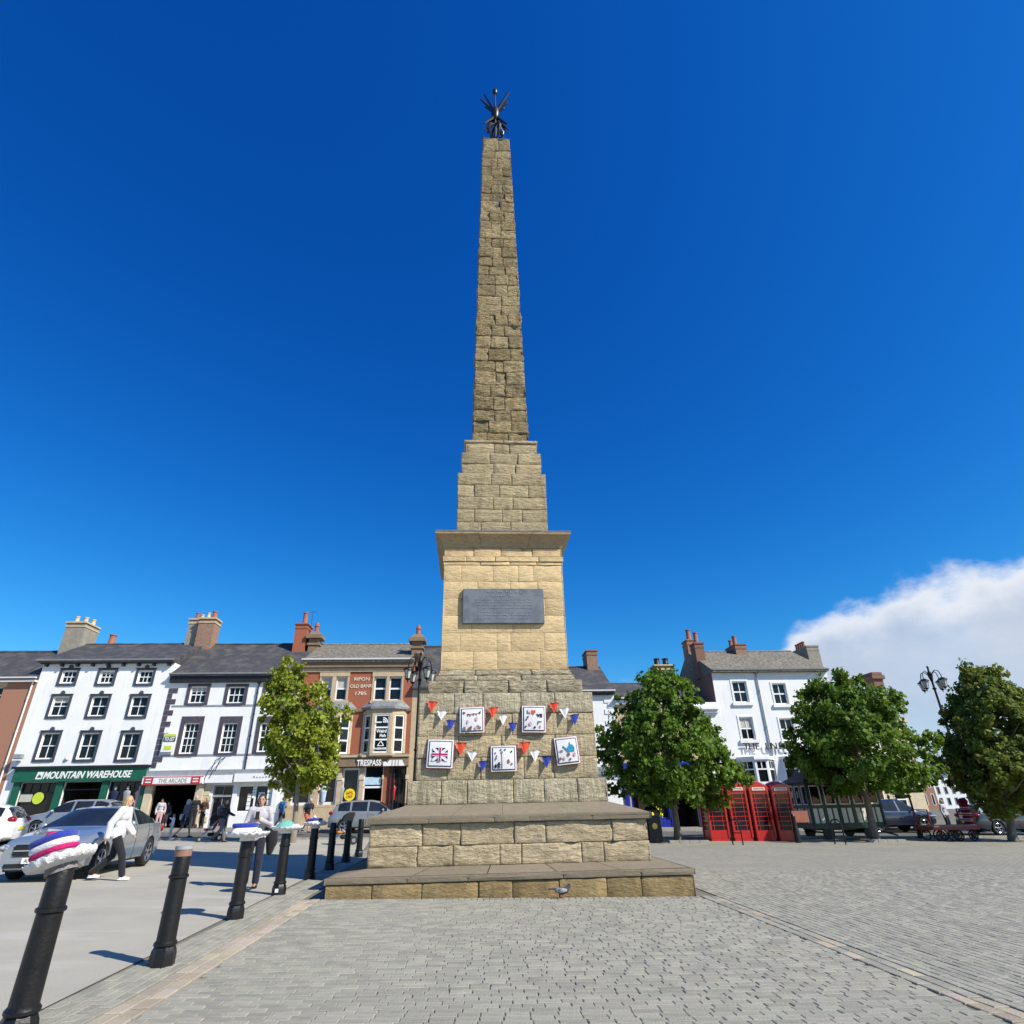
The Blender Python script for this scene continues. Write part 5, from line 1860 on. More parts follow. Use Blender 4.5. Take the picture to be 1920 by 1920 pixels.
for bx in (0, 1):
    pa = b.P(ZU(870 + bx * 470, 1500))
    x0_, x1_ = (b.P(ZU(865, 1500))[0], b.P(ZU(1010, 1500))[0])
    if bx:
        dlt = b.P(ZU(1345, 1500))[0] - x0_
        x0_ += dlt
        x1_ += dlt
    zt_, zb_ = b.P(ZU(900, 1465))[1] - .38, b.P(ZU(950, 1800))[1]
    pts = [(x0_ - .75, 0), (x0_, -.75), (x1_, -.75), (x1_ + .75, 0)]
    mb = MB()
    mb.prism(pts, 2, zb_ - .5, zb_)
    by = mb.build('bay_window', WHITE, b.r)
    mb = MB()
    mb.prism([(x0_ - .9, 0), (x0_ - .05, -.88), (x1_ + .05, -.88), (x1_ + .9, 0)], 2, zt_, zt_ + .2)
    mb.build('bay_cornice', WHITE, by)
    for (p, q) in zip(pts, pts[1:]):
        A_, B_ = Vector((p[0], p[1], 0)), Vector((q[0], q[1], 0))
        L_ = (B_ - A_).length
        an = math.atan2(B_.y - A_.y, B_.x - A_.x)
        f = MB()
        for xx in (0, L_ - .14):
            f.box(xx, xx + .14, -.005, .1, zb_, zt_)
        zm = (zb_ + zt_) / 2 + .1
        for z0_, z1_ in ((zb_, zb_ + .12), (zm, zm + .09), (zt_ - .12, zt_)):
            f.box(.14, L_ - .14, .0, .09, z0_, z1_)
        f.box(L_ / 2 - .025, L_ / 2 + .025, .0, .09, zm + .09, zt_ - .12)
        f.build('bay_frame', WPAINT, by, False, A_, (0, 0, an))
        dirv = (B_ - A_).normalized()
        nv = Vector((-dirv.y, dirv.x, 0))
        for z0_, z1_ in ((zb_ + .12, zm), (zm + .09, zt_ - .12)):
            pn = place(PANE, 'pane', by, A_ + dirv * .14 + nv * .07 + Vector((0, 0, z0_)), (0, 0, an))
            pn.scale = (L_ - .28, 1, z1_ - z0_)
zcl = b.P(ZU(200, 245), 2.6)[1]
b.chimney(M_BRICKD, -.16, .55, 2.0, 3.0, ze, zcl, [(.2, 2.5, .18, .9, M_POT)], M_BRICKD, cap=.06)
b.chimney(M_CHIM, .02, .8, 4.0, 5.2, zr - 1.6, zcl + .75, [(.4, 4.5, .2, .9, M_POT)], M_BRICK, cap=.06)
cxm = b.P(ZU(745, 330), 3.4)[0]
zcm = b.P(ZU(745, 240), 3.4)[1]
b.chimney(M_CHIM, cxm - .15, cxm + .75, 3.4, 5.3, ze + .5, zcm, [(cxm + .1, 3.9, .18, .75, M_POT), (cxm + .1, 4.7, .16, .6, M_POT)], M_BRICKD, cap=.05)
cxr = b.P(ZU(1545, 330), 3.2)[0]
zcr_ = b.P(ZU(1540, 265), 3.2)[1]
b.chimney(M_RENDER, cxr - .25, cxr + .75, 3.0, 5.6, ze, zcr_, [(cxr + .1, 5.0 - k * .35, .13, .55, M_POT) for k in range(4)], M_RENDER, cap=.04)

# ---- beyond the inn: stone house, brick house and white house down the street
p0 = AT(1672, 1330, 60)
sh_ = thing('stone_house', 'buff stone house with moulded parapet and tall brick chimney behind the trees', 'building', (p0.x - 9, 60, gz(p0.x) - .1), R(6))
pr_ = AT(1690, 1330, 60)
wX = (pr_ - p0).x + 9.5
hz_ = p0.z + .4
mb = MB()
mb.box(0, wX, 0, 10, 0, hz_)
wl_ = mb.build('wall', M_CREAM, sh_)
mb = MB()
mb.box(-.2, wX + .35, -.35, 10.3, hz_ - .75, hz_ - .35, .05)
mb.box(.3, wX - .3, .2, 9.8, hz_ - .01, hz_ + .55, .03)
mb.build('parapet', M_CREAM, sh_)
zch = AT(1658, 1262, 61).z - sh_.location.z
xch = AT(1662, 1290, 61).x - sh_.location.x
mb = MB()
mb.box(xch - .5, xch + .55, .8, 2.4, hz_ - .5, zch)
mb.box(xch - .7, xch + .75, .6, 2.6, zch - .45, zch - .05, .04)
mb.box(xch - .55, xch + .6, .7, 2.5, zch - .051, zch + .25, .04)
mb.build('chimney', M_BRICKD, sh_)
for i in range(4):
    for j in range(3):
        f = MB()
        x_, z_ = 1 + i * (wX - 2) / 4, 1.0 + j * (hz_ - 2) / 3
        f.box(x_, x_ + 1.2, -.04, .02, z_, z_ + 1.9)
        w = f.build('window', WPAINT, sh_)
        for q_ in range(2):
            pn = place(PANE, 'pane', w, (x_ + .1, -.045, z_ + .1 + q_ * .9))
            pn.scale = (1.0, 1, .8)


def far_house(name, label, xa, xb, ytop, yridge, Y, m, rows_, rm, ang=0.0, wincol=None, nx_=3):
    A_ = AT(xa, 1500, Y)
    B_ = AT(xb, 1500, Y)
    zt_ = AT((xa + xb) / 2, ytop, Y).z
    zr_ = AT((xa + xb) / 2, yridge, Y + 4).z
    z0_ = gz(A_.x) - .3
    o = thing(name, label, 'building', (A_.x, Y, z0_), ang)
    W = (B_ - A_).x
    f = MB()
    f.box(0, W, 0, 9, 0, zt_ - z0_)
    f.build('wall', m, o)
    f = MB()
    f.prism([(-.4, zt_ - z0_), (4, zr_ - z0_), (8.6, zt_ - z0_ + .1)], 0, -.1, W + .1)
    r_ = f.build('roof', rm, o)
    for j in range(rows_):
        for i in range(nx_):
            f = MB()
            x_ = W * (i + .3) / nx_
            z_ = .9 + j * (zt_ - z0_ - .6) / rows_
            ww, hh_ = W / nx_ * .42, min(1.9, (zt_ - z0_) / rows_ * .6)
            f.box(x_, x_ + ww, -.05, .02, z_, z_ + hh_)
            w = f.build('window', wincol or WPAINT, o)
            pn = place(PANE, 'pane', w, (x_ + .09, -.056, z_ + .09))
            pn.scale = (ww - .18, 1, hh_ - .18)
    return o, W, zt_ - z0_, zr_ - z0_


h1 = far_house('brick_street_house', 'small far brick house with dark slate roof beside a white one', 1729, 1757, 1449, 1424, 118, M_BRICK, 2, SLATE, nx_=2)
f = MB()
f.box(1.2, 2.6, 2.5, 4.2, h1[2], h1[3] + 2.2)
f.build('chimney', M_BRICKD, h1[0])
far_house('white_street_house', 'far white three-storey house at the end of the side street', 1758, 1815, 1451, 1428, 118, WHITE, 3, SLATE, nx_=4, wincol=M_GREYP)
far_house('stone_end_house', 'long low stone house in shade behind the big end tree', 1835, 2010, 1470, 1440, 125, M_BUFFD, 2, SLATE, nx_=7)
# ------------------------------------------------------------------ trees
def leaf_mat(name, c1, c2, c3):
    m = bpy.data.materials.new(name)
    m.use_nodes = True
    nt = m.node_tree
    nt.nodes.clear()
    g = nt.nodes.new('ShaderNodeNewGeometry')
    t = nt.nodes.new('ShaderNodeTexCoord')
    n = nd(nt, 'ShaderNodeTexNoise', i_2=1.1, i_3=3.0, i_4=0.5)
    nt.links.new(t.outputs['Object'], n.inputs['Vector'])
    col = mixc(nt, ramp(nt, n.outputs[0], .38, .62), c1, c2)
    col = mixc(nt, mth(nt, 'MULTIPLY', mth(nt, 'POWER', g.outputs['Random Per Island'], 2.0), .8), col, c3)
    p = nt.nodes.new('ShaderNodeBsdfPrincipled')
    p.inputs['Roughness'].default_value = .55
    p.inputs['Specular IOR Level'].default_value = .22
    nt.links.new(col, p.inputs['Base Color'])
    tr = nt.nodes.new('ShaderNodeBsdfTranslucent')
    nt.links.new(mixc(nt, .5, col, (c3[0] * 1.3, c3[1] * 1.3, c3[2])), tr.inputs[0])
    mx = nt.nodes.new('ShaderNodeMixShader')
    mx.inputs[0].default_value = .35
    nt.links.new(p.outputs[0], mx.inputs[1])
    nt.links.new(tr.outputs[0], mx.inputs[2])
    o = nt.nodes.new('ShaderNodeOutputMaterial')
    nt.links.new(mx.outputs[0], o.inputs[0])
    return m


L_YEL = leaf_mat('yellow_green_leaves', (0.20, 0.235, 0.020), (0.13, 0.19, 0.016), (0.38, 0.42, 0.05))
L_MID = leaf_mat('green_leaves', (0.080, 0.155, 0.014), (0.050, 0.11, 0.012), (0.19, 0.28, 0.03))
L_OLV = leaf_mat('olive_leaves', (0.115, 0.155, 0.022), (0.075, 0.12, 0.018), (0.25, 0.28, 0.055))
M_BARK = mat('bark', (0.13, 0.11, 0.085), (0.20, 0.175, 0.14), scale=8, rough=.95, bump=.8, bscale=14, st=(1, 1, .3), bst=(1, 1, .3))
M_BARKP = mat('pale_bark', (0.27, 0.24, 0.19), (0.20, 0.175, 0.14), scale=6, rough=.95, bump=.8, bscale=14, st=(1, 1, .3), bst=(1, 1, .3))


def tree(label, base, Y, rows, lm, bm_, seed, nclump, trunk_r, per=56, leaf=.15, depth=.95, holes=0.15, lean=0.0):
    rr = random.Random(seed)
    o = thing('tree', label, 'tree', base, 0, 'trees round the square')
    prof = []
    for (py, xl, xr) in rows:
        a, b2 = AT(xl, py, Y), AT(xr, py, Y)
        prof.append(((a.z + b2.z) / 2 - base.z, (a.x + b2.x) / 2 - base.x, (b2.x - a.x) / 2))
    prof.sort()
    z0, z1 = prof[0][0], prof[-1][0]

    def at(z):
        for p, q in zip(prof, prof[1:]):
            if p[0] <= z <= q[0]:
                t = (z - p[0]) / max(1e-6, q[0] - p[0])
                return p[1] + (q[1] - p[1]) * t, p[2] + (q[2] - p[2]) * t
        return (prof[0] if z < z0 else prof[-1])[1:]
    cz = z0 + .25 * (z1 - z0)
    # trunk and limbs
    tb = MB()
    cx, _ = at(cz)
    tp = [(0, 0, -.05), (cx * .1 + .02, .02, z0 * .35), (cx * .35, -.02, z0 * .8), (cx * .7, 0, cz + .3), (cx, 0, z0 + .6 * (z1 - z0)), (at(z1)[0], 0, z1 - .4)]
    tb.tube(tp, [trunk_r * 1.35, trunk_r, trunk_r * .85, trunk_r * .7, trunk_r * .4, trunk_r * .1], 10)
    tr = tb.build('trunk', bm_, o, True)
    limbs = []
    for i in range(16):
        zb = z0 * .85 + (z1 - z0) * rr.uniform(0, .62)
        ze = min(z1 - .2, zb + rr.uniform(.5, 1.6))
        c, r_ = at(ze)
        an = i * 2.4 + rr.uniform(-.3, .3)
        e = Vector((c + r_ * .85 * math.cos(an), r_ * .85 * depth * math.sin(an), ze))
        c0, _ = at(zb)
        s = Vector((c0 * min(1, zb / max(.1, cz)), 0, zb))
        md = s.lerp(e, .5) + Vector((0, 0, -.15 + rr.uniform(-.1, .25)))
        lb_ = MB()
        lb_.tube([s, md, e], [trunk_r * .32, trunk_r * .2, .012], 6)
        lb_.build('limb', bm_, tr, True)
        limbs.append((s, md, e))
    # crown
    V, F_ = [], []
    gaps = [Vector((at(z)[0] + rr.uniform(-1, 1) * at(z)[1], rr.uniform(-1, 0) * at(z)[1] * depth, z)) for z in [rr.uniform(z0, z1) for _ in range(int(nclump * .035))]]
    gr = [rr.uniform(.25, .5) * max(.5, prof[len(prof) // 2][2] * .38) for _ in gaps]
    n = 0
    tries = 0
    while n < nclump and tries < nclump * 12:
        tries += 1
        z = z0 + (z1 - z0) * rr.random()
        c, r_ = at(z)
        if rr.random() > (r_ / max(p[2] for p in prof)) ** 1.3 + .03:
            continue
        an = rr.uniform(0, 2 * math.pi)
        q = rr.random() ** .38
        bump_ = 1 + .30 * noise.noise((math.cos(an) * 1.7 + seed, math.sin(an) * 1.7, z * 1.1)) + (rr.uniform(.05, .22) if rr.random() < .06 else 0)
        P = Vector((c + r_ * q * bump_ * math.cos(an), r_ * depth * q * bump_ * math.sin(an), z))
        if q > .45 and noise.noise((P.x * .75 + seed * 3.1, P.y * .75, P.z * .95)) < -.16:
            continue
        if any((P - g_).length < r__ for g_, r__ in zip(gaps, gr)):
            continue
        n += 1
        cr = rr.uniform(.14, .44)
        out = Vector((math.cos(an) * q, math.sin(an) * q, .55)).normalized()
        for _ in range(per):
            d_ = Vector((rr.gauss(0, 1), rr.gauss(0, 1), rr.gauss(0, .8)))
            d_ = d_.normalized() * cr * rr.random() ** .5
            p = P + d_
            nrm = (out + Vector((rr.gauss(0, .7), rr.gauss(0, .7), rr.gauss(0, .6)))).normalized()
            ax = nrm.orthogonal().normalized()
            ax = Matrix.Rotation(rr.uniform(0, 6.28), 3, nrm) @ ax
            bx_ = nrm.cross(ax)
            L = leaf * rr.uniform(.5, 1.5)
            W = L * .36
            k = len(V)
            V += [p - ax * L * .5, p + bx_ * W - nrm * L * .08, p + ax * L * .5 - nrm * L * .12, p - bx_ * W - nrm * L * .08]
            F_.append((k, k + 1, k + 2, k + 3))
    cb = MB()
    cb.add(V, F_)
    cb.build('crown', lm, o)
    return o


TY = lambda p: p.y
bL = GP(548, 1580)
tree('young yellow-green tree with a pale leaning trunk in front of the old bank', bL, bL.y,
     [(1229, 536, 548), (1248, 517, 563), (1272, 512, 572), (1290, 484, 612), (1320, 484, 636), (1350, 496, 642), (1390, 502, 630), (1430, 496, 628), (1462, 502, 618), (1484, 520, 590)], L_YEL, M_BARKP, 5, 320, .115, per=46, leaf=.17)
b1 = GP(1272, 1578)
tree('full green tree beside the red phone boxes', b1, b1.y,
     [(1247, 1232, 1250), (1268, 1196, 1274), (1292, 1180, 1298), (1330, 1158, 1318), (1370, 1126, 1342), (1410, 1122, 1366), (1450, 1134, 1386), (1480, 1150, 1392), (1508, 1215, 1350)], L_MID, M_BARK, 8, 560, .15, per=50, leaf=.19)
b2 = GP(1642, 1576)
tree('full green tree growing in front of the cab shelter', b2, b2.y,
     [(1256, 1578, 1602), (1270, 1540, 1636), (1290, 1514, 1660), (1320, 1504, 1686), (1350, 1494, 1702), (1390, 1484, 1722), (1430, 1488, 1736), (1460, 1496, 1736), (1482, 1540, 1710)], L_MID, M_BARK, 15, 620, .16, per=50, leaf=.19)
b3 = GP(1900, 1577)
tree('broad olive-green tree beside the tall street lamp', b3, b3.y,
     [(1240, 1808, 1826), (1260, 1806, 1856), (1290, 1804, 1888), (1320, 1792, 1912), (1350, 1784, 1940), (1400, 1776, 1965), (1440, 1788, 1965), (1475, 1796, 1970), (1505, 1815, 1960), (1528, 1860, 1935)], L_OLV, M_BARK, 23, 640, .17, per=50, leaf=.2)
b5 = GP(2010, 1560)
tree('dark tree standing behind the parked grey estate car', b5, b5.y,
     [(1300, 1960, 2060), (1350, 1920, 2100), (1420, 1900, 2120), (1480, 1905, 2110), (1505, 1950, 2060)], L_OLV, M_BARK, 31, 300, .17, per=40, leaf=.24)
# ------------------------------------------------------------------ bollards and knitted toppers
M_TAPE = mat('brown_tape', (0.24, 0.13, 0.09), (0.30, 0.17, 0.12), rough=.6)
M_GREYCAP = mat('grey_plastic', (0.36, 0.36, 0.37), (0.3, 0.3, 0.31), rough=.5)
mb = MB()
mb.lathe([(.125, -.03), (.125, .10), (.118, .14), (.100, .175)], 8, rot=R(22.5))
BASEM = mb.mesh('plinth', BLACKM, True)
mb = MB()
mb.lathe([(.098, .17), (.112, .185), (.112, .205), (.100, .22), (.094, .225)], 20)
RINGM = mb.mesh('ring', BLACKM, True)
mb = MB()
mb.lathe([(.094, .22), (.090, .5), (.086, .80), (.083, 1.03), (.075, 1.055), (.0, 1.06)], 20)
SHAFTM = mb.mesh('shaft', BLACKM, True)
mb = MB()
mb.lathe([(.087, .775), (.101, .785), (.101, .805), (.087, .815)], 20)
COLLM = mb.mesh('collar', BLACKM, True)
BLAB = ['black iron bollard carrying the striped knitted layer cake', 'bare black iron bollard with brown tape round its top', 'black iron bollard carrying the blue and white knitted cake',
        'black iron bollard with a white sticker and mint knitted cake', 'black iron bollard carrying the white and blue knitted cup', 'bare black iron bollard beside the buggy, standing before the step corner',
        'bare black iron bollard behind the buggy handle', 'last bare black iron bollard of the row, behind the monument step']
bolls = []
for i, p in enumerate(BOLL):
    o = thing('bollard', BLAB[i], 'bollard', (p.x, p.y, p.z - .01), R(12 * i), 'iron bollards along the roadway')
    for nm, me in (('plinth', BASEM), ('ring', RINGM), ('shaft', SHAFTM), ('collar', COLLM)):
        place(me, nm, o)
    if i == 0:
        o.rotation_euler = (R(1.0), R(1.2), 0)
    bolls.append(o)
mb = MB()
mb.lathe([(.086, .985), (.087, 1.05), (.06, 1.056)], 18)
mb.build('tape', M_TAPE, bolls[1], True)
mb = MB()
mb.lathe([(.092, 1.05), (.092, 1.085), (.0, 1.09)], 18)
mb.build('cap', M_GREYCAP, bolls[1], True)
mb = MB()
mb.box(-.03, .03, -.128, -.118, .05, .11)
mb.build('sticker', WPAINT, bolls[3], False, None, (0, 0, R(-12 * 3)))


def topper(i, label, layers, dome=None, plate_r=.30, wedge=True, bits=()):
    p = BOLL[i]
    o = thing('knitted_topper', label, 'knitting', (p.x, p.y, p.z + 1.045), R(-20 + 25 * i), 'knitted cakes on the bollards')
    if i == 0:
        o.rotation_euler = (R(4.0), R(-19), R(-12))
        o.location.x -= .01
        o.location.z += .03
        o.location.z -= .0
    # scalloped plate
    mb = MB()
    n = 72
    vs = []
    for r_, z_ in ((0, .0), (.6, .0), (.8, .008), (.93, .03), (1.0, .045), (1.0, .03), (.92, .0), (.7, -.022), (0, -.03)):
        for k in range(n):
            a = 2 * math.pi * k / n
            sc = 1 + (.045 * abs(math.sin(a * 9)) if r_ > .9 else 0)
            vs.append((plate_r * r_ * sc * math.cos(a), plate_r * r_ * sc * math.sin(a), z_ + (.008 * math.sin(a * 18) if r_ > .9 else 0) + .012))
    mb.add(vs, [(j * n + k, j * n + (k + 1) % n, (j + 1) * n + (k + 1) % n, (j + 1) * n + k) for j in range(8) for k in range(n)])
    mb.build('plate', K_WHITE, o, True)
    mb = MB()
    mb.lathe([(.11, -.06), (.10, .0), (.09, .02)], 16)
    mb.build('sleeve', K_WHITE if i else K_GREY, o, True)
    z = .012
    for (m, h) in layers:
        mb = MB()
        n = 26
        # rounded wedge of cake
        pts = []
        for k in range(n):
            a = 2 * math.pi * k / n
            rx, ry = (.155, .13) if i == 0 else (.185, .15)
            pts.append((-.055 + rx * math.copysign(abs(math.cos(a)) ** .7, math.cos(a)), ry * math.copysign(abs(math.sin(a)) ** .7, math.sin(a))))
        vs = []
        for f, zz_ in ((.94, 0), (1.0, .25), (1.0, .75), (.94, 1.0)):
            vs += [(-.055 + (x + .055) * f, y * f, z + h * zz_) for x, y in pts]
        fs = [(j * n + k, j * n + (k + 1) % n, (j + 1) * n + (k + 1) % n, (j + 1) * n + k) for j in range(3) for k in range(n)]
        fs += [tuple(range(n - 1, -1, -1)), tuple(3 * n + k for k in range(n))]
        mb.add(vs, fs)
        mb.build('cake_layer', m, o, True)
        z += h
    if dome:
        mb = MB()
        mb.lathe([(.20, .02), (.19, .06), (.15, .10), (.09, .135), (.03, .15), (0, .152)], 20, (-.03, 0, z - .02), squish=(1, .75))
        mb.build('cake_dome', dome, o, True)
    for (m, x, y, r_, zz_) in bits:
        mb = MB()
        mb.ball((x, y, zz_ + r_ * .7), (r_, r_, r_ * .8))
        mb.build('knitted_flower', m, o, True)
    return o


topper(0, 'striped knitted layer cake with pink ball on a scalloped white plate', [(K_WHITE, .035), (K_GREY, .04), (K_MAG, .04), (K_WHITE, .045), (K_BLUE, .05)],
       plate_r=.225, bits=[(K_MAG, -.08, 0, .042, .205), (K_PINK, .08, -.15, .04, .02), (K_MAG, .13, -.10, .03, .02), (K_WHITE, .16, .02, .045, .02), (K_WHITE, .0, -.17, .035, .02)])
topper(2, 'blue and white striped knitted cake with cream puffs on a white plate', [(K_GREY, .045), (K_WHITE, .06), (K_BLUE, .06)], plate_r=.30, bits=[(K_WHITE, .12, -.12, .06, .02), (K_WHITE, -.2, -.12, .055, .02)])
topper(3, 'mint domed knitted cake on a pinkish white plate', [(K_WHITE, .02)], K_MINT, .28, bits=[(K_WHITE, .14, -.1, .05, .02), (K_PINK, .2, .05, .045, .02), (K_WHITE, .02, -.16, .045, .02)])
topper(4, 'white knitted cup with blue top on a small plate', [(K_WHITE, .08), (K_BLUE, .05)], None, .25, bits=[(K_WHITE, -.08, 0, .04, .14), (K_WHITE, .14, -.12, .05, .02)])

# ------------------------------------------------------------------ lamp standards
M_LGLASS = mat('lantern_glass', (0.50, 0.50, 0.45), (0.42, 0.42, 0.38), rough=.15, spec=.6)


def lamp_post(label, base, ztop, rz):
    o = thing('street_lamp', label, 'street lamp', base, rz, 'four-lantern street lamps')
    H = ztop - base.z
    s = MB()
    s.lathe([(.24, -.05), (.24, .25), (.20, .3), (.17, .85), (.21, .9), (.21, 1.0), (.12, 1.1)], 12)
    s.build('lamp_base', BLACKM, o, True)
    s = MB()
    s.tube([(0, 0, 1.05), (0, 0, H * .5), (0, 0, H - .55)], [.10, .08, .06], 12)
    for z_ in (H * .45, H - 1.35):
        s.lathe([(.08, -.06), (.12, -.03), (.12, .03), (.08, .06)], 12, (0, 0, z_))
    s.build('column', BLACKM, o, True)
    s = MB()
    s.lathe([(.07, -.55), (.11, -.5), (.11, -.3), (.07, -.25), (.05, -.05), (.08, 0), (.03, .08), (.0, .12)], 12, (0, 0, H))
    s.build('finial', BLACKM, o, True)
    for k in range(4):
        a = k * math.pi / 2
        c, sn = math.cos(a), math.sin(a)
        ar = MB()
        pts = [(.05, H - .9), (.16, H - .45), (.38, H - .25), (.60, H - .33), (.69, H - .6), (.70, H - .78)]
        ar.tube([(r_ * c, r_ * sn, z_) for r_, z_ in pts], .028, 6)
        arm = ar.build('arm', BLACKM, o, True)
        L = MB()
        L.lathe([(.05, .02), (.12, 0), (.27, -.10), (.28, -.14), (.20, -.15)], 12, (.70 * c, .70 * sn, H - .78), caps=False)
        L.build('lantern_hood', BLACKM, arm, True)
        L = MB()
        L.lathe([(.21, -.15), (.115, -.56)], 6, (.70 * c, .70 * sn, H - .78))
        L.build('lantern_glass', M_LGLASS, arm)
        L = MB()
        for q_ in range(6):
            b_ = q_ * math.pi / 3
            L.tube([(.70 * c + .212 * math.cos(b_), .70 * sn + .212 * math.sin(b_), H - .93), (.70 * c + .118 * math.cos(b_), .70 * sn + .118 * math.sin(b_), H - 1.34)], .013, 4)
        L.lathe([(.13, -.56), (.10, -.62), (.03, -.66), (.02, -.76), (0, -.78)], 8, (.70 * c, .70 * sn, H - .78))
        L.build('lantern_cage', BLACKM, arm)
    return o


pR = GP(1841, 1560.5)
lamp_post('black four-lantern street lamp rising beside the olive-green tree', pR, AT(1745, 1251, pR.y).z, R(20))
pL = GP(772, 1574)
lamp_post('black four-lantern street lamp in front of the old bank', pL, AT(785, 1226, pL.y).z, R(40))

# ------------------------------------------------------------------ phone boxes
M_RED = mat('post_office_red', (0.46, 0.012, 0.010), (0.40, 0.010, 0.010), scale=3, rough=.28, coat=.3)
M_SIGNW = mat('opal_sign', (0.72, 0.66, 0.55), (0.66, 0.6, 0.5), rough=.4)


def phone_box(label, base, rz):
    o = thing('phone_box', label, 'phone box', base, rz, 'row of red phone boxes')
    h = .405
    mb = MB()
    mb.box(-h - .02, h + .02, -h - .02, h + .02, -.05, .12, .01)
    mb.build('plinth', M_RED, o)
    for sx_ in (-1, 1):
        for sy_ in (-1, 1):
            mb = MB()
            mb.box(sx_ * h - .055, sx_ * h + .055, sy_ * h - .055, sy_ * h + .055, .11, 2.12, .018)
            mb.build('corner_post', M_RED, o)
    mb = MB()
    mb.box(-h - .06, h + .06, -h - .06, h + .06, 1.98, 2.20, .02)
    n = 10
    vs, fs = [], []
    for j in range(n + 1):
        for i in range(n + 1):
            u, v = -1 + 2 * i / n, -1 + 2 * j / n
            vs.append((u * (h + .05), v * (h + .05), 2.19 + .10 * (1 - u * u) * 1.0 + .10 * (1 - v * v) + .05 * (1 - u * u) * (1 - v * v)))
    W = n + 1
    fs = [(j * W + i, j * W + i + 1, (j + 1) * W + i + 1, (j + 1) * W + i) for j in range(n) for i in range(n)]
    ring = list(range(n)) + [j * W + n for j in range(n)] + [n * W + i for i in range(n, 0, -1)] + [j * W for j in range(n, 0, -1)]
    o_ = len(vs)
    vs += [(vs[r_][0], vs[r_][1], 2.15) for r_ in ring]
    fs += [(ring[k], o_ + k, o_ + (k + 1) % len(ring), ring[(k + 1) % len(ring)]) for k in range(len(ring))]
    mb.add(vs, fs)
    roof = mb.build('roof', M_RED, o, True)
    for k in range(4):
        a = k * math.pi / 2
        f = MB()
        f.box(-.30, .30, -h - .068, -h - .058, 2.03, 2.16)
        s = f.build('sign_panel', M_SIGNW, roof, False, None, (0, 0, a))
        text('TELEPHONE', .095, M_BLACKP, roof, (math.sin(a) * (h + .07), -math.cos(a) * (h + .07), 2.095), (R(90), 0, a), extrude=.002)
        f = MB()
        y0, y1 = -h - .02, -h + .02
        f.box(-.36, -.34, y0, y1, .12, 1.98)
        f.box(.34, .36, y0, y1, .12, 1.98)
        f.box(-.34, .34, y0, y1, .12, .42)
        f.box(-.34, .34, y0, y1, 1.88, 1.98)
        for xx in (-.22, .22):
            f.box(xx - .012, xx + .012, y0 + .005, y1 - .005, .42, 1.88)
        for r_ in range(1, 8):
            z_ = .42 + 1.46 * r_ / 8
            f.box(-.34, .34, y0 + .004, y1 - .004, z_ - .012, z_ + .012)
        d_ = f.build('door' if k == 0 else 'side_panel', M_RED, o, False, None, (0, 0, a))
        for r_ in range(8):
            g = place(PANE, 'pane', d_, (-.34, -h + .012, .42 + 1.46 * r_ / 8))
            g.scale = (.68, 1, 1.46 / 8)
    return o


PB = [(1343, 1579), (1386, 1580), (1428, 1580), (1470, 1581)]
PL = ['first red phone box of the row, next to the tree', 'second red phone box of the row, behind the cycle hoop', 'third red phone box of the row, between the hoop box and the last one', 'last red phone box of the row, next to the cab shelter']
for (x_, y_), lb_ in zip(PB, PL):
    yb_ = GP(1386, 1580).y + 1.7
    p = Vector((AT(x_, 1560, yb_).x, yb_, 0))
    p.z = gz(p.x)
    ob_ = phone_box(lb_, p, R(5))

# ------------------------------------------------------------------ cab shelter on wheels
M_DKGREEN = mat('dark_green_paint', (0.006, 0.035, 0.022), (0.008, 0.045, 0.028), rough=.35)
M_CREAMP = mat('cream_paint', (0.72, 0.69, 0.58), (0.66, 0.63, 0.53), rough=.5)
p = GP(1540, 1574)
q = GP(1684, 1574)
cs = thing('cab_shelter', 'dark green and cream wooden cab shelter on iron wheels', 'shelter', (p.x, p.y + .4, gz(p.x + 1.5)), R(3))
Lc, Wc = (q - p).x * .98, 2.1
zf, zt = .55, 2.45
mb = MB()
mb.box(-.08, Lc + .08, -.08, Wc + .08, zf - .12, zf, .01)
mb.build('floor_frame', M_DKGREEN, cs)


def shelter_side(L, nb, loc, rz):
    f = MB()
    for i in range(nb + 1):
        x_ = L * i / nb
        f.box(x_ - .05, x_ + .05, 0, .08, zf, zt)
    f.box(-.05, L + .05, -.012, .085, zf - .001, zf + .1)
    f.box(-.05, L + .05, -.02, .09, 1.32, 1.42)
    f.box(-.05, L + .05, -.02, .09, zt - .12, zt)
    s = f.build('side_frame', M_DKGREEN, cs, False, loc, (0, 0, rz))
    for i in range(nb):
        x0_, x1_ = L * i / nb + .05, L * (i + 1) / nb - .05
        xm = (x0_ + x1_) / 2
        for (a, b_) in ((x0_ + .05, xm - .04), (xm + .04, x1_ - .05)):
            g = MB()
            g.box(a, b_, .012, .05, zf + .12, 1.30, .006)
            g.build('panel', M_CREAMP, s)
        g = MB()
        g.box(x0_, x1_, .03, .06, zf + .1, 1.32)
        g.build('backing_board', M_DKGREEN, s)
        g = MB()
        g.box(x0_ + .03, x0_ + .08, -.005, .06, 1.44, zt - .14)
        g.box(x1_ - .08, x1_ - .03, -.005, .06, 1.44, zt - .14)
        g.box(x0_ + .08, x1_ - .08, -.005, .06, 1.44, 1.50)
        g.box(x0_ + .08, x1_ - .08, -.005, .06, zt - .2, zt - .14)
        g.build('window_frame', M_CREAMP, s)
        g = place(PANE, 'pane', s, (x0_ + .08, .04, 1.5))
        g.scale = (x1_ - x0_ - .16, 1, zt - .7 - 1.0)
    return s


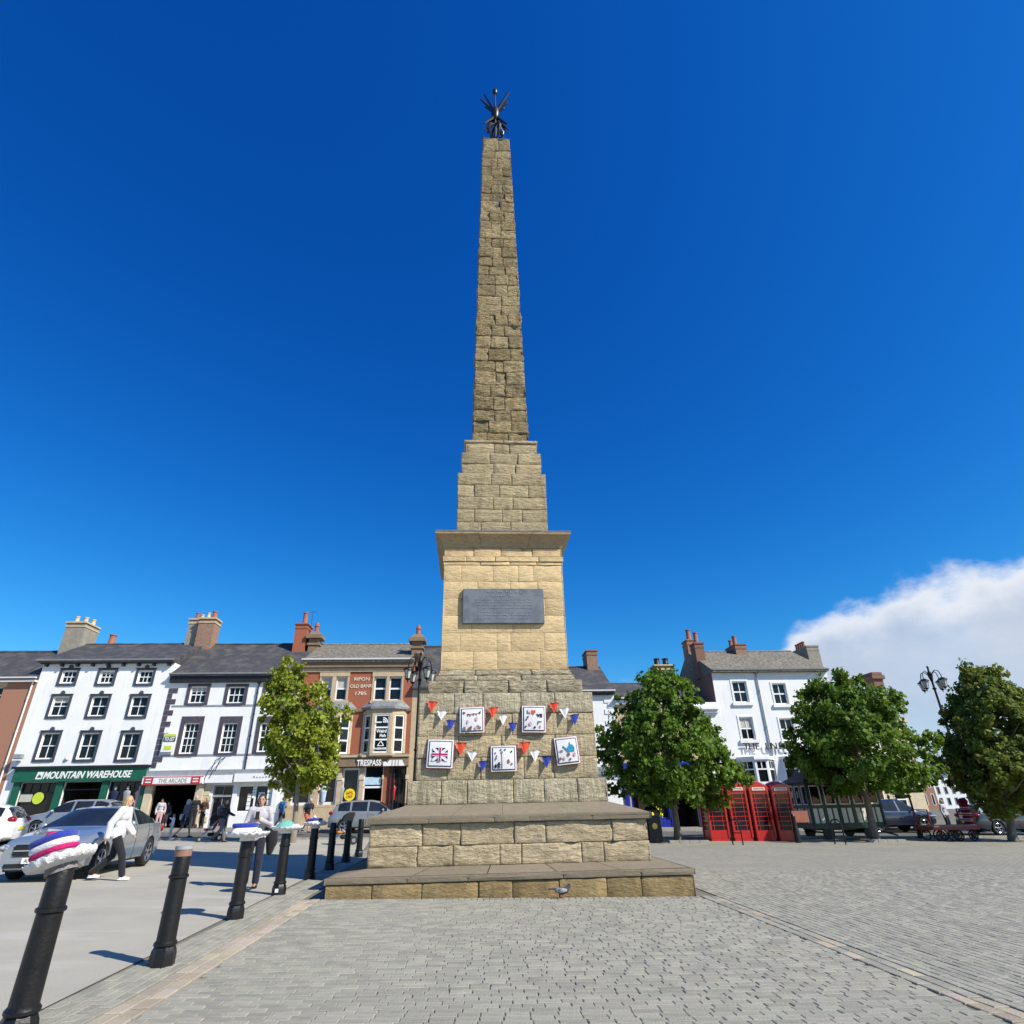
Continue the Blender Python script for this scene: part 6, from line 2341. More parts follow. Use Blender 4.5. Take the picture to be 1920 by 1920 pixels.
shelter_side(Lc, 5, (0, 0, 0), 0)
shelter_side(Wc, 3, (0, Wc, 0), R(-90))
shelter_side(Wc, 3, (Lc, 0, 0), R(90))
shelter_side(Lc, 5, (Lc, Wc, 0), R(180))
mb = MB()
e = .22
mb.add([(-e, -e, zt), (Lc + e, -e, zt), (Lc + e, Wc + e, zt), (-e, Wc + e, zt), (.55, .6, zt + .5), (Lc - .55, .6, zt + .5), (Lc - .55, Wc - .6, zt + .5), (.55, Wc - .6, zt + .5),
        (-e, -e, zt - .06), (Lc + e, -e, zt - .06), (Lc + e, Wc + e, zt - .06), (-e, Wc + e, zt - .06)],
       [(0, 1, 5, 4), (1, 2, 6, 5), (2, 3, 7, 6), (3, 0, 4, 7), (4, 5, 6, 7), (8, 9, 1, 0), (9, 10, 2, 1), (10, 11, 3, 2), (11, 8, 0, 3), (11, 10, 9, 8)])
rf = mb.build('roof', SLATE, cs)
mb = MB()
mb.box(.6, Lc - .6, .65, Wc - .65, zt + .49, zt + .72)
mb.add([(.45, .5, zt + .72), (Lc - .45, .5, zt + .72), (Lc - .45, Wc - .5, zt + .72), (.45, Wc - .5, zt + .72), (.7, Wc / 2, zt + 1.0), (Lc - .7, Wc / 2, zt + 1.0)], [(0, 1, 5, 4), (1, 2, 5), (2, 3, 4, 5), (3, 0, 4), (3, 2, 1, 0)])
mb.build('clerestory', M_DKGREEN, rf)
for x_ in (.7, Lc - .8):
    for y_ in (.15, Wc - .15):
        w = MB()
        w.tube([(x_, y_ - .05, .26), (x_, y_ + .05, .26)], .27, 18)
        wh = w.build('wheel', BLACKM, cs, True)
mb = MB()
mb.tube([(.7, .1, .26), (.7, Wc - .1, .26)], .04, 8)
mb.tube([(Lc - .8, .1, .26), (Lc - .8, Wc - .1, .26)], .04, 8)
mb.box(.2, Lc - .2, .5, .6, .35, .45)
mb.box(.2, Lc - .2, Wc - .6, Wc - .5, .35, .45)
mb.build('chassis', M_DKGREEN, cs)
mb = MB()
mb.tube([(Lc - .2, Wc / 2, .38), (Lc + .9, Wc / 2 - .3, .06)], .04, 6)
mb.build('drawbar', M_DKGREEN, cs)

# ------------------------------------------------------------------ luggage trolley and striped post
M_MAROONW = mat('maroon_timber', (0.20, 0.022, 0.022), (0.26, 0.04, 0.035), scale=10, rough=.55)
M_PLANK = mat('worn_plank', (0.36, 0.22, 0.18), (0.28, 0.15, 0.12), scale=8, rough=.8, st=(1, 8, 8))
p, q = GP(1757, 1578), GP(1846, 1577)
tr_ = thing('luggage_trolley', 'old maroon railway luggage trolley with planked bed', 'trolley', (p.x + .15, p.y + .2, gz(p.x + 1)), R(3))
Lt = (q - p).x - .3
for i in range(6):
    mb = MB()
    mb.box(0, Lt, .05 + i * .18, .05 + i * .18 + .165, .56, .61, .006)
    mb.build('plank', M_PLANK, tr_)
mb = MB()
mb.box(-.04, Lt + .04, .0, .06, .44, .56)
mb.box(-.04, Lt + .04, 1.1, 1.16, .44, .56)
mb.box(-.04, .04, .06, 1.1, .44, .555)
mb.box(Lt - .04, Lt + .04, .06, 1.1, .44, .555)
mb.build('frame', M_MAROONW, tr_)
for x_ in (.3, .85, Lt - .95, Lt - .3):
    w = MB()
    pts = [(x_ + .2 * math.cos(a), .08, .21 + .2 * math.sin(a)) for a in [i * math.pi / 8 for i in range(17)]]
    w.tube(pts, .03, 6, caps=False)
    for k in range(3):
        a = k * math.pi / 3
        w.tube([(x_ - .19 * math.cos(a), .08, .21 - .19 * math.sin(a)), (x_ + .19 * math.cos(a), .08, .21 + .19 * math.sin(a))], .018, 5)
    w.tube([(x_, .06, .21), (x_, 1.1, .21)], .025, 6)
    w.tube([(px_, 1.06, pz_) for px_, _, pz_ in pts], .03, 6, caps=False)
    w.build('wheel', BLACKM, tr_, True)
    w = MB()
    w.box(x_ - .04, x_ + .04, .1, .16, .2, .46)
    w.build('bracket', M_MAROONW, tr_)
for x_ in (.0, Lt):
    w = MB()
    for y_ in (.1, 1.05):
        w.tube([(x_, y_, .55), (x_, y_, 1.25)], .03, 6)
    for z_ in (.8, 1.02, 1.25):
        w.tube([(x_, .1, z_), (x_, 1.05, z_)], .025, 6)
    w.build('end_rail', M_MAROONW, tr_)
p = GP(1841, 1573)
sp_ = thing('striped_post', 'bollard dressed in a maroon and white striped knitted sleeve', 'bollard', (p.x, p.y + .5, gz(p.x)), 0)
for nm, me in (('plinth', BASEM), ('shaft', SHAFTM)):
    place(me, nm, sp_)
for i in range(9):
    mb = MB()
    z_ = .35 + i * .125
    mb.lathe([(.19, 0), (.215, .03), (.215, .095), (.19, .125)], 16, (0, 0, z_))
    mb.build('sleeve_band', K_MAR if i % 2 == 0 else K_WHITE, sp_, True)
mb = MB()
mb.ball((0, 0, 1.58), (.22, .22, .16))
mb.build('knitted_cap', K_MAR, sp_, True)

# ------------------------------------------------------------------ small street furniture
M_GOLD = mat('gold_crest', (0.55, 0.40, 0.10), (0.45, 0.32, 0.08), rough=.4, metal=.5)
p = GP(1229, 1580)
bn_ = thing('litter_bin', 'black litter bin with gold crest behind the monument corner', 'bin', (p.x, p.y + .3, p.z), R(8))
mb = MB()
mb.box(-.32, .32, -.32, .32, .0, 1.02, .05)
mb.build('bin_body', BLACKM, bn_, True)
mb = MB()
mb.box(-.33, .33, -.33, .33, 1.15, 1.24, .03)
mb.lathe([(.45, 1.24), (.30, 1.36), (.0, 1.42)], 12, squish=(.75, .75))
mb.build('bin_hood', BLACKM, bn_, True)
for sx_ in (-1, 1):
    mb = MB()
    mb.box(sx_ * .28 - .04, sx_ * .28 + .04, -.3, .3, 1.01, 1.16)
    mb.build('hood_post', BLACKM, bn_)
mb = MB()
mb.lathe([(0, 0), (.10, 0), (.12, .01), (0, .012)], 12, caps=False)
mb.build('crest', M_GOLD, bn_, False, (0, -.325, .62), (R(90), 0, 0))


def hoop(px, py, lab, rz):
    p = GP(px, py)
    o = thing('cycle_hoop', lab, 'cycle rack', p, rz, 'black cycle hoops')
    mb = MB()
    pts = [(-.2, 0, -.05), (-.2, 0, .72)] + [(-.2 + .2 - .2 * math.cos(a), 0, .72 + .18 * math.sin(a)) for a in [i * math.pi / 8 for i in range(1, 8)]] + [(.2, 0, .72), (.2, 0, -.05)]
    mb.tube(pts, .028, 8)
    mb.build('hoop', BLACKM, o, True)
    mb = MB()
    mb.tube([(-.2, 0, .42), (.2, 0, .42)], .02, 6)
    mb.build('crossbar', BLACKM, o, True)
    return o


hoop(1384, 1584, 'black cycle hoop in front of the phone boxes', R(-35))
hoop(1576, 1583, 'black cycle hoop in front of the cab shelter', R(-35))
for i, (xa, xb, y_, lb_) in enumerate(((1256, 1332, 1581, 'pale stone edging strip at the foot of the tree by the phone boxes'), (1630, 1702, 1579, 'pale stone edging strip at the foot of the tree by the cab shelter'))):
    a, c = GP(xa, y_), GP(xb, y_)
    o = thing('edging_strip', lb_, 'edging', (a.x, a.y, a.z), R(3), 'pale stone edging strips')
    n = 4
    L = (c - a).x / n
    for k in range(n):
        mb = MB()
        mb.box(L * k + .005, L * (k + 1) - .005, 0, .28, -.05 - SLOPE * L * k, .09 - SLOPE * L * k, .012)
        mb.build('edging_stone', M_KERB, o)
p = GP(1727, 1571)
fp = thing('finger_post', 'dark finger post with three blank-backed arms near the trolley', 'signpost', p, 0)
Hf = AT(1704, 1470, p.y).z - p.z
mb = MB()
mb.tube([(0, 0, -.05), (0, 0, Hf)], [.055, .045], 10)
mb.lathe([(.13, -.05), (.13, .5), (.06, .6)], 10)
mb.build('pole', BLACKM, fp, True)
for k, (a, z_) in enumerate(((R(170), Hf - .1), (R(15), Hf - .32), (R(200), Hf - .55))):
    mb = MB()
    mb.prism([(.05, -.08), (.85, -.08), (1.0, 0), (.85, .08), (.05, .08)], 1, -.02, .02)
    mb.build('finger', BLACKM, fp, False, (0, 0, z_), (0, 0, a))
p = GP(1497, 1580)
sb_ = thing('notice_post', 'short black post with a brown notice board by the last phone box', 'sign', p, 0)
mb = MB()
mb.lathe([(.12, -.03), (.12, .5), (.09, .6), (.08, .95), (.1, 1.0), (.05, 1.1)], 12)
mb.build('post', BLACKM, sb_, True)
mb = MB()
mb.box(-.05, .65, -.05, -.0, .75, 1.2, .01)
mb.build('board', M_POT, sb_)

# pigeon at the foot of the step
M_PIG = mat('grey_feathers', (0.035, 0.035, 0.045), (0.06, 0.06, 0.07), scale=30, rough=.7)
M_PIGW = mat('white_feathers', (0.40, 0.39, 0.42), (0.08, 0.08, 0.09), scale=14, rough=.7)
M_PIGL = mat('pink_legs', (0.35, 0.10, 0.09), rough=.6)


def vox(mb, size, it=4):
    """fuse the pieces in mb into one continuous skin"""
    me = bpy.data.meshes.new('tmp')
    me.from_pydata(mb.v, [], mb.f)
    ob = bpy.data.objects.new('tmp', me)
    COL.objects.link(ob)
    r_ = ob.modifiers.new('r', 'REMESH')
    r_.mode = 'VOXEL'
    r_.voxel_size = size
    s_ = ob.modifiers.new('s', 'SMOOTH')
    s_.factor = .5
    s_.iterations = it
    dg = bpy.context.evaluated_depsgraph_get()
    out = bpy.data.meshes.new_from_object(ob.evaluated_get(dg))
    bpy.data.objects.remove(ob)
    bpy.data.meshes.remove(me)
    out.polygons.foreach_set('use_smooth', [True] * len(out.polygons))
    return out


def vobj(name, mb, size, m, parent, it=4):
    me = vox(mb, size, it)
    me.name = name
    me.materials.clear()
    me.materials.append(m)
    return place(me, name, parent)


def caps(mb, pts, rads, n=8):
    """tapered limb with rounded joints"""
    mb.tube(pts, rads, n)
    for p_, r_ in zip(pts, rads):
        mb.ball(p_, r_ * .99, n, 6)


p = GP(1054, 1684.5)
pg = thing('pigeon', 'grey and white pigeon pecking along the monument step', 'pigeon', (p.x, p.y, p.z), 0)
mb = MB()
caps(mb, [(-.10, 0, .12), (0, 0, .115), (.07, 0, .125), (.115, 0, .16), (.135, 0, .195)], [.03, .062, .055, .032, .024])
mb.ball((.14, 0, .20), (.03, .024, .025))
mb.box(-.24, -.08, -.035, .035, .135, .155)
vobj('body', mb, .009, M_PIG, pg)
for s_ in (-1, 1):
    mb = MB()
    mb.ball((-.015, s_ * .05, .125), (.11, .018, .04), 10, 6)
    mb.build('wing', M_PIGW, pg, True)
    mb = MB()
    mb.tube([(.0, s_ * .025, .07), (.0, s_ * .025, .0)], .006, 5)
    mb.tube([(-.02, s_ * .025, .004), (.03, s_ * .025, .004)], .005, 5)
    mb.build('leg', M_PIGL, pg)
mb = MB()
mb.tube([(.16, 0, .197), (.19, 0, .188)], [.008, .002], 5)
mb.build('beak', M_GREYCAP, pg)

# ------------------------------------------------------------------ buggies
M_ORANGE = mat('orange_fabric', (0.75, 0.28, 0.02), (0.7, 0.24, 0.02), rough=.8)
M_BLKFAB = mat('black_fabric', (0.012, 0.012, 0.014), (0.02, 0.02, 0.022), rough=.9)
M_RUBBER = mat('rubber', (0.015, 0.015, 0.015), (0.025, 0.025, 0.025), rough=.8)
M_ALU = mat('brushed_metal', (0.55, 0.56, 0.58), (0.5, 0.5, 0.52), rough=.3, metal=.8)


def buggy(label, p, rz, seatm):
    o = thing('pushchair', label, 'pushchair', p, rz, 'pushchairs')
    mb = MB()
    for s_ in (-.22, .22):
        mb.tube([(s_, .45, 1.05), (s_, -.35, .12)], .016, 6)
        mb.tube([(s_, .42, .14), (s_, -.05, .55)], .016, 6)
    mb.tube([(-.22, .45, 1.05), (.22, .45, 1.05)], .02, 6)
    mb.tube([(-.22, .42, .14), (.22, .42, .14)], .016, 6)
    mb.tube([(-.22, -.35, .12), (.22, -.35, .12)], .016, 6)
    mb.build('frame', M_ALU, o)
    mb = MB()
    mb.box(-.2, .2, -.22, .12, .42, .5, .02)
    mb.add([(-.2, .1, .45), (.2, .1, .45), (.2, .3, .92), (-.2, .3, .92), (-.2, .16, .43), (.2, .16, .43), (.2, .36, .9), (-.2, .36, .9)], [(0, 1, 2, 3), (7, 6, 5, 4), (0, 4, 5, 1), (1, 5, 6, 2), (2, 6, 7, 3), (3, 7, 4, 0)])
    mb.build('seat', seatm, o)
    mb = MB()
    pts = [(.32 + .38 * math.cos(a) * -1 + 0, .82 + .34 * math.sin(a)) for a in [i * math.pi / 14 for i in range(9)]]
    for q0, q1 in zip(pts, pts[1:]):
        mb.add([(-.24, q0[0], q0[1]), (.24, q0[0], q0[1]), (.24, q1[0], q1[1]), (-.24, q1[0], q1[1])], [(0, 1, 2, 3)])
    for s_ in (-.24, .24):
        mb.add([(s_, q_[0], q_[1]) for q_ in pts] + [(s_, .32, .8)], [tuple(range(len(pts) + 1))])
    mb.build('hood', M_BLKFAB, o)
    mb = MB()
    mb.box(-.2, .2, -.05, .38, .2, .34, .03)
    mb.build('basket', M_BLKFAB, o)
    for (x_, y_, r_) in ((-.26, .42, .15), (.26, .42, .15), (-.22, -.36, .10), (.22, -.36, .10)):
        w = MB()
        w.tube([(x_ - .02, y_, r_), (x_ + .02, y_, r_)], r_, 16)
        wh = w.build('wheel', M_RUBBER, o, True)
        w = MB()
        w.tube([(x_ - .024, y_, r_), (x_ + .024, y_, r_)], r_ * .5, 10)
        w.build('hub', M_ALU, wh, True)
    return o


buggy('black hooded pushchair with orange seat parked behind the bollards', GP(640, 1584), R(-65), M_ORANGE)
buggy('dark pushchair with maroon seat pushed along in front of the arcade', GP(389, 1578), R(-60), K_MAR)
# ------------------------------------------------------------------ cars
M_CARGLASS = glass('car_glass', (0.012, 0.016, 0.022), .02)
M_TYRE = mat('tyre', (0.016, 0.016, 0.017), (0.024, 0.024, 0.024), rough=.85)
M_RIM = mat('alloy', (0.50, 0.51, 0.53), (0.40, 0.41, 0.43), rough=.25, metal=.85)
M_CHROME = mat('chrome', (0.75, 0.76, 0.78), (0.7, 0.71, 0.73), rough=.1, metal=1.0)
M_PLASTIC = mat('black_plastic', (0.012, 0.012, 0.013), (0.018, 0.018, 0.02), rough=.5)
M_HEAD = mat('headlamp', (0.42, 0.46, 0.5), (0.08, 0.09, 0.1), scale=25, rough=.06, spec=.8, coat=1.0)
M_TAIL = mat('tail_lamp', (0.35, 0.008, 0.008), (0.25, 0.006, 0.006), rough=.15, coat=.6)
M_PLATE = mat('number_plate', (0.78, 0.78, 0.74), (0.74, 0.74, 0.7), rough=.4)


def paint(name, c, metal=.55, rough=.32):
    return mat(name, c, tuple(x * .95 for x in c), scale=2, rough=rough, metal=metal, coat=1.0, spec=.5)


def lerp_pts(pts, x):
    if x <= pts[0][0]:
        return pts[0][1]
    for (xa, za), (xb, zb) in zip(pts, pts[1:]):
        if x <= xb:
            t = (x - xa) / max(1e-6, xb - xa)
            return za + (zb - za) * t
    return pts[-1][1]


def smooth_pts(pts, x, r=.10):
    return sum(lerp_pts(pts, x + dx * r) for dx in (-1, -.5, 0, .5, 1)) / 5


SPEC = {
    'saloon': dict(L=4.63, W=1.80, top=[(0, .62), (.06, .72), (.35, .84), (.9, .93), (1.42, 1.0), (2.25, 1.385), (2.6, 1.43), (3.05, 1.40), (3.95, 1.07), (4.45, 1.0), (4.63, .78)],
                   belt=[(0, .70), (1.3, .93), (3.2, 1.0), (4.63, 1.0)], ws=(1.42, 2.25), rw=(3.05, 3.95), gl=(1.62, 3.72), pil=[2.62], wheels=(.92, 3.62), wr=.325, zb=.18, doors=(1.5, 2.58, 3.35)),
    'hatch': dict(L=4.1, W=1.76, top=[(0, .62), (.06, .75), (.4, .88), (1.05, 1.0), (1.85, 1.42), (2.3, 1.49), (3.3, 1.46), (3.75, 1.36), (4.0, .98), (4.1, .7)],
                  belt=[(0, .72), (1.05, .94), (3.6, 1.02), (4.1, 1.0)], ws=(1.05, 1.85), rw=(3.68, 4.0), gl=(1.3, 3.62), pil=[2.3, 3.1], wheels=(.8, 3.35), wr=.315, zb=.2, doors=(1.3, 2.28, 3.12)),
    'suv': dict(L=4.55, W=1.86, top=[(0, .7), (.06, .88), (.4, 1.0), (1.1, 1.10), (1.85, 1.58), (2.3, 1.66), (3.7, 1.64), (4.15, 1.52), (4.45, 1.05), (4.55, .75)],
                belt=[(0, .82), (1.1, 1.06), (4.0, 1.12), (4.55, 1.1)], ws=(1.1, 1.85), rw=(4.1, 4.45), gl=(1.35, 4.05), pil=[2.4, 3.35], wheels=(.88, 3.62), wr=.36, zb=.26, doors=(1.35, 2.38, 3.38)),
    'estate': dict(L=4.75, W=1.82, top=[(0, .64), (.06, .76), (.5, .9), (1.2, 1.02), (2.05, 1.45), (2.5, 1.52), (3.9, 1.48), (4.3, 1.38), (4.65, 1.0), (4.75, .7)],
                   belt=[(0, .74), (1.2, .97), (4.3, 1.05), (4.75, 1.0)], ws=(1.2, 2.05), rw=(4.28, 4.65), gl=(1.45, 4.2), pil=[2.55, 3.45], wheels=(.9, 3.75), wr=.33, zb=.2, doors=(1.45, 2.53, 3.48)),
    'pickup': dict(L=5.0, W=1.85, top=[(0, .8), (.06, 1.0), (.4, 1.1), (1.15, 1.16), (1.8, 1.68), (2.2, 1.76), (3.3, 1.74), (3.5, 1.14), (4.95, 1.12), (5.0, .9)],
                   belt=[(0, .9), (1.15, 1.1), (3.3, 1.14), (5.0, 1.12)], ws=(1.15, 1.8), rw=(3.3, 3.5), gl=(1.4, 3.28), pil=[2.35], wheels=(.95, 3.95), wr=.39, zb=.36, doors=(1.4, 2.33, 3.25)),
}


def car(label, kind, pm, loc, rz, cat='car', plate=None, star=False, group='cars parked round the square'):
    S = SPEC[kind]
    L, W = S['L'], S['W']
    o = thing('car' if kind != 'pickup' else 'pickup_truck', label, cat, loc, rz, group)
    wr = S['wr']
    ra = wr + .055
    xs = {0, L, .03, .1, L - .03, L - .1}
    n = 40
    xs |= {L * i / n for i in range(n + 1)}
    for xw in S['wheels']:
        for i in range(13):
            xs.add(xw + ra * math.cos(math.pi * i / 12))
        xs |= {xw - ra - .004, xw + ra + .004}
    for v in S['ws'] + S['rw'] + S['gl']:
        xs.add(v)
    for v in S['pil']:
        xs |= {v - .05, v + .05}
    xs = sorted(xs)
    q_ = [xs[0]]
    for v in xs[1:]:
        if v - q_[-1] > .003:
            q_.append(v)
    xs = q_
    plan = [(0, .74), (.08, .84), (.3, .93), (.8, .985), (1.4, 1.0), (L - 1.0, 1.0), (L - .4, .96), (L - .1, .90), (L, .82)]

    def section(x):
        w = W / 2 * smooth_pts(plan, x, .08)
        tz = smooth_pts(S['top'], x, .06)
        bz = min(smooth_pts(S['belt'], x, .1), tz - .035)
        zb = S['zb'] + (.06 if x < .25 or x > L - .3 else 0)
        arch = 0
        for xw in S['wheels']:
            if abs(x - xw) < ra:
                arch = max(arch, wr + math.sqrt(max(0, ra * ra - (x - xw) ** 2)))
        gh = tz - bz > .10
        zs = [(0, zb), (.78 * w, zb), (.955 * w, zb + .07), (.99 * w, zb + .2), (1.0 * w, (zb + bz) / 2 + .03), (.985 * w, bz - .10), (.945 * w, bz)]
        if gh:
            k = min(1, (tz - bz) / .42)
            rw_ = w * (.93 - .20 * k)
            zs += [(rw_, tz - .075 * k - .01), (rw_ * .84, tz - .02), (rw_ * .45, tz - .003), (0, tz)]
        else:
            zs += [(.87 * w, bz + (tz - bz) * .55), (.70 * w, tz - .012), (.38 * w, tz - .002), (0, tz)]
        if arch:
            zs = [(a, max(z, arch)) if i > 0 else (a, max(z, min(arch, z + .3))) for i, (a, z) in enumerate(zs)]
        return zs, gh, w
    secs = [section(x) for x in xs]
    m = len(secs[0][0])
    parts = {}

    def add(part, f):
        parts.setdefault(part, []).append(f)
    V = []
    for x, (zs, gh, w) in zip(xs, secs):
        V += [(a, x - L / 2, z) for a, z in zs] + [(-a, x - L / 2, z) for a, z in zs]
    M2 = 2 * m
    g0, g1 = S['gl']
    for i in range(len(xs) - 1):
        xm = (xs[i] + xs[i + 1]) / 2
        for j in range(m - 1):
            part = 'body'
            if j == 6 and g0 < xm < g1 and secs[i][1] and secs[i + 1][1]:
                seg = sum(1 for v in S['pil'] if xm > v)
                if not any(abs(xm - v) < .05 for v in S['pil']):
                    part = 'side_window%d' % seg
            if j >= 7 and S['ws'][0] + .02 < xm < S['ws'][1] - .02:
                part = 'windscreen'
            if j >= 7 and S['rw'][0] + .02 < xm < S['rw'][1] - .02:
                part = 'rear_window'
            a, b_, c, d_ = i * M2 + j, i * M2 + j + 1, (i + 1) * M2 + j + 1, (i + 1) * M2 + j
            add(part + ('L' if part.startswith('side') else ''), (a, d_, c, b_))
            a, b_, c, d_ = a + m, b_ + m, c + m, d_ + m
            add(part + ('R' if part.startswith('side') else ''), (a, b_, c, d_))
    add('body', tuple(range(m)) + tuple(range(2 * m - 1, m, -1))[:m - 1])
    e = (len(xs) - 1) * M2
    add('body', tuple(e + k for k in range(m - 1, -1, -1)) + tuple(e + m + k for k in range(1, m)))
    bodyo = None
    for part, fs in sorted(parts.items()):
        used = sorted({k for f in fs for k in f})
        ix = {k: t for t, k in enumerate(used)}
        mb = MB()
        mb.add([V[k] for k in used], [tuple(ix[k] for k in f) for f in fs])
        nm = 'side_window' if part.startswith('side') else part
        mb.build(nm, pm if part == 'body' else M_CARGLASS, o, 'all' if part != 'body' else True)
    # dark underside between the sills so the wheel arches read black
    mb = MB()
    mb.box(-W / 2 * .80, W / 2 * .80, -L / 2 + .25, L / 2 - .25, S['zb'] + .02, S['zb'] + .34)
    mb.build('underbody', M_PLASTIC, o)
    for wi, xw in enumerate(S['wheels']):
        for s_ in (-1, 1):
            c = (s_ * (W / 2 - .115), xw - L / 2, wr)
            t = MB()
            pts = []
            for k, (dx, r_) in enumerate(((-.10, wr * .62), (-.105, wr * .9), (-.08, wr * .985), (-.04, wr), (.04, wr), (.08, wr * .985), (.105, wr * .9), (.10, wr * .66))):
                pts.append((dx, r_))
            nn = 28
            vs = [(c[0] + dx, c[1] + r_ * math.cos(2 * math.pi * k / nn), c[2] + r_ * math.sin(2 * math.pi * k / nn)) for dx, r_ in pts for k in range(nn)]
            t.add(vs, [(j * nn + k, j * nn + (k + 1) % nn, (j + 1) * nn + (k + 1) % nn, (j + 1) * nn + k) for j in range(len(pts) - 1) for k in range(nn)])
            wh = t.build('wheel', M_TYRE, o, True)
            r_ = MB()
            xo = c[0] + s_ * .085
            for k in range(5):
                a = 2 * math.pi * k / 5 + .3
                for off in (-.12, .12):
                    r_.tube([(xo, c[1] + .03 * math.cos(a), c[2] + .03 * math.sin(a)), (xo + s_ * .008, c[1] + wr * .64 * math.cos(a + off), c[2] + wr * .64 * math.sin(a + off))], .017, 5)
            ring = [(xo, c[1] + wr * .645 * math.cos(2 * math.pi * k / 24), c[2] + wr * .645 * math.sin(2 * math.pi * k / 24)) for k in range(25)]
            r_.tube(ring, .02, 6, caps=False)
            r_.ball((xo, c[1], c[2]), (.02, .05, .05))
            r_.build('rim', M_RIM, wh, True)
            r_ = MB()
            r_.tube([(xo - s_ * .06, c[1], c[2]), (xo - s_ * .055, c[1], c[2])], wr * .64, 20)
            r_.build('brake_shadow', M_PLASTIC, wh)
    # seams, handles, mirrors, lamps
    sm = MB()
    for xd in S['doors']:
        zs, gh, w = section(xd)
        for s_ in (-1, 1):
            sm.tube([(s_ * (a + .001), xd - L / 2, z) for a, z in zs[2:7]], .006, 4)
    sm.build('door_seams', M_PLASTIC, o)
    for xd in S['doors'][:2]:
        xh = xd + (S['doors'][1] - S['doors'][0]) * .8
        zs, gh, w = section(xh)
        for s_ in (-1, 1):
            h = MB()
            zz_ = zs[5][1] - .03
            h.box(s_ * zs[5][0] - .02, s_ * zs[5][0] + .02, xh - L / 2 - .09, xh - L / 2 + .09, zz_ - .015, zz_ + .015, .006)
            h.build('door_handle', pm, o, True)
    xm_ = S['ws'][0] + .45
    zs, gh, w = section(xm_)
    for s_ in (-1, 1):
        h = MB()
        h.ball((s_ * (w + .09), xm_ - L / 2, zs[6][1] + .07), (.11, .07, .075), 10, 7)
        h.tube([(s_ * (w - .06), xm_ - L / 2, zs[6][1] + .02), (s_ * (w + .05), xm_ - L / 2, zs[6][1] + .05)], .02, 6)
        h.build('wing_mirror', pm, o, True)
    fz = smooth_pts(S['belt'], .15, .1)
    for s_ in (-1, 1):
        for end, mm, nm in ((0, M_HEAD, 'headlight'), (1, M_TAIL, 'tail_light')):
            x_ = .30 if end == 0 else L - .16
            zs, gh, w = section(x_)
            h = MB()
            zc = zs[5][1] - (.015 if end == 0 else -.02)
            h.ball((s_ * (w * (.86 if end == 0 else .84)), x_ - L / 2, zc), (.17, .36 if end == 0 else .17, .085 if end == 0 else .11), 14, 8)
            h.build(nm, mm, o, 'all')
    zs, gh, w = section(.03)
    g = MB()
    g.box(-.50, .50, -L / 2 - .03, -L / 2 + .12, .47, .70, .03)
    gr = g.build('grille', M_PLASTIC, o, True)
    g = MB()
    g.box(-.62, .62, -L / 2 - .02, -L / 2 + .10, S['zb'] + .06, S['zb'] + .20, .03)
    g.build('lower_intake', M_PLASTIC, o, True)
    for end in (0, 1):
        y_ = -L / 2 - .045 if end == 0 else L / 2 + .004
        g = MB()
        z_ = .40 if end == 0 else .62
        g.box(-.26, .26, min(y_, y_ + .03), max(y_, y_ + .03), z_ - .055, z_ + .055, .005)
        pl_ = g.build('number_plate', M_PLATE if end == 0 else M_YEL, o)
        if plate and end == 0:
            text(plate, .095, M_BLACKP, pl_, (0, y_ - .003, z_), TX, extrude=.002)
    if star:
        g = MB()
        g.box(-.47, .47, -L / 2 - .045, -L / 2 - .02, .575, .60, .005)
        g.build('grille_bar', M_CHROME, gr)
        g = MB()
        c = Vector((0, -L / 2 - .055, .588))
        g.tube([c + Vector((.088 * math.cos(2 * math.pi * k / 24), 0, .088 * math.sin(2 * math.pi * k / 24))) for k in range(25)], .010, 6, caps=False)
        for k in range(3):
            a = math.pi / 2 + 2 * math.pi * k / 3
            g.tube([c, c + Vector((.086 * math.cos(a), 0, .086 * math.sin(a)))], [.014, .005], 5)
        g.build('star_emblem', M_CHROME, gr, True)
        g = MB()
        g.box(-.75, .75, -L / 2 - .005, -L / 2 + .15, S['zb'] + .215, S['zb'] + .235, .004)
        g.build('chrome_strip', M_CHROME, o)
    return o


P_SIL = paint('silver_blue_paint', (0.31, 0.355, 0.40), .45, .26)
P_WHT = paint('white_car_paint', (0.74, 0.76, 0.77), 0, .3)
P_DK = paint('dark_grey_paint_car', (0.06, 0.07, 0.085), .5, .3)
P_NAVY = paint('navy_paint', (0.015, 0.02, 0.045), .4, .3)
P_GREY = paint('grey_silver_paint', (0.30, 0.32, 0.34), .35, .3)
P_MAR = paint('maroon_paint', (0.10, 0.012, 0.022), .4, .3)
rwl, fwl = GP(264, 1624), GP(152, 1650)
hd = (fwl - rwl)
hd.z = 0
hd.normalize()
rz = math.atan2(-hd.x, hd.y) + math.pi     # car local -Y is forward
lat = Vector((-hd.y, hd.x, 0))             # left of travel
axle = rwl - lat * (.90 - .115)
S_ = SPEC['saloon']
cpos = axle + hd * (S_['wheels'][1] - S_['L'] / 2)
car('silver blue saloon car with chrome star badge on its dark grille', 'saloon', P_SIL, (cpos.x, cpos.y, gz(cpos.x)), rz, plate='AX17 HJZ', star=True)
bpy.context.view_layer.update()


def park(px, py, Y):
    p_ = AT(px, py, Y)
    return Vector((p_.x, Y, gz(p_.x)))


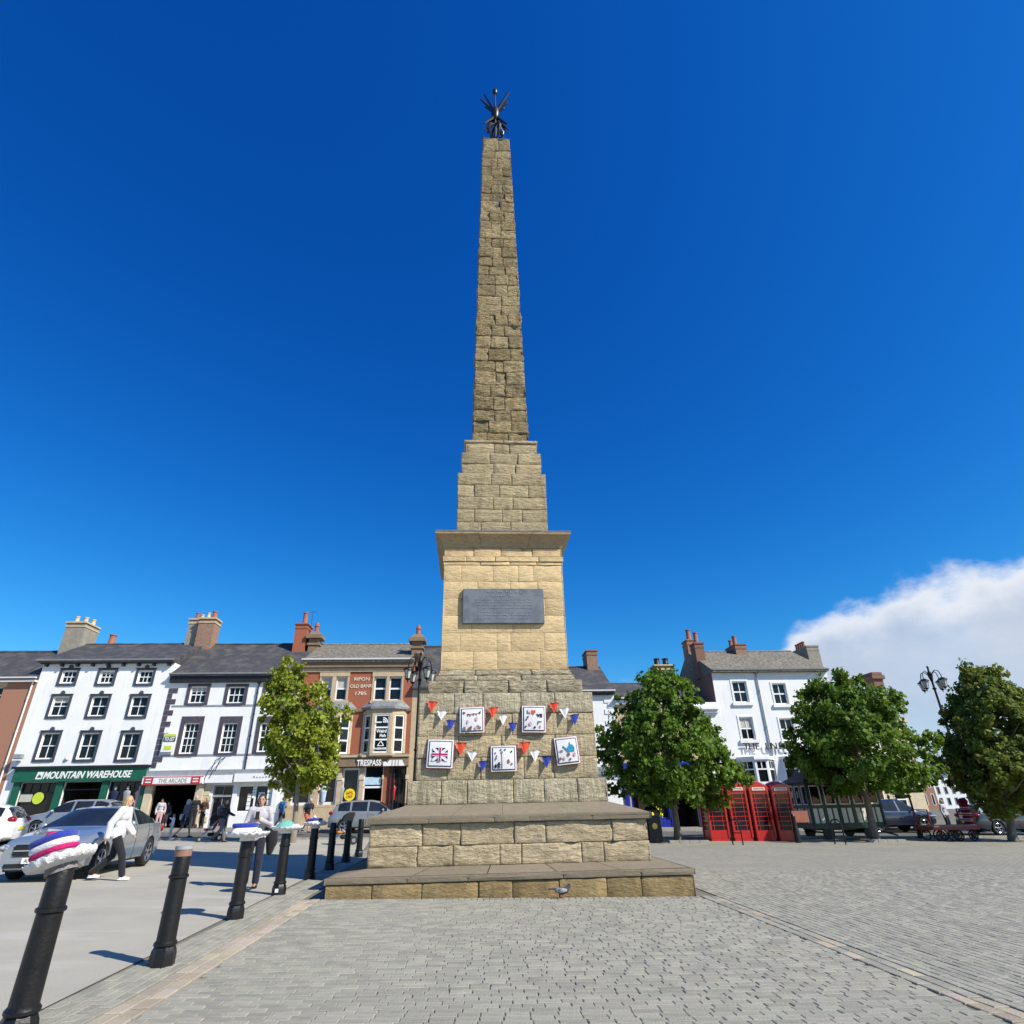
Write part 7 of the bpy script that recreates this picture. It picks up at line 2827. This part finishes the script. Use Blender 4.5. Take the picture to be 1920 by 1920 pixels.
p_ = park(-18, 1560, 25.0)
car('white hatchback parked behind the silver blue saloon', 'hatch', P_WHT, (p_.x - 1.3, p_.y, gz(p_.x)), R(-90) + FA + R(14))
p_ = park(138, 1560, 34.0)
car('dark silver roofed off-roader parked outside the green clothing shop', 'suv', P_GREY, (p_.x, p_.y, gz(p_.x)), R(-90) + FA)
p_ = GP(608, 1563)
car('silver grey hatchback parked outside the old bank', 'suv', P_GREY, (p_.x + 2.35, p_.y + .9, gz(p_.x + 2)), R(90) + FA)
p_ = GP(1741, 1562)
car('dark navy pickup truck parked behind the cab shelter', 'pickup', P_NAVY, (p_.x - 1.55, p_.y + .9, gz(p_.x)), R(90) + FA + R(5), cat='truck')
p_ = GP(1872, 1566)
car('dark grey estate car parked under the olive-green tree', 'estate', P_DK, (p_.x + 1.4, p_.y + .9, gz(p_.x)), R(90) + FA)
car('maroon hatchback parked beyond the luggage trolley', 'hatch', P_MAR, (p_.x - 2.2, p_.y + 6.0, gz(p_.x - 2)), R(90) + FA)
# ------------------------------------------------------------------ people
def cloth(name, c, k=.8):
    return mat('cloth_' + name, c, tuple(x * k for x in c), scale=9, rough=.9, bump=.35, bscale=26, sheen=.15)


SKIN = mat('skin', (0.52, 0.30, 0.21), (0.46, 0.25, 0.17), scale=10, rough=.55)
EYEW = mat('eye_white', (0.7, 0.68, 0.66), rough=.3)
EYED = mat('eye_dark', (0.03, 0.02, 0.015), rough=.3)
LIP = mat('lips', (0.38, 0.10, 0.09), rough=.5)
HAIRM = {'blonde': mat('blonde_hair', (0.50, 0.36, 0.17), (0.36, 0.24, 0.10), scale=30, rough=.55, st=(1, 1, .15)),
         'dark': mat('dark_hair', (0.035, 0.02, 0.014), (0.06, 0.035, 0.025), scale=30, rough=.45, st=(1, 1, .15)),
         'grey': mat('grey_hair', (0.50, 0.48, 0.45), (0.38, 0.36, 0.34), scale=30, rough=.6, st=(1, 1, .15)),
         'brown': mat('brown_hair', (0.13, 0.07, 0.035), (0.09, 0.05, 0.025), scale=30, rough=.5, st=(1, 1, .15)),
         'red': mat('auburn_hair', (0.24, 0.07, 0.025), (0.18, 0.05, 0.02), scale=30, rough=.5, st=(1, 1, .15))}
STAND = dict(fl=(-.10, 0, .05), fr=(.10, -.02, .05), kl=(-.10, -.03, .49), kr=(.10, -.05, .49), el=(-.26, .04, 1.12), er=(.26, .04, 1.12), hl=(-.26, -.06, .88), hr=(.26, -.06, .88))
WALK = dict(fl=(-.07, -.33, .06), fr=(.08, .36, .11), kl=(-.08, -.22, .50), kr=(.08, .04, .47), el=(-.25, .14, 1.13), er=(.25, -.02, 1.11), hl=(-.24, .16, .87), hr=(.22, -.20, .92))
PHONE = dict(fl=(-.11, .02, .05), fr=(.11, -.08, .05), kl=(-.11, -.01, .49), kr=(.11, -.08, .49), el=(-.25, -.02, 1.10), er=(.25, -.02, 1.10), hl=(-.05, -.27, 1.22), hr=(.06, -.27, 1.22))
REACH = dict(STAND, el=(-.30, -.10, 1.28), hl=(-.38, -.32, 1.42), er=(.28, .02, 1.14), hr=(.32, -.14, .95))
PUSH = dict(WALK, el=(-.24, -.08, 1.12), er=(.24, -.08, 1.12), hl=(-.2, -.38, 1.03), hr=(.2, -.38, 1.03))


def person(label, p, rz, top, legs, hair, pose=STAND, H=1.68, hero=False, hairlen=.12, skirt=None, shorts=False, shoes=None, sleeve=1.0, bag=None, lean=0.0, headturn=0.0, backpack=None, baggy=.0, group='people in the square'):
    k = H / 1.70
    o = thing('person', label, 'person', p, rz, group)
    vs_ = .0095 if hero else .018

    def S(v):
        return Vector(v) * k
    hipl, hipr = S((-.09, 0, .90)), S((.09, 0, .90))
    pel, wst, chs, nck, hd_ = S((0, 0, .95)), S((0, -lean * .3, 1.10)), S((0, -.005 - lean * .7, 1.30)), S((0, -lean, 1.45)), S((0, -.015 - lean * 1.15, 1.585))
    shl, shr = S((-.175, -lean * .9, 1.40)), S((.175, -lean * .9, 1.40))
    J = {a: S(b_) for a, b_ in pose.items()}
    for a in ('el', 'er', 'hl', 'hr'):
        J[a].y -= lean * .7 * k
    fs = 1.0

    def torso(mb, g):
        caps(mb, [hipl, hipr], [.095 * k + g, .095 * k + g], 10)
        for (c, rx, ry, rz_) in ((pel, .165, .115, .10), (wst, .14, .10, .13), (chs, .165, .112, .14), (S((0, -lean * .9, 1.39)), .15, .085, .07)):
            mb.ball(c, (rx * k + g, ry * k + g, rz_ * k + g * .5), 14, 10)
        caps(mb, [shl, shr], [.062 * k + g, .062 * k + g], 8)
    B = MB()
    torso(B, 0)
    caps(B, [nck - S((0, 0, .06)), nck, hd_ - S((0, 0, .06))], [.058 * k, .05 * k, .05 * k], 10)
    B.ball(hd_ + S((0, .008, .012)), (.074 * k, .092 * k, .108 * k), 16, 12)
    B.ball(hd_ + S((0, -.03, -.055)), (.052 * k, .055 * k, .055 * k), 12, 8)
    ct, sn_ = math.cos(headturn), math.sin(headturn)

    def HD(x, y, z):
        return hd_ + Vector(((x * ct - y * sn_) * k, (x * sn_ + y * ct) * k, z * k))
    caps(B, [HD(0, -.088, .02), HD(0, -.108, -.018)], [.010 * k, .015 * k], 6)
    for s_ in (-1, 1):
        B.ball(HD(s_ * .077, .008, -.005), (.012 * k, .02 * k, .03 * k), 8, 6)
    for sh, e_, h_ in ((shl, J['el'], J['hl']), (shr, J['er'], J['hr'])):
        caps(B, [sh, e_, h_], [.050 * k, .040 * k, .027 * k], 8)
        d_ = (h_ - e_).normalized()
        side = Vector((1, 0, 0)) - d_ * d_.x
        side = side.normalized()
        up = d_.cross(side)
        pc = h_ + d_ * .045 * k
        B.ball(pc, (.035 * k, .028 * k, .045 * k), 8, 6)
        sgn = -1 if sh is shl else 1
        curl = -up * sgn * 0 + Vector((0, -1, 0)) * .3
        for i, fl_ in enumerate((.062, .072, .067, .052)):
            b0 = pc + d_ * .03 * k + side * (i - 1.5) * .019 * k
            b1_ = b0 + (d_ + curl * .3).normalized() * fl_ * .55 * k
            b2_ = b1_ + (d_ + curl * 1.3).normalized() * fl_ * .5 * k
            caps(B, [b0, b1_, b2_], [.0095 * k, .009 * k, .0075 * k], 6)
        b0 = pc - side * sgn * .028 * k
        caps(B, [b0, b0 + (d_ * .6 - side * sgn * .7).normalized() * .035 * k, b0 + (d_ * 1.0 - side * sgn * .5).normalized() * .06 * k], [.012 * k, .010 * k, .008 * k], 6)
    for hp, kn, ft in ((hipl, J['kl'], J['fl']), (hipr, J['kr'], J['fr'])):
        caps(B, [hp, kn, ft + S((0, .02, .03))], [.088 * k, .056 * k, .038 * k], 10)
        caps(B, [ft + S((0, .03, -.0)), ft + S((0, -.13, -.02))], [.038 * k, .03 * k], 8)
    body = vobj('body', B, vs_, SKIN, o)
    # top
    T = MB()
    g = .018 * k + baggy
    torso(T, g)
    if baggy:
        T.ball(S((0, 0, .97)), (.19 * k, .145 * k, .14 * k), 12, 8)
    for sh, e_, h_ in ((shl, J['el'], J['hl']), (shr, J['er'], J['hr'])):
        end = e_.lerp(h_, max(0, sleeve * 2 - 1)) if sleeve > .5 else sh.lerp(e_, sleeve * 2)
        pts = [sh, e_, end] if sleeve > .5 else [sh, end]
        caps(T, pts, [.062 * k + g, .052 * k + g, .042 * k + g * .9][:len(pts)], 9)
    vobj('top', T, vs_ * 1.15, top, o, 5)
    if skirt:
        K = MB()
        K.lathe([(.15 * k, 1.02 * k), (.20 * k, .9 * k), (.26 * k, .6 * k), (.29 * k, skirt * k), (.26 * k, skirt * k + .02)], 18, squish=(1, .8))
        K.build('skirt', legs, o, True)
    else:
        T = MB()
        caps(T, [hipl, hipr], [.112 * k, .112 * k], 10)
        T.ball(pel, (.18 * k, .128 * k, .10 * k), 12, 8)
        for hp, kn, ft in ((hipl, J['kl'], J['fl']), (hipr, J['kr'], J['fr'])):
            if shorts:
                caps(T, [hp, hp.lerp(kn, .9)], [.108 * k, .09 * k], 10)
            else:
                caps(T, [hp, kn, ft + S((0, .02, .05))], [.105 * k, .078 * k, .07 * k], 10)
        vobj('shorts' if shorts else 'trousers', T, vs_ * 1.15, legs, o, 5)
    for ft in (J['fl'], J['fr']):
        s_ = MB()
        s_.ball(ft + S((0, .035, -.01)), (.045 * k, .05 * k, .042 * k), 10, 6)
        s_.ball(ft + S((0, -.06, -.022)), (.046 * k, .105 * k, .033 * k), 12, 6)
        s_.box(ft.x - .042 * k, ft.x + .042 * k, ft.y - .15 * k, ft.y + .075 * k, ft.z - .052 * k, ft.z - .034 * k)
        s_.build('shoe', shoes or M_BLKFAB, o, True)
    Hh = MB()
    Hh.ball(HD(0, .02, .035), (.083 * k, .094 * k, .098 * k), 14, 9)
    if hairlen > .05:
        caps(Hh, [HD(0, .055, .0), HD(0, .065, -hairlen * .6), HD(0, .06, -hairlen)], [.078 * k, .075 * k, .05 * k], 9)
        for s_ in (-1, 1):
            caps(Hh, [HD(s_ * .066, .0, .04), HD(s_ * .078, .015, -hairlen * .5), HD(s_ * .072, .02, -hairlen)], [.022 * k, .024 * k, .014 * k], 7)
    vobj('hair', Hh, vs_ * 1.1, HAIRM[hair], o, 3)
    if hero:
        for s_ in (-1, 1):
            e_ = MB()
            e_.ball(HD(s_ * .032, -.083, .018), (.013 * k, .008 * k, .007 * k), 8, 6)
            e_.build('eye', EYED, o, True)
            e_ = MB()
            e_.tube([HD(s_ * .018, -.092, .036), HD(s_ * .048, -.08, .037)], .004 * k, 5)
            e_.build('eyebrow', HAIRM[hair], o)
        e_ = MB()
        e_.ball(HD(0, -.083, -.052), (.026 * k, .011 * k, .008 * k), 10, 6)
        e_.build('mouth', LIP, o, True)
    if bag:
        b_ = MB()
        b_.box(.20 * k, .34 * k, -.16 * k, .14 * k, .78 * k, 1.05 * k, .03)
        b_.tube([(.27 * k, 0, 1.04 * k), (.15 * k, 0, 1.42 * k)], .012, 5)
        b_.build('shoulder_bag', bag, o, True)
    if backpack:
        b_ = MB()
        b_.box(-.15 * k, .15 * k, .10 * k, .26 * k, 1.02 * k, 1.45 * k, .05)
        b_.build('backpack', backpack, o, True)
    return o


C_WHITE = cloth('white', (.74, .75, .78))
C_BLACK = cloth('black', (.013, .013, .018))
C_NAVY = cloth('navy', (.014, .016, .032))
C_PALE = cloth('pale_grey', (.50, .47, .50))
C_PINK = cloth('pale_pink', (.60, .36, .36))
C_PURP = cloth('purple', (.11, .04, .10))
C_GREEN = cloth('green', (.03, .28, .13))
C_BROWN = cloth('brown', (.10, .035, .02))
C_BLUE = cloth('blue', (.03, .15, .32))
C_ORG = cloth('coral', (.55, .12, .05))
C_HIVIS = cloth('yellow', (.75, .72, .05))
C_GREY = cloth('grey', (.12, .12, .14))

p_ = GP(200, 1651)
person('blonde woman in loose white blouse and black trousers walking past the saloon', p_, R(100), C_WHITE, C_BLACK, 'blonde', WALK, 1.64, True, .14, shoes=WPAINT, baggy=.010, lean=.05)
p_ = GP(467, 1664)
w2 = person('dark-haired smiling woman in pale top holding up a phone behind a bollard', p_, R(14), C_PALE, C_NAVY, 'dark', PHONE, 1.66, True, .10, shoes=M_BLKFAB)
k = 1.0
ph = MB()
ph.box(-.038, .038, -.385, -.373, 1.205, 1.345, .006)
pho = ph.build('phone', M_PLASTIC, None, True, p_, (0, 0, R(14)))
tag(pho, 'black mobile phone held up by the dark-haired woman', 'phone')
jk = MB()
caps(jk, [(.20, .05, 1.08), (.27, .04, .95), (.30, .06, .78), (.28, .06, .60)], [.10, .13, .12, .07], 10)
vobj('coat_over_arm', jk, .02, C_BLACK, w2)
bpy.context.view_layer.update()
for (px, py, rz, lab, kw) in (
        (293, 1556, 30, 'woman in pale cardigan and pink trousers standing by the arcade pillar', dict(top=C_PALE, legs=C_PINK, hair='blonde', H=1.62)),
        (280, 1553, -20, 'person in pale pink top half behind the saloon near the arcade', dict(top=C_PINK, legs=C_PURP, hair='brown', H=1.6)),
        (306, 1555, 10, 'person in purple top with green bag by the arcade', dict(top=C_PURP, legs=C_PINK, hair='brown', H=1.45, bag=C_GREEN)),
        (318, 1573, -70, 'small child in white reaching up at the road edge', dict(top=C_WHITE, legs=C_WHITE, hair='brown', H=1.05, pose=REACH, shoes=WPAINT, hairlen=.0)),
        (341, 1571, 150, 'grey-haired woman in dark skirt with white shoulder bag', dict(top=C_GREY, legs=C_BLACK, hair='grey', H=1.66, skirt=.55, bag=C_WHITE, pose=WALK)),
        (357, 1557, 20, 'man in dark suit raising a hand to his face at the arcade', dict(top=C_BLACK, legs=C_BLACK, hair='grey', H=1.78, pose=REACH, hairlen=.0)),
        (375, 1557, -15, 'woman with auburn hair in a brown coat by the stone wall', dict(top=C_BROWN, legs=C_BLACK, hair='red', H=1.66, bag=C_WHITE)),
        (409, 1579, 75, 'person in dark navy coat pushing a pushchair along the road', dict(top=C_NAVY, legs=C_GREY, hair='dark', H=1.68, pose=PUSH, backpack=C_GREY, lean=.05)),
        (524, 1556, 160, 'person in blue jacket walking beside the white estate agency', dict(top=C_BLUE, legs=C_NAVY, hair='dark', H=1.7, pose=WALK, hairlen=.0)),
        (572, 1561, 60, 'person in navy top and coral shorts bending under a grey backpack', dict(top=C_NAVY, legs=C_ORG, hair='grey', H=1.72, shorts=True, backpack=C_GREY, sleeve=.35, lean=.16, pose=WALK, hairlen=.0)),
        (562, 1553, 10, 'person in black and white standing by the old bank', dict(top=C_BLACK, legs=C_PALE, hair='grey', H=1.68)),
        (1236, 1563, 0, 'person in yellow vest and blue trousers outside the blue shop', dict(top=C_HIVIS, legs=C_BLUE, hair='brown', H=1.72, hairlen=.0)),
        (1782, 1560, 30, 'person in pale jacket standing in the far street', dict(top=C_PALE, legs=C_NAVY, hair='blonde', H=1.7))):
    g_ = GP(px, py)
    if py < 1558:
        g_.z += .12
    person(lab, g_, R(rz), **kw)
